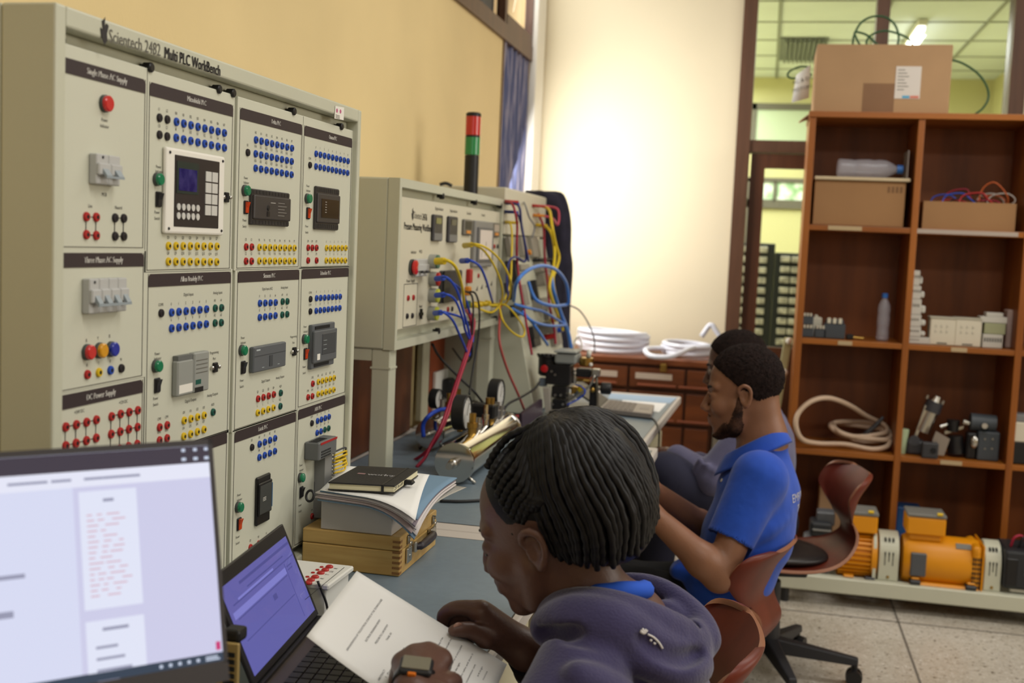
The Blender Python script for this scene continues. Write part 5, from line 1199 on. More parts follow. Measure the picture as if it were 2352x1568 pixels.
# upper row
t = thing('storage_box', 'closed brown cardboard box under the lying water bottle', 'box', (.35, 4.95, zb[0]+.022))
a = S_(1872, 412, .03); c = S_(2074, 523, .03); z0 = zb[0]+.0225
MB().rbox(a.x, c.x, YS+.03, YS+.31, z0, a.z, .003, 1).obj('box', mat('cardboard_b', (150, 112, 74), .85, var=.04, scale=4), t)
MB().rbox(a.x-.002, c.x+.014, YS+.018, YS+.32, a.z+.0005, a.z+.014, .002, 1).obj('lid', mat('cardboard_pale', (196, 178, 146), .85), t)
b = MB()
for k in range(4): b.box(c.x-.07+.016*k, c.x-.06+.016*k, YS+.0295, YS+.0302, a.z-.045, a.z-.02)
b.obj('barcode_marking', mat('carton_print', (116, 84, 54), .8), t)
m_pet = mat('bottle_plastic', (214, 214, 226), .12, spec=.9, alpha=.30)
def bottle(label, M, group=None):
    t = thing('water_bottle', label, 'bottle', M.translation, group)
    o_ = M.translation; ax = (M.to_3x3() @ V(0, 0, 1)).normalized()
    MB().lathe(o_, ax, [(.0, .022), (.003, .031), (.012, .033), (.05, .031), (.06, .029), (.07, .032), (.11, .033), (.125, .030), (.14, .033), (.165, .031), (.185, .022), (.198, .013), (.205, .012)], 24).obj('bottle', m_pet, t, smooth=True)
    MB().lathe(o_, ax, [(.203, .0155), (.222, .0155), (.224, .013)], 16).obj('cap', mat('cap_blue', (50, 110, 190), .4), t, smooth=2)
    return t
bz = a.z+.016
p0 = S_(1922, 385, .12); p1 = S_(2076, 381, .12); s_ = (p1.x-p0.x)/.225
M = Matrix.Translation(V(p0.x, YS+.12, bz+.034*s_)) @ Matrix.Rotation(PI/2, 4, 'Y')
bt = bottle('empty clear water bottle lying on its side on the closed box', M)
for o in bt.children: o.scale = (s_, s_, s_)
tag(MB().box(c.x+.002, c.x+.006, YS+.05, YS+.2, bz, S_(2080, 345, .05).z).obj('card_offcut', mat('offcut_grey', (150, 140, 134), .8), None), 'grey card offcut upright behind the lying bottle cap', 'card')
t = thing('open_box', 'open cardboard box full of red and blue wires', 'box', (.78, 4.95, zb[0]+.022))
a = S_(2122, 461, .03); c = S_(2330, 534, .03); q = MB(); w = .004; zz = a.z
q.box(a.x, c.x, YS+.03, YS+.034, z0, zz); q.box(a.x, c.x, YS+.27, YS+.274, z0, zz); q.box(a.x, a.x+w, YS+.034, YS+.27, z0, zz); q.box(c.x-w, c.x, YS+.034, YS+.27, z0, zz); q.box(a.x+w, c.x-w, YS+.034, YS+.27, z0, z0+w)
q.obj('box', mat('cardboard_b', (0, 0, 0)), t)
random.seed(11)
wc = [('red', m_red), ('dark red', mat('wire_maroon', (96, 30, 36), .5)), ('blue', m_blue), ('orange', mat('wire_orange', (190, 90, 40), .5)), ('black', m_ck), ('crimson', m_cr), ('pale', mat('wire_pale', (200, 190, 180), .5))]
nm = ('low ', 'long ', 'bent ', 'short ')
for k in range(14):
    col_, mm = wc[k % 7]; xs = a.x+.03+random.random()*(c.x-a.x-.12); y = YS+.06+.012*k
    hgt = .012+.05*random.random() if k != 3 else .085
    pts = [(xs, y, zz-.02), (xs+.02, y+.01, zz+hgt*.7), (xs+.06+.03*random.random(), y, zz+hgt), (xs+.11, y-.01, zz+hgt*.4), (min(c.x-.02, xs+.15), y, zz-.015)]
    tag(MB().tube(pts, .003, 6, 6).obj('loose_wire', mm, None, smooth=True), ('first ' if k < 7 else 'second ')+col_+' wire curling out of the open cardboard box', 'wire', 'wires in the open box')
# second row: contactors, bottle, modules
z0 = zb[1]+.0225
m_con = mat('contactor_slate', (62, 68, 74), .5); m_conw = mat('contactor_white', (206, 200, 180), .5)
def contactor(label, u0, v0, u1, v1, dy, stand=None, white=True):
    a = S_(u0, v0, dy); c = S_(u1, v1, dy); zz0 = z0 if stand is None else stand; h = a.z-c.z
    t = thing('contactor', label, 'contactor', ((a.x+c.x)/2, YS+dy, zz0), 'dark contactors on the shelf')
    w = c.x-a.x
    MB().rbox(a.x, c.x, YS+dy, YS+dy+.06, zz0+.0005, zz0+h*.72, .003, 1).obj('body', m_con, t)
    MB().rbox(a.x+w*.08, c.x-w*.08, YS+dy+.008, YS+dy+.052, zz0+h*.72, zz0+h*.92, .003, 1).obj('head', m_con, t)
    b = MB()
    for k in range(3): b.rbox(a.x+w*(.14+.26*k), a.x+w*(.30+.26*k), YS+dy-.003, YS+dy+.01, zz0+h*.74, zz0+h, .001, 1)
    b.obj('terminal_head', m_conw, t); return zz0+h
zt1 = contactor('dark contactor at the shelf edge, lower one of a pair', 1842, 746, 1868, 776, .06)
contactor('dark contactor resting on top of another', 1843, 718, 1868, 746, .06, zt1+.0005)
contactor('smaller dark contactor just right of the stacked pair', 1872, 747, 1897, 777, .06)
contactor('widest dark contactor with a cream head', 1894, 729, 1940, 779, .06)
t = thing('relay', 'small cream relay base behind the smaller contactor', 'relay', (.25, 4.96, z0)); a = S_(1866, 728, .16); c = S_(1880, 776, .16)
MB().rbox(a.x, c.x+.01, YS+.16, YS+.20, z0+.0005, a.z, .004, 1).obj('body', m_conw, t); MB().cyl((a.x+.015, YS+.17, a.z), (a.x+.015, YS+.17, a.z+.01), .008).obj('knob', m_conw, t)
t = thing('switch_block', 'little black switch lying beside the widest contactor', 'switch', (.33, 4.88, z0)); a = S_(1944, 764, .06)
MB().rbox(a.x, a.x+.03, YS+.06, YS+.09, z0+.0005, z0+.022, .004, 1).obj('body', m_black, t); MB().cyl((a.x+.03, YS+.075, z0+.01), (a.x+.07, YS+.075, z0+.008), .004).obj('lever', m_brass, t)
p0 = S_(2026, 776, .12); p1 = S_(2030, 674, .12); s_ = (p1.z-z0)/.224
bt = bottle('clear blue capped bottle standing alone on the second shelf', Matrix.Translation(V(p0.x, YS+.12, z0+.001)))
for o in bt.children: o.scale = (s_*.9, s_*.9, s_)
m_mod1 = mat('module_white', (190, 186, 176), .5)
zz = z0
names = ['lowest white module of the tall stack', 'second white module up in the tall stack', 'third white module up in the tall stack', 'fourth white module up in the tall stack', 'fifth white module up in the tall stack', 'topmost white module of the tall stack']
vs = [(2088, 2137, 774, 792), (2088, 2125, 749, 774), (2088, 2126, 718, 748), (2090, 2126, 680, 717), (2094, 2124, 646, 678), (2096, 2120, 607, 643)]
for k, (u0, u1, v0, v1) in enumerate(vs):
    a = S_(u0, v0, .05); c = S_(u1, v1, .05); h = a.z-c.z; t = thing('terminal_module', names[k], 'module', (a.x, YS+.05, zz), 'white modules stacked by the divider')
    MB().rbox(a.x, a.x+(c.x-a.x)*(1 if k == 0 else .72), YS+.05, YS+.11, zz+.0005, zz+h, .002, 1).obj('body', m_mod1, t)
    if k: MB().rbox(a.x+(c.x-a.x)*.70, c.x, YS+.055, YS+.105, zz+h*.12, zz+h*.6, .006, 2).obj('terminal_nose', m_mod1, t)
    b = MB()
    for j in range(4): b.box(a.x+.006+.009*j, a.x+.011+.009*j, YS+.0495, YS+.0505, zz+h*.5, zz+h*.7)
    b.obj('slot', m_printg, t); zz += h+.0006
for (u0, v0, u1, v1, lab_) in ((2138, 731, 2192, 791, 'cream relay box with printed symbols beside the tall module stack'), (2196, 733, 2252, 795, 'cream relay box with printed symbols beside the green window module')):
    a = S_(u0, v0, .05); c = S_(u1, v1, .05); t = thing('relay_box', lab_, 'relay', ((a.x+c.x)/2, YS+.05, z0), 'cream relay boxes')
    MB().rbox(a.x, c.x, YS+.05, YS+.13, z0+.0005, a.z, .003, 1).obj('body', mat('relay_cream', (206, 198, 178), .5), t)
    MB().rbox(a.x-.002, c.x+.002, YS+.048, YS+.132, a.z, a.z+.008, .002, 1).obj('lid', mat('relay_lid', (176, 170, 152), .5), t)
    w = c.x-a.x; h = a.z-z0; b = MB()
    for j in range(3):
        for r in range(2): b.box(a.x+w*(.2+.22*j), a.x+w*(.21+.22*j), YS+.0494, YS+.0502, z0+h*(.45+.2*r), z0+h*(.58+.2*r)); b.box(a.x+w*(.2+.22*j), a.x+w*(.28+.22*j), YS+.0494, YS+.0502, z0+h*(.5+.2*r), z0+h*(.51+.2*r))
    b.obj('printed_symbol', m_printg, t); MB().box(a.x+w*.3, a.x+w*.7, YS+.0492, YS+.0502, z0+h*.06, z0+h*.1).obj('slot', m_hole, t)
zz = z0
for k, (u0, u1, v0, v1, mm, lab_, wl) in enumerate(((2258, 2302, 764, 798, m_mod1, 'white finned terminal module under the green window module', 0), (2262, 2309, 736, 764, mat('module_green_window', (150, 152, 118), .4), 'module with a greenish window in the short stack', 1), (2254, 2314, 706, 733, m_mod1, 'stepped white module on top of the short stack', 0))):
    a = S_(u0, v0, .05); c = S_(u1, v1, .05); h = a.z-c.z; w = c.x-a.x
    t = thing('terminal_module', lab_, 'module', (a.x, YS+.05, zz), 'modules in the short stack')
    MB().rbox(a.x, c.x, YS+.05, YS+.12, zz+.0005, zz+h*(.6 if k == 2 else 1), .002, 1).obj('body', mm, t)
    if k == 2: MB().rbox(a.x+w*.22, c.x-w*.15, YS+.055, YS+.115, zz+h*.6, zz+h, .002, 1).obj('terminal_step', mm, t)
    if k == 0:
        b = MB()
        for j in range(7): b.box(a.x+w*(.08+.13*j), a.x+w*(.15+.13*j), YS+.0494, YS+.0502, zz+h*.45, zz+h*.75)
        b.obj('slot', m_dark, t)
    zz += h+.0006
tag(MB().rbox(S_(2316, 700, .1).x, S_(2336, 700, .1).x, YS+.1, YS+.18, z0+.0005, S_(2325, 712, .1).z, .004, 1).obj('pale_carton', mat('carton_mauve', (170, 146, 138), .7), None), 'small mauve carton at the end of the module row', 'carton')
# third row: hose, valves, motor block
z0 = zb[2]+.0225
def hp(u, v, dy): p = S_(u, v, dy); p.z = max(p.z, z0+.012); return p
pts = [hp(*q) for q in ((1955, 1008, .2), (1985, 1015, .22), (2025, 1012, .2), (2040, 1000, .16), (2020, 985, .24), (1975, 978, .26), (1920, 972, .25), (1908, 980, .14), (1940, 1000, .10), (2000, 1008, .09), (2040, 1008, .10), (2042, 990, .2), (2000, 972, .26), (1950, 968, .25), (1915, 972, .2), (1925, 990, .1), (1960, 1002, .09), (2000, 1000, .10), (2035, 992, .14), (2030, 975, .22), (1990, 955, .18), (1950, 930, .12), (1905, 914, .06), (1866, 920, .02), (1836, 945, .0), (1828, 975, -.01), (1842, 1008, .0), (1880, 1018, .05), (1940, 1020, .06), (2000, 1032, .05), (2035, 1026, .07), (2045, 1012, .1))]
t = thing('air_hose', 'cream coiled hose with a dark nozzle on the third shelf', 'hose', tuple(pts[0]))
MB().tube(pts, .0105, 10, 6).obj('hose', mat('hose_cream', (196, 170, 146), .5), t, smooth=True)
MB().tube([hp(1985, 998, .1), hp(2010, 978, .1), hp(2029, 957, .1)], [.010, .010, .007], 10, 3).obj('nozzle', m_dark, t, smooth=True)
t = thing('valve_actuator', 'tilted shiny metal valve with a slotted arm on the third shelf', 'valve', (.75, 4.9, z0))
def seg(parent, name, a, b_, r0, r1, mm, n=14): MB().cyl(hp(*a), hp(*b_), r0, r1, n).obj(name, mm, parent, smooth=2)
p = hp(2110, 1010, .1); MB().rbox(p.x-.05, p.x+.02, YS+.06, YS+.13, z0+.0005, z0+.06, .01, 2).obj('base', m_dark, t)
MB().prism([hp(2092, 1022, .08), hp(2100, 1022, .08), hp(2134, 935, .08), hp(2124, 930, .08)], (0, .012, 0)).obj('slotted_arm', m_steel, t, bevel=.002)
seg(t, 'cylinder', (2118, 990, .1), (2146, 930, .1), .030, .028, m_steel); seg(t, 'collar', (2138, 945, .1), (2148, 922, .1), .036, .034, m_dark); seg(t, 'cap', (2148, 922, .1), (2154, 910, .1), .022, .016, m_steel)
for u, v in ((2128, 915), (2164, 928)): seg(t, 'bolt', (u, v, .09), (u+3, v-8, .09), .005, .005, m_steel, 8)
MB().cyl(hp(2100, 1012, .06), hp(2100, 1012, .12), .022, .022, 16).obj('wheel', m_dark, t, smooth=2)
t = thing('steel_bracket', 'bent grey steel bracket with a black block before the valve', 'bracket', (.78, 4.86, z0))
MB().prism([hp(2140, 1046, .03), hp(2168, 1046, .03), hp(2182, 1008, .03), hp(2150, 990, .03), hp(2142, 1010, .03)], (0, .006, 0)).obj('plate', mat('bracket_steel', (150, 140, 132), .4, metal=.6), t)
p = hp(2136, 1030, .01); MB().rbox(p.x-.032, p.x+.032, YS-.002, YS+.03, z0+.0005, z0+.065, .006, 2).obj('block', m_dark, t); MB().cyl((p.x+.012, YS-.0025, z0+.034), (p.x+.012, YS-.006, z0+.034), .012, .010, 14).obj('bore', m_hole, t)
t = thing('regulator_part', 'small black and chrome valve head in the middle of the third shelf', 'valve', (.86, 4.9, z0))
MB().cyl(hp(2195, 1040, .1), hp(2195, 1000, .1), .034, .030, 18).obj('drum', m_black, t, smooth=2); MB().prism([hp(2170, 997, .1), hp(2212, 984, .1), hp(2214, 978, .1), (hp(2170, 990, .1))], (0, .03, 0)).obj('lever', m_steel, t)
seg(t, 'cap', (2188, 990, .1), (2190, 964, .1), .022, .026, m_black); seg(t, 'stud', (2160, 980, .1), (2178, 974, .1), .010, .006, m_steel)
t = thing('pump_motor', 'dark grey geared motor block at the end of the third shelf', 'motor', (.93, 4.9, z0))
a = hp(2248, 990, .05); c = hp(2294, 1046, .05)
MB().rbox(a.x, c.x, YS+.05, YS+.13, z0+.0005, a.z, .006, 2).obj('gearbox', m_con, t); MB().rbox(hp(2222, 990, .06).x, a.x, YS+.06, YS+.12, z0+.0005, a.z-.01, .008, 2).obj('side_block', m_black, t)
MB().cyl(hp(2228, 968, .09), hp(2286, 974, .09), .036, .036, 20).obj('motor_barrel', m_con, t, smooth=2); MB().cyl(hp(2262, 978, .05), hp(2262, 978, .03), .014, .011, 14).obj('shaft_boss', m_steel, t, smooth=2)
seg(t, 'elbow', (2212, 968, .07), (2226, 972, .07), .014, .010, m_steel)
for u, v in ((2262, 1030), (2278, 1030), (2262, 1008), (2280, 1008)): p = hp(u, v, .05); MB().cyl((p.x, YS+.05, p.z), (p.x, YS+.046, p.z), .003).obj('screw', m_steel, t)
p = hp(2238, 1015, .045); MB().ball((p.x, YS+.045, p.z), .016, 10, sc=(1, .6, 1.6)).obj('valve_fitting', m_steel, t, smooth=True)
t = thing('oil_cup', 'pale green plastic cup at the divider on the third shelf', 'cup', (.62, 4.9, z0)); p = hp(2076, 975, .06)
MB().lathe((p.x, YS+.08, z0), (0, 0, 1), [(.0005, .018), (.06, .022), (.10, .026), (.102, .022)], 16).obj('cup', mat('cup_green', (170, 186, 150), .3), t, smooth=2)
t = thing('battery_unit', 'white topped black unit in the last shelf bay', 'battery', (1.06, 4.85, z0)); a = hp(2322, 1020, .03)
MB().rbox(a.x, a.x+.14, YS+.03, YS+.15, z0+.0005, z0+.09, .004, 1).obj('base', m_black, t); MB().rbox(a.x, a.x+.14, YS+.03, YS+.15, z0+.09, z0+.17, .004, 1).obj('housing', mat('relay_cream', (0, 0, 0)), t); MB().rbox(a.x+.01, a.x+.09, YS+.04, YS+.12, z0+.17, z0+.20, .004, 1).obj('top_cap', m_grey, t)

# ------------------------------------------------------------------ motor and generator set on its frame
YF = 4.50
zf = PY(2100, 1346, YF).z
G = thing('motor_generator_set', 'orange and grey motors in a row on a long cream frame', 'motor set', (.6, YF, 0))
x0, x1 = .10, 1.5
for y in (YF, YF+.20): MB().rbox(x0, x1, y, y+.05, zf-.06, zf, .004, 1).obj('frame_rail', m_cream, G)
for x in (x0, .7, x1-.05): MB().box(x, x+.05, YF+.05, YF+.20, zf-.055, zf-.005).obj('cross_rail', m_cream, G)
for x in (x0+.05, x1-.1):
    for y in (YF+.025, YF+.225): MB().cyl((x, y, 0), (x, y, zf-.055), .018, .018, 12).obj('foot', m_black, G)
YM = YF+.125
def gp(u, v, dy=0.0): return PY(u, v, YM+dy)
m_or = mat('motor_orange', (224, 146, 12), .42, var=.04, scale=6); m_gm = mat('motor_grey', (82, 84, 88), .4); m_gl = mat('motor_lid_grey', (120, 118, 112), .5)
def xr(u): return PY(u, 1290, YM-.08).x
za = PY(2150, 1286, YM).z
def motor(name, xa, xb, r, mm, label): 
    o = MB().lathe((xa, YM, za), (1, 0, 0), [(0, r*.55), (.004, r*.9), (.02, r), (xb-xa-.02, r), (xb-xa-.004, r*.92), (xb-xa, r*.55)], 32).obj(name, mm, G, smooth=2); o['label'] = label; return o
xa, xb = xr(2072), xr(2258); o = motor('generator', xa, xb, .098, m_or, 'orange generator')
a, c = xr(2078), xr(2168); zb_ = za+.085
MB().rbox(a+.012, c-.012, YM-.055, YM+.05, zb_, zb_+.03, .004, 1).obj('neck', m_or, o); MB().rbox(a, c, YM-.07, YM+.06, zb_+.024, zb_+.095, .006, 1).obj('terminal_box', m_or, o); MB().rbox(a-.001, c+.001, YM-.072, YM+.062, zb_+.095, zb_+.108, .003, 1).obj('terminal_lid', m_gl, o)
MB().cyl((c-.035, YM-.07, zb_+.112), (c-.015, YM-.07, zb_+.112), .006).obj('lid_button', m_yel, o)
MB().rbox(xb-.006, xb+.001, YM-.1, YM+.1, za-.10, za+.096, .02, 3).obj('end_housing', m_or, o)
MB().rbox(xb-.045, xb-.004, YM-.098, YM+.098, za-.098, za+.092, .02, 3).obj('end_housing', m_or, o)
b = MB()
for r in range(7):
    for k in range(4): b.box(xb-.040+.0085*k, xb-.0345+.0085*k, YM-.0985, YM-.0965, za+.035-.018*r, za+.047-.018*r)
b.obj('louvre_grille', m_hole, o)
a, c = xr(2090), xr(2126); b = MB(); b.rbox(a, c, YM-.104, YM-.06, za-.045, za+.045, .003, 1); b.m(m_hole); b.box(a+.004, c-.004, YM-.1045, YM-.1035, za-.04, za+.0); b.mats[0] = m_gm; b.obj('inspection_cover', None, o)
b = MB(); p = xr(2195); F = [V(p, YM-.07, za+.0695), V(p+.055, YM-.07, za+.0695), V(p+.055, YM-.05, za+.0855), V(p, YM-.05, za+.0855)]; b.prism(F, (0, -.002, .0015)); b.obj('nameplate', m_gl, o)
for x in (xa+.05, xb-.04):
    for y in (YM-.09, YM+.09): MB().rbox(x-.02, x+.02, y-.02, y+.02, zf+.0005, zf+.018, .004, 1).obj('foot', m_dark, o); MB().rbox(x-.015, x+.015, y-.012, y+.012, zf+.018, za-.05, .004, 1).obj('foot_bracket', m_or, o)
MB().rbox(xa+.03, xb-.01, YM-.10, YM+.1, za-.115, za-.07, .006, 1).obj('cradle', m_or, o)
# finned motor
xa2, xb2 = xr(1926), xr(2012); o = motor('finned_motor', xa2-.02, xb2, .085, m_or, 'orange finned motor')
b = MB()
for k in range(30):
    an = 2*PI*k/30; cs, sn_ = math.cos(an), math.sin(an)
    t_ = V(0, -sn_, cs)*.0022; rr = V(0, cs, sn_)
    b.hexa([V(xa2, YM, za)+rr*.08-t_, V(xb2-.02, YM, za)+rr*.08-t_, V(xb2-.02, YM, za)+rr*.08+t_, V(xa2, YM, za)+rr*.08+t_, V(xa2, YM, za)+rr*.096-t_, V(xb2-.02, YM, za)+rr*.096-t_, V(xb2-.02, YM, za)+rr*.096+t_, V(xa2, YM, za)+rr*.096+t_])
b.obj('cooling_rib', m_or, o)
MB().rbox(xa2+.005, xb2-.002, YM-.07, YM+.06, za+.096, za+.165, .005, 1).obj('terminal_box', m_or, o); MB().rbox(xa2+.003, xb2, YM-.072, YM+.062, za+.165, za+.18, .003, 1).obj('terminal_lid', m_gl, o); MB().cyl((xb2-.04, YM-.07, za+.183), (xb2-.02, YM-.07, za+.183), .006).obj('lid_button', m_yel, o)
MB().lathe((xb2-.018, YM, za), (1, 0, 0), [(0, .100), (.02, .100), (.022, .09)], 32).obj('end_flange', m_or, o, smooth=2)
for x in (xa2+.02, xb2-.04): MB().rbox(x, x+.04, YM-.10, YM+.10, zf+.0005, za-.07, .006, 1).obj('foot', m_dark if x > xb2-.05 else m_or, o)
# grey motor
xa3, xb3 = xr(1842), xr(1926)-.024; o = motor('grey_motor', xa3, xb3, .068, m_gm, 'grey capacitor motor')
MB().cyl((xa3-.04, YM, za), (xa3+.01, YM, za), .018, .018, 14).obj('shaft', m_steel, o, smooth=True); p = xr(1856)
MB().rbox(p, xr(1908), YM-.05, YM+.05, za+.060, za+.12, .012, 2).obj('capacitor_box', mat('motor_dark', (40, 42, 46), .4), o); MB().rbox(xr(1872), xr(1914), YM-.02, YM+.06, za+.10, za+.155, .006, 1).obj('terminal_box', m_gm, o); MB().rbox(xr(1862), xr(1905), YM-.06, YM-.045, za+.085, za+.092, .002, 1).obj('trim_band', m_gl, o)
MB().rbox(xa3+.01, xb3-.01, YM-.08, YM+.08, zf+.0005, za-.055, .006, 1).obj('foot', m_gm, o)
MB().ball((xr(1884), YM-.068, za+.01), .006, 8).obj('screw', m_brass, o)
# guards
for ua, uc in ((2018, 2064), (2262, 2301)):
    xa, xc = xr(ua), xr(uc); b = MB(); ring = []
    def arch(x, r): return [V(x, YM-r, zf+.0005)]+[V(x, YM-r*math.cos(a), za+.015+r*math.sin(a)) for a in [PI*k/18 for k in range(19)]]+[V(x, YM+r, zf+.0005)]
    b.rings([arch(xa, .086), arch(xc, .086)], True, True, True); o = b.obj('coupling_guard', m_cream, G, bevel=.003)
    if ua == 2018: b = MB(); b.rings([arch(xa-.022, .094), arch(xa-.010, .094)], True, True, True); b.obj('guard_plate', m_cream, o)
    for k in range(3):
        x = xa+(xc-xa)*(.3+.2*k); MB().rbox(x-.003, x+.003, YM-.0868, YM-.08, za-.005-.015*(k != 1), za+.035, .002, 1).obj('slot', m_hole, o)
        MB().rbox(x-.003, x+.003, YM-.07, YM-.045, za+.07, za+.085, .002, 1).obj('slot', m_hole, o)
    MB().ball(((xa+xc)/2, YM-.086, zf+.015), .006, 8).obj('screw', m_brass, o)
# black machine at the end
xa4 = xr(2304); o = MB().rbox(xa4, xa4+.3, YM-.10, YM+.10, zf+.02, za+.09, .012, 2).obj('brake_machine', mat('machine_black', (38, 40, 44), .45), G)
MB().rbox(xa4+.008, xa4+.05, YM-.103, YM-.09, zf+.03, za+.06, .004, 1).obj('side_rib', m_black, o); MB().rbox(xa4+.07, xa4+.28, YM-.104, YM-.09, za-.01, za+.05, .006, 1).obj('cover', m_gm, o)
for k in range(4): MB().tube([(xa4+.03+.03*k, YM-.04, za+.09), (xa4+.04+.03*k, YM-.05, za+.13), (xa4+.07+.03*k, YM-.04, za+.135-.004*k), (xa4+.10+.03*k, YM-.03, za+.09)], .005, 6, 5).obj('machine_wire', (m_cr, m_ck, m_red, MATS['wire_pale'])[k], o, smooth=True)
MB().rbox(xa4+.03, xa4+.12, YM-.08, YM+.08, zf+.0005, zf+.02, .004, 1).obj('foot', m_steel, o)
tag(MB().rbox(.60, .70, YS+.14, YS+.24, .0925, .33, .008, 2).obj('blue_crate', mat('crate_blue', (40, 84, 140), .5), None), 'blue crate deep in the bottom shelf bay behind the orange generator', 'crate')
tag(MB().rbox(.28, .40, YS+.12, YS+.26, .0925, .40, .006, 2).obj('bottom_carton', m_card, None), 'cardboard carton in the bottom bay behind the finned motor', 'carton')
# leaning pole beside the shelf
pa = PY(1811, 775, 4.95); pc = PY(1790, 900, 4.95); d = (pc-pa).normalized(); e = pa+d*((pa.z)/(-d.z)) if d.z < 0 else pc
t = thing('leaning_post', 'pale green metal post leaning against the side of the shelf', 'post', (e.x, e.y, 0))
s_ = V(1, 0, 0)*.017
MB().hexa([e-s_+V(0, -.012, 0), e+s_+V(0, -.012, 0), e+s_+V(0, .012, 0), e-s_+V(0, .012, 0), pa-s_+V(0, -.012, 0), pa+s_+V(0, -.012, 0), pa+s_+V(0, .012, 0), pa-s_+V(0, .012, 0)]).obj('post', mat('post_green', (184, 180, 136), .5), t, bevel=.003)
for k, v in ((0, 783), (1, 855)):
    p = PY(1812-k*10, v, 4.93); MB().ball(p, .014, 10).obj('knob', m_white, t, smooth=True)
# ------------------------------------------------------------------ valve assembly, small laptop and papers on the end table
YV = 3.85
def vp(u, v, dy=0.0): return PY(u, v, YV+dy)
t = thing('control_valve', 'black and grey pneumatic control valve assembly on the end table', 'valve', (-.67, YV, .76))
def vbox(name, u0, u1, v0, v1, mm, dy0=0.0, dy1=.08, r=.004, par=None):
    a = vp(u0, v0, dy0); c = vp(u1, v1, dy0)
    return MB().rbox(a.x, c.x, YV+dy0, YV+dy1, c.z, a.z, r, 2).obj(name, mm, par or t)
m_posg = mat('positioner_grey', (146, 150, 146), .45)
o = vbox('positioner_box', 1274, 1322, 812, 837, m_posg, .0, .12, .006); vbox('positioner_lid', 1272, 1324, 805, 813, m_posg, -.004, .125, .005, o)
a = vp(1231, 820, .02); c = vp(1278, 866, .02)
o = MB().lathe(((a.x+c.x)/2, YV+.05, c.z), (0, 0, 1), [(0, .026), (.006, .033), (a.z-c.z-.004, .034), (a.z-c.z, .038), (a.z-c.z+.008, .038), (a.z-c.z+.010, .03)], 20).obj('actuator_head', m_black, t, smooth=2)
for k in range(5): MB().box((a.x+c.x)/2-.034+.015*k, (a.x+c.x)/2-.026+.015*k, YV+.014, YV+.028, a.z+.008, a.z+.014).obj('lug', m_black, o)
p = vp(1249, 847, .0); q = MB().lathe((p.x, YV+.018, p.z), (0, -1, 0), [(0, .013), (.01, .013), (.011, .009)], 18).obj('red_gauge_ring', m_inr, t, smooth=2); MB().lathe((p.x, YV+.008, p.z), (0, -1, 0), [(0, .008), (.0006, .008)], 14).obj('dial', m_dark, q)
vbox('valve_body', 1254, 1308, 836, 886, m_black, .01, .09); vbox('yoke', 1267, 1300, 886, 915, m_black, .015, .085); vbox('lower_block', 1268, 1299, 916, 944, m_black, .01, .09)
for u, v in ((1274, 908), (1287, 908), (1268, 929), (1292, 929), (1266, 853), (1274, 861)):
    p = vp(u, v, .0); MB().cyl((p.x, YV+.016, p.z), (p.x, YV+.004, p.z), .0045, .004, 10).obj('bolt', m_steel, t, smooth=2)
b = MB(); P_ = [vp(1247, 890), vp(1262, 890), vp(1265, 950), vp(1252, 950)]; b.prism(P_, (0, .02, 0)); b.obj('bracket', mat('bracket_pale', (176, 168, 156), .45), t, bevel=.002)
vbox('air_block', 1238, 1254, 868, 888, mat('block_bluegrey', (120, 132, 146), .4), .03, .06)
b = MB(); p = vp(1316, 882); b.lathe((p.x, YV+.03, p.z), (0, 0, 1), [(0, .007), (.012, .009), (.03, .007), (.034, .011), (.042, .010), (.046, .004)], 14); b.obj('relief_fitting', m_steel, t, smooth=2)
p = vp(1341, 843); o = MB().lathe((p.x, YV+.05, p.z), (0, 0, 1), [(0, .020), (.003, .025), (.028, .025), (.030, .020)], 20).obj('filter_cup', m_brass, t, smooth=2)
p2 = vp(1348, 806); MB().cyl((p.x+.006, YV+.05, p.z+.03), (p.x+.010, YV+.05, p2.z), .0085).obj('white_tube', m_white, o, smooth=True)
vbox('regulator_body', 1322, 1357, 846, 868, m_black, .02, .075, .006)
p = vp(1356, 838, .02); MB().ball((p.x, YV+.03, p.z), .007, 10).obj('bleed_knob', m_white, t, smooth=True)
p = vp(1367, 856); o = MB().rbox(p.x-.014, p.x+.014, YV+.01, YV+.04, p.z-.014, p.z+.012, .004, 2).obj('elbow_fitting', m_steel, t)
p3 = vp(1370, 940); MB().tube([(p.x+.002, YV+.02, p.z-.01), (p3.x, YV+.02, p3.z), (p3.x-.012, YV+.0, .765)], .0048, 8, 4).obj('pipe', mat('pipe_grey', (112, 106, 94), .4, metal=.5), t, smooth=True)
MB().tube([vp(1366, 862), vp(1354, 886), vp(1330, 905), vp(1300, 926)], .004, 8, 4).obj('lever', m_steel, t, smooth=True)
p = vp(1322, 874); MB().cyl((p.x, YV+.03, p.z), (vp(1352, 875).x, YV+.03, p.z), .006).obj('nipple', m_brass, t, smooth=True)
vbox('mount_plate', 1355, 1368, 878, 938, m_black, .03, .06, .003)
p = vp(1360, 896, .0); MB().ball((p.x, YV+.01, p.z), .0095, 12).obj('ball_knob', m_brass, t, smooth=True)
a = vp(1382, 880); c = vp(1401, 908); o = MB().lathe((a.x-.006, YV+.03, (a.z+c.z)/2), (1, 0, 0), [(0, .018), (.004, .021), (c.x-a.x, .021), (c.x-a.x+.005, .018)], 20).obj('black_knob', m_black, t, smooth=2)
MB().cyl((vp(1368, 893).x, YV+.03, (a.z+c.z)/2), (a.x, YV+.03, (a.z+c.z)/2), .006).obj('spindle', m_steel, o)
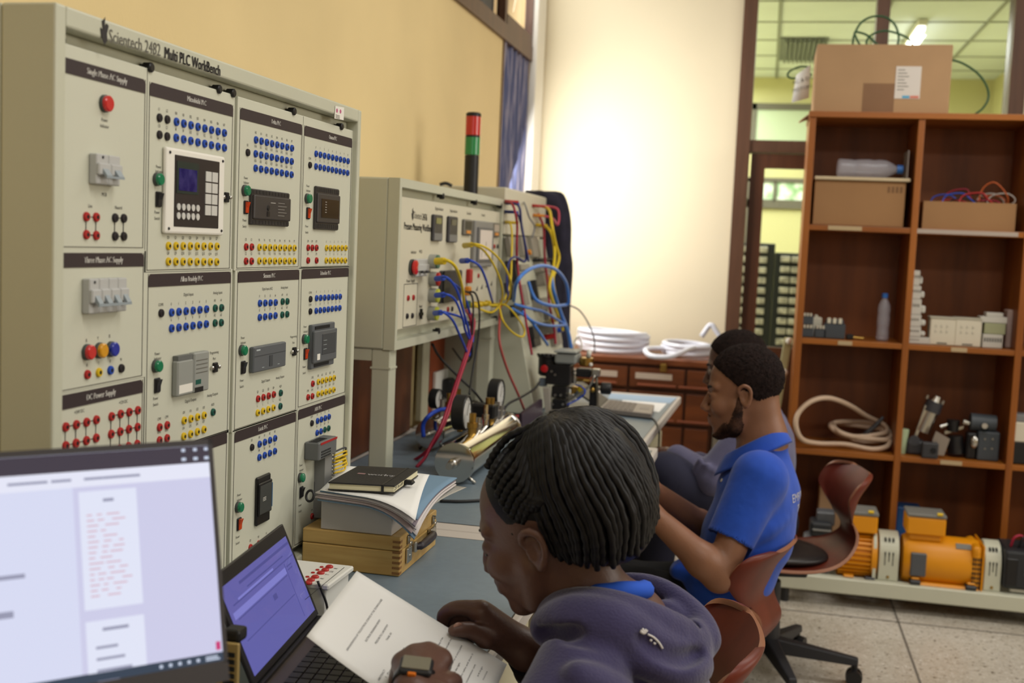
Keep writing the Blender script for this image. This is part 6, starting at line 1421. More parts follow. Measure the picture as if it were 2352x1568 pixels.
for k, (u, v, mm) in enumerate(((1320, 896, m_brass), (1326, 905, mat('block_bluegrey', (0, 0, 0))), (1312, 912, m_steel), (1335, 896, m_cy))): 
    p = vp(u, v, .05); MB().rbox(p.x-.012, p.x+.012, YV+.04, YV+.07, p.z-.014, p.z+.014, .004, 2).obj('fitting_block', mm, t)
MB().rbox(vp(1262, 950).x, vp(1352, 950).x, YV-.01, YV+.10, .7605, vp(1300, 943).z, .004, 1).obj('base_plate', m_steel, t)
tag(MB().tube([vp(1322, 884, .03), vp(1336, 888, .0), vp(1344, 900, -.01), vp(1330, 915, -.01), vp(1302, 930, -.02)], .003, 6, 6).obj('blue_air_line', m_cb, None, smooth=True), 'thin blue air line under the valve regulator', 'air line')
tag(MB().tube([vp(1334, 806, .1), vp(1336, 790, .1), vp(1330, 774, .1), vp(1322, 780, .1), vp(1316, 800, .1)], .0025, 6, 6).obj('white_air_line', m_white, None, smooth=True), 'thin white looped line over the valve positioner', 'air line')
b = MB(); P_ = [PY(1199, 950, 3.56), PY(1246, 916, 3.78), PY(1247, 952, 3.78), PY(1199, 990, 3.56)]
for q in P_[2:]: q.z = max(q.z, .762)
b.prism(P_, (-.012, .004, 0)); tag(b.obj('display_panel', mat('panel_maroon', (58, 44, 56), .4), bevel=.002), 'dark maroon flat display standing before the sloping board, above the braids', 'display')
# small grey laptop
L2 = thing('grey_laptop', 'small grey laptop opened flat beside the valve, keys towards the aisle', 'laptop', (-.46, 4.07, .76))
c_ = [PZ(1376, 936, .782), PZ(1497, 950, .782), PZ(1503, 929, .782), PZ(1396, 917, .782)]
b = MB(); b.hexa([V(q.x, q.y, .764) for q in c_]+[V(q.x, q.y, .782) for q in c_]); o = b.obj('keyboard_base', mat('laptop_silver', (150, 140, 132), .45), L2, bevel=.003)
b = MB(); b.hexa([V(q.x, q.y, .7605) for q in slab(c_, 0, 0, .004)[:4]]+[V(q.x, q.y, .770) for q in slab(c_, 0, 0, .001)[:4]]); b.obj('underside', m_black, L2)
def l2(u, v): return c_[0].lerp(c_[1], u).lerp(c_[3].lerp(c_[2], u), v)
b = MB()
for i in range(6):
    for j in range(11):
        q = [l2(.06+.10*i+a, .06+.081*j+d) for a, d in ((0, 0), (.082, 0), (.082, .066), (0, .066))]; b.hexa([p+V(0, 0, 0) for p in q]+[p+V(0, 0, .002) for p in q])
b.obj('keys', mat('keys_grey', (112, 102, 98), .5), o)
b = MB(); q = [l2(u, v) for u, v in ((.74, .35), (.93, .35), (.93, .65), (.74, .65))]; b.hexa(q+[p+V(0, 0, .0008) for p in q]); b.obj('touchpad', mat('pad_grey', (130, 122, 118), .4), o)
b = MB(); h0 = c_[0]+V(0, 0, -.004); h1 = c_[3]+V(0, 0, -.004); dd = V(-.15, .01, .085)
b.hexa([h0, h1, h1+V(.004, 0, .006), h0+V(.004, 0, .006), h0+dd, h1+dd, h1+dd+V(.004, 0, .006), h0+dd+V(.004, 0, .006)]); b.obj('screen_lid', m_black, L2, bevel=.002)
o = MB().hexa([PZ(*q, .7603) for q in ((1430, 918), (1532, 926), (1514, 946), (1420, 936))]+[PZ(*q, .7610) for q in ((1430, 918), (1532, 926), (1514, 946), (1420, 936))]).obj('paper_sheet', m_paper)
tag(o, 'bright white sheet lying on the end table behind the grey laptop', 'paper')
o = MB().hexa([PZ(*q, .7602) for q in ((1402, 903), (1556, 913), (1538, 926), (1396, 915))]+[PZ(*q, .7606) for q in ((1402, 903), (1556, 913), (1538, 926), (1396, 915))]).obj('lit_table_strip', mat('lit_strip_blue', (150, 178, 206), .5))  # thin pale strip painted in for light on the tabletop
tag(o, 'pale blue strip for the light along the far edge of the end table', 'paper')
tag(MB().tube([PZ(1478, 957, .763), PZ(1500, 962, .763), PZ(1511, 978, .763), V(*PZ(1514, 990, .764)), PZ(1514, 1000, .74), PZ(1513, 1030, .66)], .003, 6, 6).obj('laptop_cable', m_ck, None, smooth=True), 'thin cable from the grey laptop dropping over the table edge', 'cable')

# ------------------------------------------------------------------ plywood shell chairs
m_ply = mat('chair_redbrown', (108, 44, 28), .42, rgb2=(90, 35, 22), scale=4, stretch=(2, 2, .6), spec=.35)
m_plye = mat('chair_edge', (140, 92, 66), .45)
m_cb_ = mat('chair_base_black', (42, 42, 46), .5)
def chair(label, x, y, head, seat, pad=True, tilt=0.0):
    t = thing('swivel_chair', label, 'chair', (0, 0, 0), 'red brown shell chairs')
    prof = [(.205, -.045, .150), (.195, -.012, .180), (.16, .004, .196), (.08, -.004, .204), (0, -.010, .204), (-.08, -.008, .198), (-.145, .004, .176), (-.195, .028, .138), (-.228, .065, .102), (-.236, .100, .084), (-.226, .136, .084), (-.214, .165, .104), (-.212, .200, .140), (-.222, .245, .168), (-.238, .29, .176), (-.256, .325, .176), (-.266, .343, .165), (-.271, .352, .140), (-.273, .356, .10)]
    prof = [(a, z*.82 if z > 0 else z, w) for a, z, w in prof]
    S = [spline([V(p[0], p[1], p[2]) for p in prof], 3)][0]
    rows = []; nv = 16
    for k, p in enumerate(S):
        bk = max(0, min(1, (p.y-.10)/.12)); r = []
        nx, nz = (1, .1) if bk > .3 else (0, 1)
        for i in range(nv+1):
            v = -1+2*i/nv
            r.append(V(p.x+.055*bk*v*v*(p.z/.17)**2+tilt*max(0, p.y)*-1, p.z*math.sin(v*PI/2*.98)/math.sin(PI/2*.98), seat+p.y+.012*(1-bk)*v*v))
        rows.append(r)
    b = MB().m(m_ply); b.rings(rows, False, False, closed=False); b.mats.append(m_plye)
    o = b.obj('shell', None, t, smooth=True, recalc=False); s_ = o.modifiers.new('ply', 'SOLIDIFY'); s_.thickness = .010; s_.offset = 0; s_.material_offset_rim = 1; s_.use_rim = True
    bv = o.modifiers.new('bev', 'BEVEL'); bv.width = .0025; bv.segments = 2; bv.limit_method = 'ANGLE'; bv.angle_limit = 1.0
    if pad:
        b = MB(); rg = []
        for h, f in ((0, .80), (.012, .9), (.022, .86), (.028, .7)): rg.append([V(-.0+.19*f*math.cos(a), .185*f*math.sin(a), seat-.004+h+.008*math.sin(a)**2) for a in [2*PI*k/32 for k in range(32)]])
        b.rings(rg, True, True); b.obj('seat_pad', mat('pad_black', (36, 32, 32), .4), t, smooth=True)
    MB().rbox(-.09, .09, -.08, .08, seat-.052, seat-.022, .008, 2).obj('seat_plate', m_black, t)
    MB().cyl((0, 0, .30), (0, 0, seat-.05), .014, .014, 14).obj('gas_lift', m_steel, t, smooth=True)
    MB().lathe((0, 0, .075), (0, 0, 1), [(0, .034), (.10, .030), (.11, .027), (.235, .025), (.24, .02)], 18).obj('column', m_cb_, t, smooth=2)
    for k in range(5):
        a = 2*PI*k/5+.35; d = V(math.cos(a), math.sin(a), 0); s_ = V(-d.y, d.x, 0)
        b = MB(); b.hexa([d*.02-s_*.026+V(0, 0, .075), d*.28-s_*.015+V(0, 0, .065), d*.28+s_*.015+V(0, 0, .065), d*.02+s_*.026+V(0, 0, .075), d*.02-s_*.022+V(0, 0, .125), d*.28-s_*.013+V(0, 0, .090), d*.28+s_*.013+V(0, 0, .090), d*.02+s_*.022+V(0, 0, .125)])
        l = b.obj('leg', m_cb_, t, bevel=.005)
        for q in (-1, 1): MB().cyl(d*.27+s_*q*.008+V(0, 0, .027), d*.27+s_*q*.028+V(0, 0, .027), .027, .025, 16).obj('caster', m_black, l, smooth=2)
        MB().cyl(d*.27+V(0, 0, .03), d*.27+V(0, 0, .07), .010).obj('caster_stem', m_black, l)
    t.location = (x, y, 0); t.rotation_euler.z = head
    return t
chair('empty swivel chair with a black seat pad, in front of the orange motors', .085, 3.70, PI+.22, .395)
chair('swivel chair that the person in the blue polo shirt sits on', -.16, 2.99, PI-.30, .335, False)
chair('swivel chair behind the person with braids, only its back seen', -.245, 1.77, PI+.12, .475, False)
# ------------------------------------------------------------------ bodies and clothes: smooth implicit surfaces
from mathutils.bvhtree import BVHTree
class SDF:
    def __init__(s, lo, hi, h):
        s.h = h; s.lo = np.array(lo, np.float32); s.n = np.ceil((np.array(hi)-np.array(lo))/h).astype(int)+1
        s.g = np.full(tuple(s.n), .5, np.float32)
    def _op(s, lo, hi, fn, k, op):
        m = k+3*s.h
        a = np.maximum(np.floor((np.array(lo)-m-s.lo)/s.h).astype(int), 0); b = np.minimum(np.ceil((np.array(hi)+m-s.lo)/s.h).astype(int)+1, s.n)
        if (b <= a).any(): return s
        ax = [s.lo[i]+s.h*np.arange(a[i], b[i], dtype=np.float32) for i in range(3)]
        X, Y, Z = np.meshgrid(*ax, indexing='ij', sparse=False)
        d = fn(X, Y, Z); sl = tuple(slice(a[i], b[i]) for i in range(3)); g = s.g[sl]
        if op == 'u':
            hh = np.maximum(k-np.abs(g-d), 0)/max(k, 1e-6); s.g[sl] = np.minimum(g, d)-hh*hh*k*.25
        else:
            d = -d; hh = np.maximum(k-np.abs(g-d), 0)/max(k, 1e-6); s.g[sl] = np.maximum(g, d)+hh*hh*k*.25
        return s
    def ell(s, c, r, k=.01, M=None, op='u', rot=None):
        sc = 1.0
        if M is not None:
            sc = M.to_scale()[0]; Rm = M.to_3x3().normalized(); C = M @ Vector(c)
        else: Rm = Matrix.Identity(3); C = Vector(c)
        if rot is not None: Rm = Rm @ rot
        R_ = np.array(Rm, np.float32); C = np.array(C, np.float32); r = np.array(r, np.float32)*sc; q = float(r.max())
        def fn(X, Y, Z):
            x, y, z = X-C[0], Y-C[1], Z-C[2]
            p = [(x*R_[0, i]+y*R_[1, i]+z*R_[2, i])/r[i] for i in range(3)]
            k0 = np.sqrt(p[0]**2+p[1]**2+p[2]**2)+1e-6
            k1 = np.sqrt((p[0]/r[0])**2+(p[1]/r[1])**2+(p[2]/r[2])**2)+1e-6
            return k0*(k0-1)/k1
        return s._op(C-q, C+q, fn, k*sc, op)
    def cone(s, a, b, r0, r1=None, k=.01, M=None, op='u', sq=None):
        if r1 is None: r1 = r0
        if M is not None: sc = M.to_scale()[0]; a = M @ Vector(a); b = M @ Vector(b); r0 *= sc; r1 *= sc; k *= sc
        a = np.array(a, np.float32); b = np.array(b, np.float32); ba = b-a; bb = float((ba**2).sum())+1e-12; q = max(r0, r1)*(max(sq) if sq else 1)
        w = np.array(sq if sq else (1, 1, 1), np.float32)
        def fn(X, Y, Z):
            x, y, z = X-a[0], Y-a[1], Z-a[2]
            t = np.clip((x*ba[0]+y*ba[1]+z*ba[2])/bb, 0, 1)
            return np.sqrt(((x-ba[0]*t)/w[0])**2+((y-ba[1]*t)/w[1])**2+((z-ba[2]*t)/w[2])**2)-(r0+(r1-r0)*t)
        return s._op(np.minimum(a, b)-q, np.maximum(a, b)+q, fn, k, op)
    def chain(s, P, R_, k=.01, M=None, op='u', smooth=3):
        P = spline(P, smooth) if smooth and len(P) > 2 else [Vector(p) for p in P]
        n = len(P); R_ = list(R_) if hasattr(R_, '__len__') else [R_, R_]
        rr = [float(np.interp(i/(n-1), np.linspace(0, 1, len(R_)), R_)) for i in range(n)]
        for i in range(n-1): s.cone(P[i], P[i+1], rr[i], rr[i+1], k, M, op)
        return s
    def cut(s, nrm, off, M=None):      # remove the half-space nrm.p > off (local)
        if M is not None: sc = M.to_scale()[0]; Rm = M.to_3x3().normalized(); nv = Rm @ Vector(nrm); off = off*sc+nv.dot(M.translation)
        else: nv = Vector(nrm)
        ax = [s.lo[i]+s.h*np.arange(s.n[i], dtype=np.float32) for i in range(3)]
        d = ax[0][:, None, None]*nv.x+ax[1][None, :, None]*nv.y+ax[2][None, None, :]*nv.z-off
        s.g = np.maximum(s.g, d.astype(np.float32)); return s
    def mesh(s, name, material, parent, sm=1, noise=0.0, keep_off=True):
        g = s.g; ins = g < 0; n = s.n
        c = sum(ins[i:n[0]-1+i, j:n[1]-1+j, l:n[2]-1+l].astype(np.int8) for i in (0, 1) for j in (0, 1) for l in (0, 1))
        cell = (c > 0) & (c < 8); idx = np.full(cell.shape, -1, np.int64); ci = np.argwhere(cell); idx[cell] = np.arange(len(ci))
        acc = np.zeros((len(ci), 3)); cnt = np.zeros(len(ci))
        cor = [(i, j, l) for i in (0, 1) for j in (0, 1) for l in (0, 1)]
        val = {q: g[ci[:, 0]+q[0], ci[:, 1]+q[1], ci[:, 2]+q[2]] for q in cor}
        for p in cor:
            for ax in range(3):
                if p[ax] == 0:
                    q = list(p); q[ax] = 1; q = tuple(q); a, b = val[p], val[q]; m = (a < 0) != (b < 0)
                    t = np.where(m, a/np.where(m, a-b, 1), 0); e = np.array(p, float)[None, :].repeat(len(ci), 0); e[:, ax] += t
                    acc[m] += e[m]; cnt[m] += 1
        v = s.lo+s.h*(ci+acc/np.maximum(cnt, 1)[:, None])
        faces = []
        for ax in range(3):
            sl0 = [slice(None)]*3; sl1 = [slice(None)]*3; sl0[ax] = slice(0, n[ax]-1); sl1[ax] = slice(1, n[ax])
            A, B = ins[tuple(sl0)], ins[tuple(sl1)]
            E = np.argwhere(A != B); o1, o2 = [i for i in range(3) if i != ax]
            E = E[(E[:, o1] > 0) & (E[:, o2] > 0) & (E[:, o1] < n[o1]-1) & (E[:, o2] < n[o2]-1)]
            f = []
            for d1, d2 in ((0, 0), (1, 0), (1, 1), (0, 1)):
                q = E.copy(); q[:, o1] -= 1-d1; q[:, o2] -= 1-d2; f.append(idx[q[:, 0], q[:, 1], q[:, 2]])
            f = np.stack(f, 1); flip = A[E[:, 0], E[:, 1], E[:, 2]]
            if ax == 1: flip = ~flip
            f[~flip] = f[~flip][:, ::-1]; faces.append(f)
        F = np.concatenate(faces); F = F[(F >= 0).all(1)]
        off = rootloc(parent)
        if sm:      # gentle relaxation
            for _ in range(sm):
                acc = np.zeros_like(v); cn = np.zeros(len(v))
                for i, j in ((0, 1), (1, 2), (2, 3), (3, 0)):
                    np.add.at(acc, F[:, i], v[F[:, j]]); np.add.at(cn, F[:, i], 1); np.add.at(acc, F[:, j], v[F[:, i]]); np.add.at(cn, F[:, j], 1)
                v = .5*v+.5*acc/np.maximum(cn, 1)[:, None]
        if noise: v = v+np.random.RandomState(3).normal(0, noise, v.shape)
        me = bpy.data.meshes.new(name); me.from_pydata((v-np.array(off)).tolist(), [], F.tolist()); me.update()
        me.polygons.foreach_set('use_smooth', [True]*len(me.polygons)); me.materials.append(material)
        o = bpy.data.objects.new(name, me); COL.objects.link(o); o.parent = parent
        return o
def bvh(o):
    off = rootloc(o.parent)
    return BVHTree.FromPolygons([v.co+off for v in o.data.vertices], [tuple(p.vertices) for p in o.data.polygons])
def hit(B, u, v):
    r = B.ray_cast(CAM, ray(u, v).normalized()); return r[0], r[1]
def headM(w, t, sc): return Matrix.Translation(Vector(t)) @ Matrix.Rotation(w[0], 4, 'Z') @ Matrix.Rotation(w[1], 4, 'Y') @ Matrix.Rotation(w[2], 4, 'X') @ Matrix.Scale(sc, 4)
def head(S, M, nose=1.0, lips=1.0, jaw=1.0):
    S.ell((-.012, 0, .045), (.098, .075, .088), .01, M); S.ell((.030, 0, -.015), (.060, .060, .085), .02, M)
    S.ell((.032, 0, -.072), (.056*jaw, .050*jaw, .042), .02, M); S.ell((.074, 0, -.098), (.022, .024, .020), .018, M)
    for y in (-1, 1):
        S.ell((.066, y*.040, -.022), (.026, .022, .024), .02, M); S.cone((.082, y*.012, .034), (.070, y*.048, .034), .011, .009, .012, M)
        S.cone((.018, y*.055, -.03), (.035, y*.046, -.085), .018, .016, .02, M)
    S.cone((.088, 0, .018), (.1+.012*nose, 0, -.022), .008, .011, .012, M)
    for y in (-1, 1): S.ell((.098+.002*nose, y*.013, -.030), (.013, .010, .009), .008, M)
    S.ell((.084, 0, -.060), (.020, .026, .022), .014, M)
    for y in (-1, 1):
        S.cone((.1005, 0, -.0555), (.090, y*.020, -.058), .0065*lips, .0035, .005, M); S.cone((.0985, 0, -.070), (.089, y*.018, -.065), .0075*lips, .0035, .005, M)
        S.ell((.100, y*.033, .010), (.014, .017, .010), .014, M, 'd'); S.ell((.078, y*.032, .009), (.0145, .015, .0125), .004, M)
        S.ell((.092, y*.006, -.036), (.006, .004, .004), .003, M, 'd') if False else None
    S.cone((.108, -.018, -.0628), (.108, .018, -.0628), .0018, .0018, .003, M, 'd')
    for y in (-1, 1):
        S.ell((-.006, y*.077, -.002), (.016, .005, .026), .006, M)
        S.chain([(.010, y*.078, .010), (.006, y*.083, .026), (-.008, y*.087, .033), (-.022, y*.088, .024), (-.024, y*.087, .004), (-.016, y*.083, -.016), (-.006, y*.079, -.026)], (.0038, .0045, .005, .005, .0045, .005, .007), .004, M)
        S.ell((-.004, y*.084, .002), (.008, .007, .014), .005, M, 'd')

# ------------------------------------------------------------------ the person with braids, reading the sheet
m_skw = mat('skin_deep', (98, 70, 60), .42, var=.08, scale=14, bump=.06, bscale=220, spec=.45)
m_hood = mat('hoodie_indigo', (56, 51, 88), .92, var=.07, scale=22, bump=.18, bscale=260, sheen=.25)
m_hair = mat('braid_black', (15, 14, 16), .5, var=.3, scale=60, spec=.3)
PA = V(-.537, 1.303, .856); PB_ = V(-.535, 1.474, .893); PC = V(-.318, 1.496, .777)
pn = (PC-PB_).cross(PA-PB_).normalized()
if pn.dot(CAM-PB_) < 0: pn = -pn
def pp_(u, v, d=0.0): return PP(u, v, PB_, pn)+pn*d
HW = headM((3.0088, .3591, -.1524), (-.2709, 1.4953, .9704), .92)
WO = thing('person', 'seated person with black braids and an indigo hoodie, reading a sheet', 'person', (-.2, 1.5, .5))
S = SDF((-.62, 1.06, .52), (.14, 1.86, 1.16), .0033)
head(S, HW, .35, 1.15)
S.cone(HW @ V(-.035, 0, -.045), PY(1356, 1390, 1.50), .050, .054, .02); S.cone(PY(1356, 1390, 1.50), PY(1380, 1470, 1.5), .048, .04, .03)
S.ell(PY(1430, 1620, 1.51), (.09, .14, .17), .03); S.cone(PY(1335, 1560, 1.39), PY(1420, 1490, 1.62), .032, .032, .03)
# right arm and hand
wr = PY(1207, 1492, 1.565); el = PY(1325, 1622, 1.71)
S.cone(PY(1415, 1470, 1.64), el, .042, .036, .02); S.cone(el, wr, .036, .0235, .015)
fg = lambda pts, r, k=.005: S.chain([PY(*q) if isinstance(q, tuple) else q for q in pts], r, k, None, 'u', 2)
for kq, r in (((1104, 1404, 1.522), .0165), ((1110, 1416, 1.537), .016), ((1118, 1430, 1.550), .015), ((1130, 1446, 1.560), .013)): S.cone(wr, PY(*kq), .020, r, .018)
fg([(1104, 1403, 1.520), (1072, 1396, 1.520), (1042, 1398, 1.522), (1020, 1412, 1.526), (1018, 1434, 1.528)], (.0125, .0105, .0100, .0092, .0080))
fg([(1110, 1414, 1.535), (1076, 1408, 1.541), (1050, 1416, 1.546), (1042, 1436, 1.546), (1050, 1452, 1.540)], (.0122, .0105, .0100, .0090, .0080))
fg([(1118, 1430, 1.550), (1088, 1426, 1.557), (1068, 1436, 1.560), (1064, 1455, 1.556)], (.0112, .0100, .0092, .0078))
fg([(1130, 1446, 1.560), (1104, 1444, 1.566), (1086, 1454, 1.566), (1082, 1470, 1.562)], (.0100, .0088, .0080, .0068))
S.cone(PY(1160, 1470, 1.545), PY(1112, 1466, 1.508), .0165, .0135, .014)
th0 = pp_(1036, 1458, .0085); th1 = pp_(1070, 1460, .012)
fg([PY(1116, 1466, 1.508), th1, th0], (.0128, .0108, .0098, .0086), .006)
# left arm and hand
wl = PY(950, 1588, 1.235); S.cone(PY(1335, 1565, 1.385), PY(1215, 1765, 1.22), .034, .034, .02); S.cone(PY(1215, 1760, 1.22), wl, .036, .025, .02)
kn = [(924, 1522, 1.285), (952, 1506, 1.292), (984, 1501, 1.298), (1012, 1514, 1.296)]
for q, r in zip(kn, (.0135, .015, .015, .014)): S.cone(wl, PY(*q), .020, r, .009)
for q, dx in zip(kn, (-4, 0, 4, 8)):
    fg([q, (q[0]+dx, q[1]+4, q[2]+.03), (q[0]+dx-6, q[1]+26, q[2]+.050), (q[0]+dx-14, q[1]+50, q[2]+.050)], (.0125, .0105, .0098, .0080))
fg([(1006, 1575, 1.255), (1030, 1566, 1.275), (1043, 1566, 1.298), (1044, 1580, 1.318)], (.0135, .0115, .0100, .0085))
body = S.mesh('body', m_skw, WO, 2)
del S
b = MB(); c0 = PY(1052, 1455, 1.4) ; nc = th0.lerp(th1, .12)+pn*.0072
F = frame(nc, (th0-th1), V(0, 0, 1)); 
b.rings([[F @ V(.007*math.cos(a)*f, .0062*math.sin(a)*f, z) for a in [2*PI*k/14 for k in range(14)]] for f, z in ((1, -.001), (1, .0008), (.8, .0020), (.4, .0024))], True, True); b.obj('thumbnail', mat('nail_pale', (176, 132, 116), .3), body, smooth=True)
# eye: lowered lid with lashes
for sgn in (1, -1):
    MB().tube([HW @ V(.0885, sgn*.020, .001), HW @ V(.0915, sgn*.031, -.003), HW @ V(.0835, sgn*.044, .0)], .0012, 6, 5).obj('eyelash', m_black, body, smooth=True)
    MB().tube([HW @ V(.0905, sgn*.018, .030), HW @ V(.085, sgn*.033, .036), HW @ V(.0705, sgn*.048, .033)], [.0018, .0026, .0014], 6, 5).obj('eyebrow', mat('brow_dark', (34, 26, 24), .8), body, smooth=True)
# hoodie
S = SDF((-.52, 1.06, .42), (.16, 1.88, .97), .0042)
S.ell(PY(1440, 1725, 1.51), (.125, .175, .20), .03); S.cone(PY(1335, 1555, 1.375), PY(1425, 1490, 1.64), .052, .052, .03)
S.cone(PY(1335, 1555, 1.372), PY(1200, 1775, 1.23), .062, .052, .02); S.cone(PY(1200, 1755, 1.23), PY(985, 1660, 1.20), .050, .040, .02)
S.cone(PY(1415, 1470, 1.645), PY(1322, 1622, 1.715), .062, .052, .025); S.cone(PY(1322, 1622, 1.715), PY(1238, 1528, 1.605), .052, .040, .02)
ch = lambda pts, r, k=.01, op='u': S.chain([PY(*q) for q in pts], r, k, None, op, 3)
S.ell(PY(1535, 1472, 1.51), (.062, .105, .052), .025)
ch([(1262, 1440, 1.430), (1320, 1432, 1.402), (1410, 1446, 1.398), (1500, 1492, 1.425), (1580, 1520, 1.475)], (.026, .034, .036, .034, .030), .012)
ch([(1252, 1420, 1.475), (1292, 1392, 1.440), (1362, 1384, 1.425), (1440, 1398, 1.420), (1520, 1430, 1.44), (1592, 1470, 1.485)], (.017, .018, .017, .016, .018, .020), .012)
S.ell(PY(1480, 1372, 1.530), (.085, .070, .028), .012, None, 'd')
S.ell(PY(1375, 1385, 1.510), (.056, .052, .05), .012, None, 'd')
ch([(1330, 1360, 1.590), (1388, 1345, 1.600), (1440, 1336, 1.600), (1498, 1342, 1.590), (1552, 1371, 1.568), (1600, 1420, 1.540), (1622, 1470, 1.510)], (.012, .0105, .0105, .0110, .013, .016, .020), .010)
ch([(1440, 1500, 1.385), (1500, 1520, 1.395), (1560, 1540, 1.42), (1600, 1530, 1.46)], (.016, .022, .026, .022), .008)
ch([(1500, 1400, 1.545), (1540, 1412, 1.54), (1575, 1440, 1.525)], (.012, .017, .014), .008)
ch([(1330, 1560, 1.30), (1400, 1590, 1.33), (1470, 1640, 1.36)], .022, .01)
for P_, R__ in (([(1300, 1468, 1.352), (1370, 1470, 1.343), (1440, 1500, 1.343), (1500, 1545, 1.353), (1540, 1590, 1.36)], (.004, .007, .008, .007, .006)), ([(1470, 1466, 1.372), (1520, 1496, 1.378), (1570, 1512, 1.405), (1605, 1500, 1.45)], (.004, .008, .008, .005)), ([(1246, 1452, 1.405), (1290, 1455, 1.375), (1330, 1450, 1.362)], (.008, .007, .004)), ([(1536, 1400, 1.50), (1566, 1422, 1.485), (1596, 1452, 1.475)], (.005, .007, .004))):
    S.chain([PY(*q) for q in P_], R__, .012, None, 'd', 4)
hood = S.mesh('hoodie', m_hood, WO, 1)
del S
MB().cyl(PY(1240, 1530, 1.608), PY(1214, 1502, 1.572), .040, .033, 20).obj('cuff', mat('cuff_black', (26, 24, 30), .9), WO, smooth=2)  # black ring for the dark sleeve lining and the shadow in it
MB().tube([PY(1318, 1372, 1.445), PY(1370, 1362, 1.448), PY(1430, 1357, 1.462), PY(1474, 1356, 1.492), PY(1482, 1350, 1.530), PY(1450, 1345, 1.56)], [.010, .012, .013, .013, .011, .008], 10, 5).obj('collar', mat('collar_blue', (30, 84, 196), .8), WO, smooth=True)
B_ = bvh(hood)
def emblem(pts, w, name='emblem'):
    b = MB(); pr = []
    for q in pts:
        h_, n_ = hit(B_, *q)
        if h_ is not None: pr.append(h_+n_*.0015)
    if len(pr) > 1: b.tube(pr, w, 6, 4); b.obj(name, mat('emblem_white', (216, 212, 210), .7), hood, smooth=True)
    else: b.bm.free()
emblem([(1470, 1448), (1478, 1452), (1484, 1446)], .0022); emblem([(1474, 1444), (1480, 1452)], .0018); emblem([(1487, 1455), (1500, 1462), (1512, 1474), (1520, 1488)], .0014); emblem([(1492, 1468), (1496, 1470)], .0016); emblem([(1500, 1475), (1504, 1477)], .0016)
# wristwatch
wc_ = wl.lerp(PY(960, 1530, 1.275), .30); ax = (PY(965, 1520, 1.285)-wl).normalized(); nz = (CAM-wc_).normalized()*.6+V(0, 0, .75); nz = (nz-ax*nz.dot(ax)).normalized(); sx = ax.cross(nz)
Mw = Matrix((sx, ax, nz)).transposed().to_4x4(); Mw.translation = wc_+nz*.021
wt = MB().rbox(-.020, .020, -.014, .014, .0, .0095, .005, 3, Mw).obj('wristwatch', mat('watch_black', (36, 36, 38), .4), WO)
MB().rbox(-.0165, .0165, -.0105, .0115, .009, .0112, .002, 2, Mw).obj('watch_face', mat('watch_grey', (126, 122, 106), .3), wt)
MB().rbox(-.008, .002, -.0175, -.0135, .003, .0085, .001, 1, Mw).obj('watch_button', mat('watch_orange', (226, 120, 20), .4), wt)
b = MB(); ring = [[Mw @ V(.0275*math.cos(a), y, -.021+.0255*math.sin(a)) for a in [2*PI*k/28 for k in range(28)]] for y in (-.008, .008)]; b.rings(ring, False, False); o = b.obj('watch_strap', m_black, wt, smooth=True); o.modifiers.new('thick', 'SOLIDIFY').thickness = .0022
# braids
HB = thing('x', None, None); bpy.data.objects.remove(HB)
S = SDF((-.48, 1.34, .86), (-.08, 1.68, 1.18), .004)
S.ell((-.016, 0, .048), (.0985, .0765, .0885), .01, HW); S.cut((.80, 0, -.60), .004, HW)
S.cut((0, 0, -1), .05, HW) if False else None; S.ell(PY(1362, 1125, 1.50), (.072, .088, .080), .03); S.ell(PY(1400, 1200, 1.505), (.060, .085, .055), .03); S.cone(PY(1265, 985, 1.49), PY(1340, 1060, 1.5), .018, .06, .03)
S.ell(PY(1231, 1268, 1.44), (.036, .040, .046), .01, None, 'd')
hair = S.mesh('hair', m_hair, WO, 2); del S
hub = PY(1257, 957, 1.485)
C1 = [(1212, 1012, 1.452), (1262, 1004, 1.424), (1306, 992, 1.430), (1342, 974, 1.462), (1352, 953, 1.52)]
C2 = [(1214, 1110, 1.428), (1280, 1118, 1.394), (1352, 1092, 1.392), (1420, 1052, 1.430), (1440, 1030, 1.52)]
C3 = [(1240, 1196, 1.424), (1322, 1222, 1.396), (1408, 1204, 1.396), (1474, 1158, 1.440), (1489, 1122, 1.53)]
C4 = [(1284, 1276, 1.438), (1340, 1300, 1.420), (1412, 1296, 1.418), (1474, 1256, 1.455), (1504, 1192, 1.54)]
def cu(C_, u):
    P_ = spline([PY(*q) for q in C_], 8); i = u*(len(P_)-1); k = min(int(i), len(P_)-2); return P_[k].lerp(P_[k+1], i-k)
random.seed(7)
def braid(pts, r, mb, ph):
    P_ = spline(pts, 12); rr = [r*(1-.12*(i/len(P_)))*(1+.13*math.sin(i*1.55+ph)) for i in range(len(P_))]
    rr[0] *= .5; rr[-1] *= .75
    mb.tube(P_, rr, 8, 0)
b = MB(); NB = 25
for k in range(NB):
    u = (k+.5*random.random()*.4)/(NB-1); u = min(u, 1); j = lambda s_: V(random.uniform(-s_, s_), random.uniform(-s_, s_), random.uniform(-s_, s_))
    braid([hub+V(.001*k-.008, .002*k-.03, 0)*.6, cu(C1, u)+j(.001), cu(C2, u)+j(.002), cu(C3, u)+j(.002), cu(C4, u)+j(.004)], .0053, b, k)
for k in range(NB-1):      # second layer underneath, seen in the gaps
    u = (k+.5)/(NB-1); a = V(.004, .012, .001)
    braid([hub+a, cu(C1, u)+a, cu(C2, u)+a*1.2, cu(C3, u)+a, cu(C4, u)+a+V(0, 0, .006*random.random())], .0052, b, k*2)
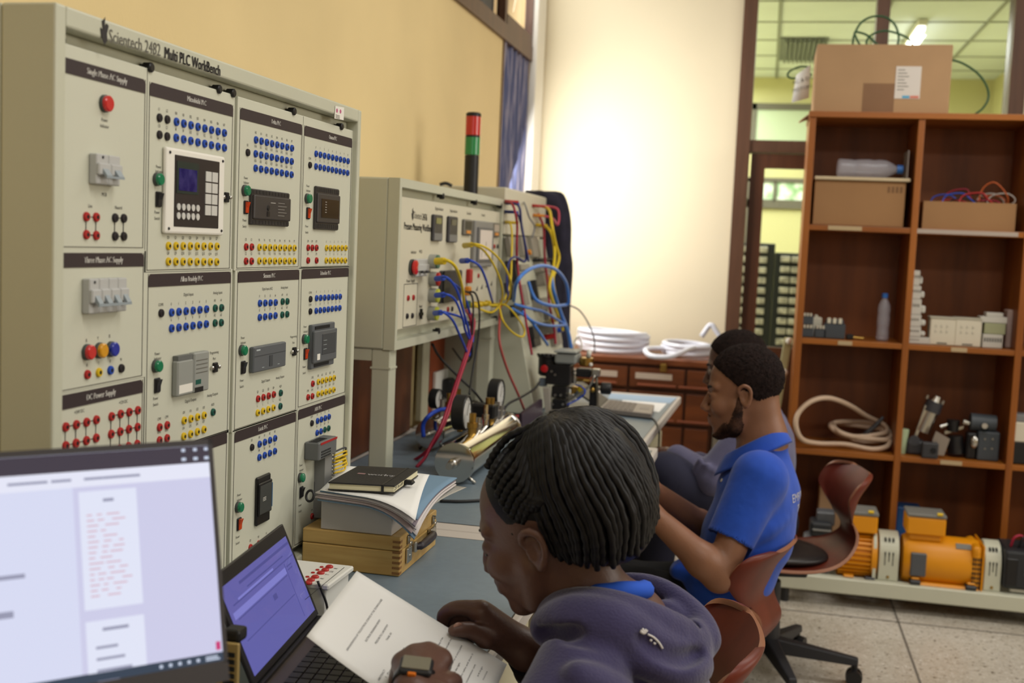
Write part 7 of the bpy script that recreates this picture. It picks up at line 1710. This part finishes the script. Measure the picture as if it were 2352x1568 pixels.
for k in range(14):        # far side
    u = 1-k/15; f = lambda p: V(p.x, 3.06-p.y, p.z)
    braid([hub+V(0, .03, 0), f(cu(C1, u)), f(cu(C2, u)), f(cu(C3, u)), f(cu(C4, u))], .0053, b, k)
Bh = bvh(hair); Bb = bvh(body)
def onhead(u, v, d):
    h_, n_ = hit(Bh, u, v)
    if h_ is None: h_, n_ = hit(Bb, u, v)
    if h_ is None: return PY(u, v, 1.485)
    return h_+(CAM-h_).normalized()*d
for k in range(11):
    t_ = k/10; hl = cu([(1117, 1078, 0), (1128, 1112, 0), (1146, 1150, 0), (1172, 1192, 0), (1216, 1204, 0)], t_) if False else None
    HL = [(1118, 1076), (1124, 1100), (1132, 1122), (1141, 1142), (1151, 1160), (1162, 1176), (1174, 1190), (1187, 1199), (1199, 1202), (1210, 1202), (1221, 1200)][k]
    M1 = (HL[0]+20-.6*k, HL[1]-38); M2 = (M1[0]+32-1.6*k, M1[1]-36)
    braid([onhead(*HL, .0005), onhead(*M1, .0035), onhead(*M2, .005), PY(1224+k, 985+k, 1.462)+V(0, 0, .004), hub+V(-.004, -.004, -.002)], .0056, b, k)
for k, (q0, q1, q2) in enumerate((((1150, 1118, 1.454), (1146, 1160, 1.446), (1150, 1190, 1.446)), ((1166, 1130, 1.448), (1166, 1180, 1.436), (1178, 1228, 1.434)), ((1160, 1130, 1.450), (1156, 1170, 1.440), (1162, 1204, 1.440)), ((1180, 1140, 1.444), (1184, 1180, 1.434), (1198, 1192, 1.434)), ((1190, 1150, 1.440), (1196, 1190, 1.432), (1206, 1208, 1.432)))):
    braid([PY(*q0), PY(*q1), PY(*q2)], .0026, b, k)
b.obj('braids', m_hair, hair, smooth=True)
# trousers and feet, under the table edge
S = SDF((-.66, 1.2, 0), (.14, 1.8, .60), .008)
for y, fx in ((1.40, -.50), (1.60, -.48)):
    S.cone((-.12, y, .53), (-.42, y, .53), .078, .062, .03); S.cone((-.42, y, .53), (fx+.06, y, .09), .058, .042, .03)
S.ell((-.10, 1.5, .54), (.13, .17, .10), .04)
S.mesh('trousers', mat('trouser_dark', (30, 30, 38), .9), WO, 2); del S
for y, fx in ((1.40, -.48), (1.60, -.46)): MB().rbox(fx-.13, fx+.07, y-.042, y+.042, .0005, .085, .03, 3).obj('shoe', m_black, WO, smooth=True)
# the sheet she holds
def paperpt(u, v, d=0.0):
    p = PB_+(PC-PB_)*u+(PA-PB_)*v
    return p+pn*(-.010*math.sin(PI*min(1, u*1.0))*v+d)+V(0, 0, .012)*max(0, u-.6)*v
b = MB(); b.rings([[paperpt(i/20, j/14) for i in range(21)] for j in range(15)], False, False, closed=False)
PS = b.obj('printed_sheet', m_paper, None, smooth=True, recalc=False); s_ = PS.modifiers.new('thick', 'SOLIDIFY'); s_.thickness = .0003; s_.offset = 0
tag(PS, 'white printed sheet held up by the person with braids', 'paper')
m_tx2 = mat('paper_print', (92, 92, 96), .8)
def pline(u, v0, v1, txt, wd=.0045):     # a printed line runs along the short side
    p0 = paperpt(u, v0, .0007); p1 = paperpt(u, v1, .0007); vs, fs = glyphs(txt, .01); xs = [q.x for q in vs]; x0, x1 = min(xs), max(xs); mb = MB()
    nv = [mb.bm.verts.new(paperpt(u-q.y*wd/.01/.247*.9, v0+(v1-v0)*(q.x-x0)/(x1-x0), .0006)) for q in vs]
    for f in fs: mb._f([nv[i] for i in f])
    mb.obj('printed_lettering', m_tx2, PS, recalc=False)
pline(.21, .86, .14, 'DEMONSTRATION OF THE ELECTRICAL SCIENCE OF THE TECHNOLOGIES')
pline(.265, .66, .36, 'ELECTRICAL ENGINEERING REPORT')
pline(.315, .62, .36, 'PRESSURE PLC LAB REPORT'); pline(.355, .52, .42, 'TASK 01')
pline(.43, .93, .80, 'ABSTRACT'); pline(.455, .86, .48, '1. Pressure measuring'); pline(.49, .86, .62, '2. Programming')
pline(.53, .94, .84, 'Task')
for k, (u, a_, c_, tx) in enumerate(((.54, .84, .36, 'Students will have to be able to list in the title'), (.61, .90, .14, 'Connect the bench as shown in the diagram and record the reading of the'), (.655, .90, .10, 'workbench at each step then write the results on the sheet and the'), (.69, .88, .62, 'gauges of the bench'), (.725, .86, .10, 'Compare the table of values and find the error at every point'), (.76, .84, .30, 'of the scale and give reasons for the light'), (.80, .80, .12, 'Explain the function of the valve and draw it'), (.84, .76, .22, 'and the use of the transmitter unit'), (.88, .34, .20, 'step'), (.915, .34, .22, 'notes'))): pline(u, a_, c_, tx, .004)
# ------------------------------------------------------------------ the person in the blue polo shirt
m_skm = mat('skin_brown', (134, 92, 68), .45, var=.08, scale=12, bump=.05, bscale=240)
m_polo = mat('polo_blue', (24, 72, 178), .85, var=.06, scale=30, bump=.22, bscale=24, sheen=.15)
HM = headM((3.1582, .1714, .019), (-.0398, 3.0426, .988), .93)
ME = thing('person', 'seated bearded person in a bright blue polo shirt, looking down', 'person', (.0, 3.0, .4))
S = SDF((-.50, 2.62, .50), (.22, 3.42, 1.20), .0036)
head(S, HM, 1.0, .85)
nk = PY(1752, 1005, 3.05)
S.cone(HM @ V(-.035, 0, -.045), nk, .053, .058, .02); S.cone(HM @ V(-.05, 0, .0), nk, .045, .05, .02)
S.ell(PY(1740, 1150, 3.05), (.085, .15, .13), .03); S.cone(PY(1745, 1085, 2.91), PY(1738, 1072, 3.20), .05, .05, .03); S.cone(nk, PY(1745, 1090, 3.05), .058, .08, .03)
eL, wL = PY(1652, 1322, 2.80), PY(1496, 1178, 2.76)
S.cone(PY(1740, 1095, 2.90), eL, .050, .038, .02); S.cone(eL, eL.lerp(wL, .25), .040, .041, .02); S.cone(eL.lerp(wL, .25), wL, .041, .026, .02)
eR, wR = PY(1640, 1230, 3.22), PY(1492, 1121, 2.90)
S.cone(PY(1735, 1080, 3.20), eR, .050, .038, .02); S.cone(eR, eR.lerp(wR, .25), .039, .040, .02); S.cone(eR.lerp(wR, .25), wR, .040, .026, .02)
for w_, px_, s_ in ((wL, (1458, 1134, 2.74), 1), (wR, (1452, 1098, 2.84), -1)):      # hands, closed round a phone
    c_ = PY(*px_); d_ = (c_-w_).normalized(); sd_ = V(0, 0, 1).cross(d_).normalized()*s_; up_ = d_.cross(sd_)*s_
    if up_.z < 0: up_ = -up_
    S.cone(w_, c_, .026, .026, .015, None, 'u', (1, 1, 1))
    for k in range(4):
        a = c_+sd_*(.026-.017*k)+d_*.012; S.chain([a, a+d_*.032+up_*.006, a+d_*.048-up_*.012, a+d_*.034-up_*.028], (.0105, .0095, .009, .0078), .005, None, 'u', 2)
    S.chain([c_+sd_*.026-d_*.02, c_+sd_*.046+d_*.01+up_*.01, c_+sd_*.040+d_*.036+up_*.014], (.012, .0105, .009), .006, None, 'u', 2)
mb_ = S.mesh('body', m_skm, ME, 2); del S
ph = PY(1434, 1104, 2.79); t = MB().rbox(-.036, .036, -.07, .07, -.004, .004, .003, 2, Matrix.Translation(ph+V(-.01, 0, .018)) @ Matrix.Rotation(-.5, 4, 'Y')).obj('phone', m_black)
tag(t, 'dark phone held in both hands by the person in blue', 'phone')
for sgn in (1, -1):
    MB().ball(HM @ V(.0775, sgn*.0325, .0095), .0120, 14).obj('eye', mat('eye_white', (140, 126, 116), .3), mb_, smooth=True)
    MB().ball(HM @ V(.0855, sgn*.0345, .0085), .0062, 12).obj('iris', m_black, mb_, smooth=True)
    MB().tube([HM @ V(.0925, sgn*.020, .0145), HM @ V(.0925, sgn*.032, .0185), HM @ V(.0845, sgn*.045, .0125)], .0022, 6, 5).obj('eyelid', m_skm, mb_, smooth=True)
    MB().tube([HM @ V(.0935, sgn*.013, .031), HM @ V(.0905, sgn*.030, .037), HM @ V(.0765, sgn*.047, .035)], [.0026, .0036, .0018], 6, 5).obj('eyebrow', mat('brow_dark', (34, 26, 24), .8), mb_, smooth=True)
m_afro = mat('hair_dark_brown', (34, 24, 22), .9, var=.35, scale=90, bump=.6, bscale=420, spec=.2)
def afro(M, parent, lo, hi, big=.985, noise=.0009, cut1=.006, cut2=.024):
    S = SDF(lo, hi, .0032)
    S.ell((-.017, 0, .049), (.108*big, .084*big, .098*big), .01, M)
    S.cut((.80, 0, -.60), cut1, M); S.cut(V(.72, 0, -.70), -cut2*.70, M)
    o = S.mesh('hair', m_afro, parent, 2, noise); return o
c_ = HM @ V(0, 0, .04)
afro(HM, ME, c_-V(.15, .13, .14), c_+V(.15, .13, .14))
S = SDF(c_-V(.16, .1, .2), c_+V(.1, .1, .06), .0024)
S.ell((.031, 0, -.074), (.0600, .0555, .0465), .01, HM); S.ell((.076, 0, -.101), (.0235, .0250, .0215), .012, HM)
for y in (-1, 1): S.cone((.016, y*.055, -.028), (.033, y*.047, -.084), .0200, .0192, .012, HM)
S.cut((.735, 0, .678), -.0008, HM); S.cut((-1, 0, 0), -.003, HM)
for y in (-1, 1): S.cone((.010, y*.068, -.004), (.016, y*.066, -.03), .0055, .008, .008, HM)
S.chain([(.0965, -.020, -.050), (.101, 0, -.0475), (.0965, .020, -.050)], (.0022, .0028, .0022), .002, HM, 'u', 3)
S.mesh('beard', mat('beard_brown', (46, 32, 27), .85, rgb2=(84, 58, 45), scale=34, bump=.5, bscale=420, spec=.2, mix=(.4, .62)), ME, 2, .0006); del S
# polo shirt
S = SDF((-.34, 2.62, .40), (.26, 3.42, 1.06), .0032)
S.ell(PY(1738, 1150, 3.05), (.108, .168, .125), .03)
S.cone(PY(1748, 1100, 2.915), PY(1742, 1085, 3.195), .066, .066, .03); S.cone(PY(1752, 1030, 3.05), PY(1745, 1110, 3.05), .066, .10, .03)
S.ell(PY(1716, 1232, 3.04), (.122, .168, .11), .04); S.ell(PY(1668, 1318, 3.03), (.130, .172, .085), .04); S.ell(PY(1645, 1376, 3.02), (.125, .178, .075), .03)
S.cone(PY(1574, 1306, 2.93), PY(1640, 1385, 2.90), .020, .03, .02); S.chain([PY(1556, 1312, 2.92), PY(1560, 1308, 3.02), PY(1560, 1306, 3.10)], .018, .02)
a, c = PY(1742, 1098, 2.90), PY(1670, 1254, 2.84); S.cone(a, c, .068, .060, .025); d = (c-a).normalized(); S.cone(c-d*.012, c, .0605, .0615, .004)
a2, c2 = PY(1738, 1085, 3.20), PY(1668, 1200, 3.21); S.cone(a2, c2, .066, .060, .025)
S.chain([PY(1800, 1180, 2.96), PY(1760, 1215, 2.90), PY(1712, 1246, 2.885)], (.012, .016, .010), .02)
S.chain([PY(1700, 1268, 2.905), PY(1650, 1330, 2.89), PY(1600, 1340, 2.89)], (.010, .014, .008), .02)
# sleeve ends open: take out the arm's bore below the hem
for c, d, r in ((c, d, .052), (c2, (c2-a2).normalized(), .052)): S.cone(c+d*.006, c+d*.10, r+.012, r+.02, .002, None, 'd'); S.cone(c-d*.03, c+d*.02, r-.004, r, .002, None, 'd')
S.cone(HM @ V(-.03, 0, -.03), PY(1744, 1016, 3.05), .060, .052, .004, None, 'd')
polo = S.mesh('polo_shirt', m_polo, ME, 2); del S
# collar: a standing band folded over
b = MB(); n = 40; rows = [[], [], []]
cc = PY(1731, 1022, 3.05); F_ = V(-.93, .30, -.12).normalized(); L_ = V(-.30, -.95, 0).normalized(); U_ = F_.cross(L_).normalized(); U_ = U_ if U_.z > 0 else -U_
for i in range(n+1):
    a = PI*.06+(2*PI-PI*.12)*i/n; f = -math.cos(a); w = math.sin(a)      # opens in front
    ca = math.cos(a); base_ = cc+F_*(.068*ca)-L_*(.066*w)*-1+V(0, 0, -.034*ca)
    rows[0].append(base_+V(0, 0, .004)); rows[1].append(cc+F_*(.071*ca)+L_*(.069*w)+V(0, 0, .022-.034*ca)); rows[2].append(cc+F_*(.104*ca+.0)+L_*(.100*w)+V(0, 0, -.040-.046*ca))
b.rings(rows, False, False, closed=False); o = b.obj('collar', m_polo, ME, smooth=True); md = o.modifiers.new('thick', 'SOLIDIFY'); md.thickness = .003; o.modifiers.new('sub', 'SUBSURF').render_levels = 1
Bp = bvh(polo)
for q in ((1670, 1077), (1658, 1103)):
    h_, n_ = hit(Bp, *q)
    if h_ is not None: MB().lathe(h_+n_*.0005, n_, [(0, .005), (.0018, .005), (.0024, .0035)], 12).obj('button', mat('button_pale', (200, 196, 190), .4), polo, smooth=2)
def wrap(txt, u, v, size, B, parent, mm, yaw):
    h_, n_ = hit(B, u, v)
    if h_ is None: return
    r = V(math.cos(yaw), math.sin(yaw), 0); vs, fs = glyphs(txt, size, 'LEFT'); mb = MB(); nv = []
    up = V(0, 0, 1); c0 = h_
    for q in vs:
        # walk round the back: project along the inward horizontal normal
        p = c0+r*q.x+up*q.y; o_ = p+n_*.05-r*0
        ctr = PY(1716, 1150, 3.05); dirv = (V(ctr.x, ctr.y, p.z)-p); dirv.z = 0; dirv.normalize()
        hh = B.ray_cast(p-dirv*.15, dirv); nv.append(mb.bm.verts.new((hh[0]+hh[1]*.0012) if hh[0] is not None else p))
    for f in fs: mb._f([nv[i] for i in f])
    mb.obj('back_lettering', mm, parent, recalc=False)
m_let = mat('lettering_pale', (190, 190, 200), .7)
wrap('EMPOWERING', 1819, 1147, .031, Bp, polo, m_let, .95); wrap('THE FUTURE', 1830, 1170, .031, Bp, polo, m_let, .95)
# trousers, black, and shoes
S = SDF((-.66, 2.7, 0), (.2, 3.35, .62), .008)
for y, kx in ((2.95, 1392), (3.12, 1440)):
    kp = PY(kx, 1338, y+.04); hp_ = V(-.09, y, .43); S.cone(hp_, kp, .075, .062, .03); S.cone(kp, V(kp.x-.02, y+.04, .09), .058, .044, .03)
S.ell((-.08, 3.03, .43), (.10, .16, .085), .04)
S.mesh('trousers', mat('trouser_black', (26, 25, 27), .9), ME, 2); del S
for y, kx in ((2.95, 1392), (3.12, 1440)):
    kp = PY(kx, 1338, y+.04); MB().rbox(kp.x-.17, kp.x+.05, y-.01, y+.08, .0005, .09, .03, 3).obj('shoe', m_black, ME, smooth=True)

# ------------------------------------------------------------------ the person behind, mostly hidden
HT = headM((3.05, .22, .0), PY(1689, 850, 3.82), .93)
TH = thing('person', 'person in a grey blue sweater with raised knee, half hidden behind the blue polo', 'person', (.0, 3.8, .4))
S = SDF((-.62, 3.42, .44), (.24, 4.16, 1.24), .005)
head(S, HT, 1.0, .9); nk = PY(1738, 930, 3.84)
S.cone(HT @ V(-.03, 0, -.05), nk, .052, .06, .02); S.ell(PY(1750, 1060, 3.84), (.08, .15, .16), .03)
eT = PY(1622, 1104, 3.60); wT = PY(1552, 1048, 3.72)
S.cone(PY(1720, 985, 3.66), eT, .045, .037, .02); S.cone(eT, wT, .037, .027, .02); c_ = PY(1530, 1040, 3.78); S.cone(wT, c_, .026, .022, .015)
for k in range(4):
    a = c_+V(-.004, .024-.016*k, .006); S.chain([a, a+V(-.030, .004, -.002), a+V(-.046, .006, -.022)], (.010, .009, .008), .005, None, 'u', 2)
S.chain([c_+V(.02, -.02, .01), c_+V(-.005, -.034, .012), c_+V(-.026, -.034, .002)], (.011, .010, .008), .005, None, 'u', 2)
S.cone(PY(1760, 985, 4.0), PY(1690, 1100, 4.02), .045, .037, .02); S.cone(PY(1690, 1100, 4.02), PY(1600, 1060, 3.95), .037, .026, .02); S.ell(PY(1580, 1055, 3.94), (.04, .035, .02), .02)
tb = S.mesh('body', mat('skin_dark', (96, 66, 54), .45, var=.08, scale=12), TH, 2); del S
for sgn in (1, -1):
    MB().tube([HT @ V(.0935, sgn*.013, .031), HT @ V(.0905, sgn*.030, .037), HT @ V(.0765, sgn*.047, .035)], [.0026, .0036, .0018], 6, 5).obj('eyebrow', MATS['brow_dark'], tb, smooth=True)
    MB().ball(HT @ V(.0785, sgn*.0325, .0095), .0128, 12).obj('eye', MATS['eye_white'], tb, smooth=True)
c_ = HT @ V(0, 0, .04); afro(HT, TH, c_-V(.15, .13, .14), c_+V(.15, .13, .14), .985, .0008)
m_swt = mat('sweater_greyblue', (92, 90, 120), .92, var=.06, scale=20, bump=.15, bscale=220, sheen=.2)
S = SDF((-.42, 3.40, .40), (.28, 4.22, 1.10), .005)
S.ell(PY(1752, 1060, 3.84), (.108, .175, .165), .03); S.cone(PY(1742, 985, 3.68), PY(1770, 975, 4.0), .058, .058, .03); S.cone(PY(1752, 955, 3.84), PY(1755, 1000, 3.84), .062, .09, .03)
S.cone(PY(1724, 990, 3.66), PY(1630, 1100, 3.60), .062, .054, .02); S.cone(PY(1630, 1100, 3.60), PY(1556, 1050, 3.71), .054, .042, .02)
S.cone(PY(1765, 985, 4.01), PY(1690, 1100, 4.03), .06, .05, .02); S.cone(PY(1690, 1100, 4.03), PY(1605, 1062, 3.96), .05, .038, .02)
for k in range(3): S.cone(PY(1640-16*k, 1082-12*k, 3.555), PY(1622-16*k, 1112-10*k, 3.575), .010, .010, .014)
S.ell(PY(1730, 1160, 3.84), (.12, .175, .12), .03)
S.mesh('sweater', m_swt, TH, 2); del S
S = SDF((-.70, 3.36, 0), (.24, 4.14, .80), .008)
kn_ = PY(1530, 1092, 3.58); S.cone(V(.02, 3.74, .47), kn_, .10, .072, .03); S.cone(kn_, V(kn_.x-.03, 3.68, .20), .070, .05, .03)
S.cone(V(.02, 3.94, .47), V(-.40, 3.92, .50), .095, .07, .03); S.cone(V(-.40, 3.92, .50), V(-.42, 3.92, .09), .065, .045, .03); S.ell((.03, 3.84, .47), (.13, .18, .11), .04)
S.cone(V(kn_.x-.03, 3.68, .20), V(-.34, 3.74, .10), .05, .042, .02)
S.mesh('trousers', mat('trouser_navy', (36, 36, 56), .9, var=.08, scale=12), TH, 2); del S
for x, y in ((-.42, 3.92), (-.36, 3.72)): MB().rbox(x-.16, x+.06, y-.045, y+.045, .0005, .09, .03, 3).obj('shoe', m_black, TH, smooth=True)
chair('swivel chair hidden beneath the person in the grey blue sweater', -.17, 3.98, PI+.3, .39, False)
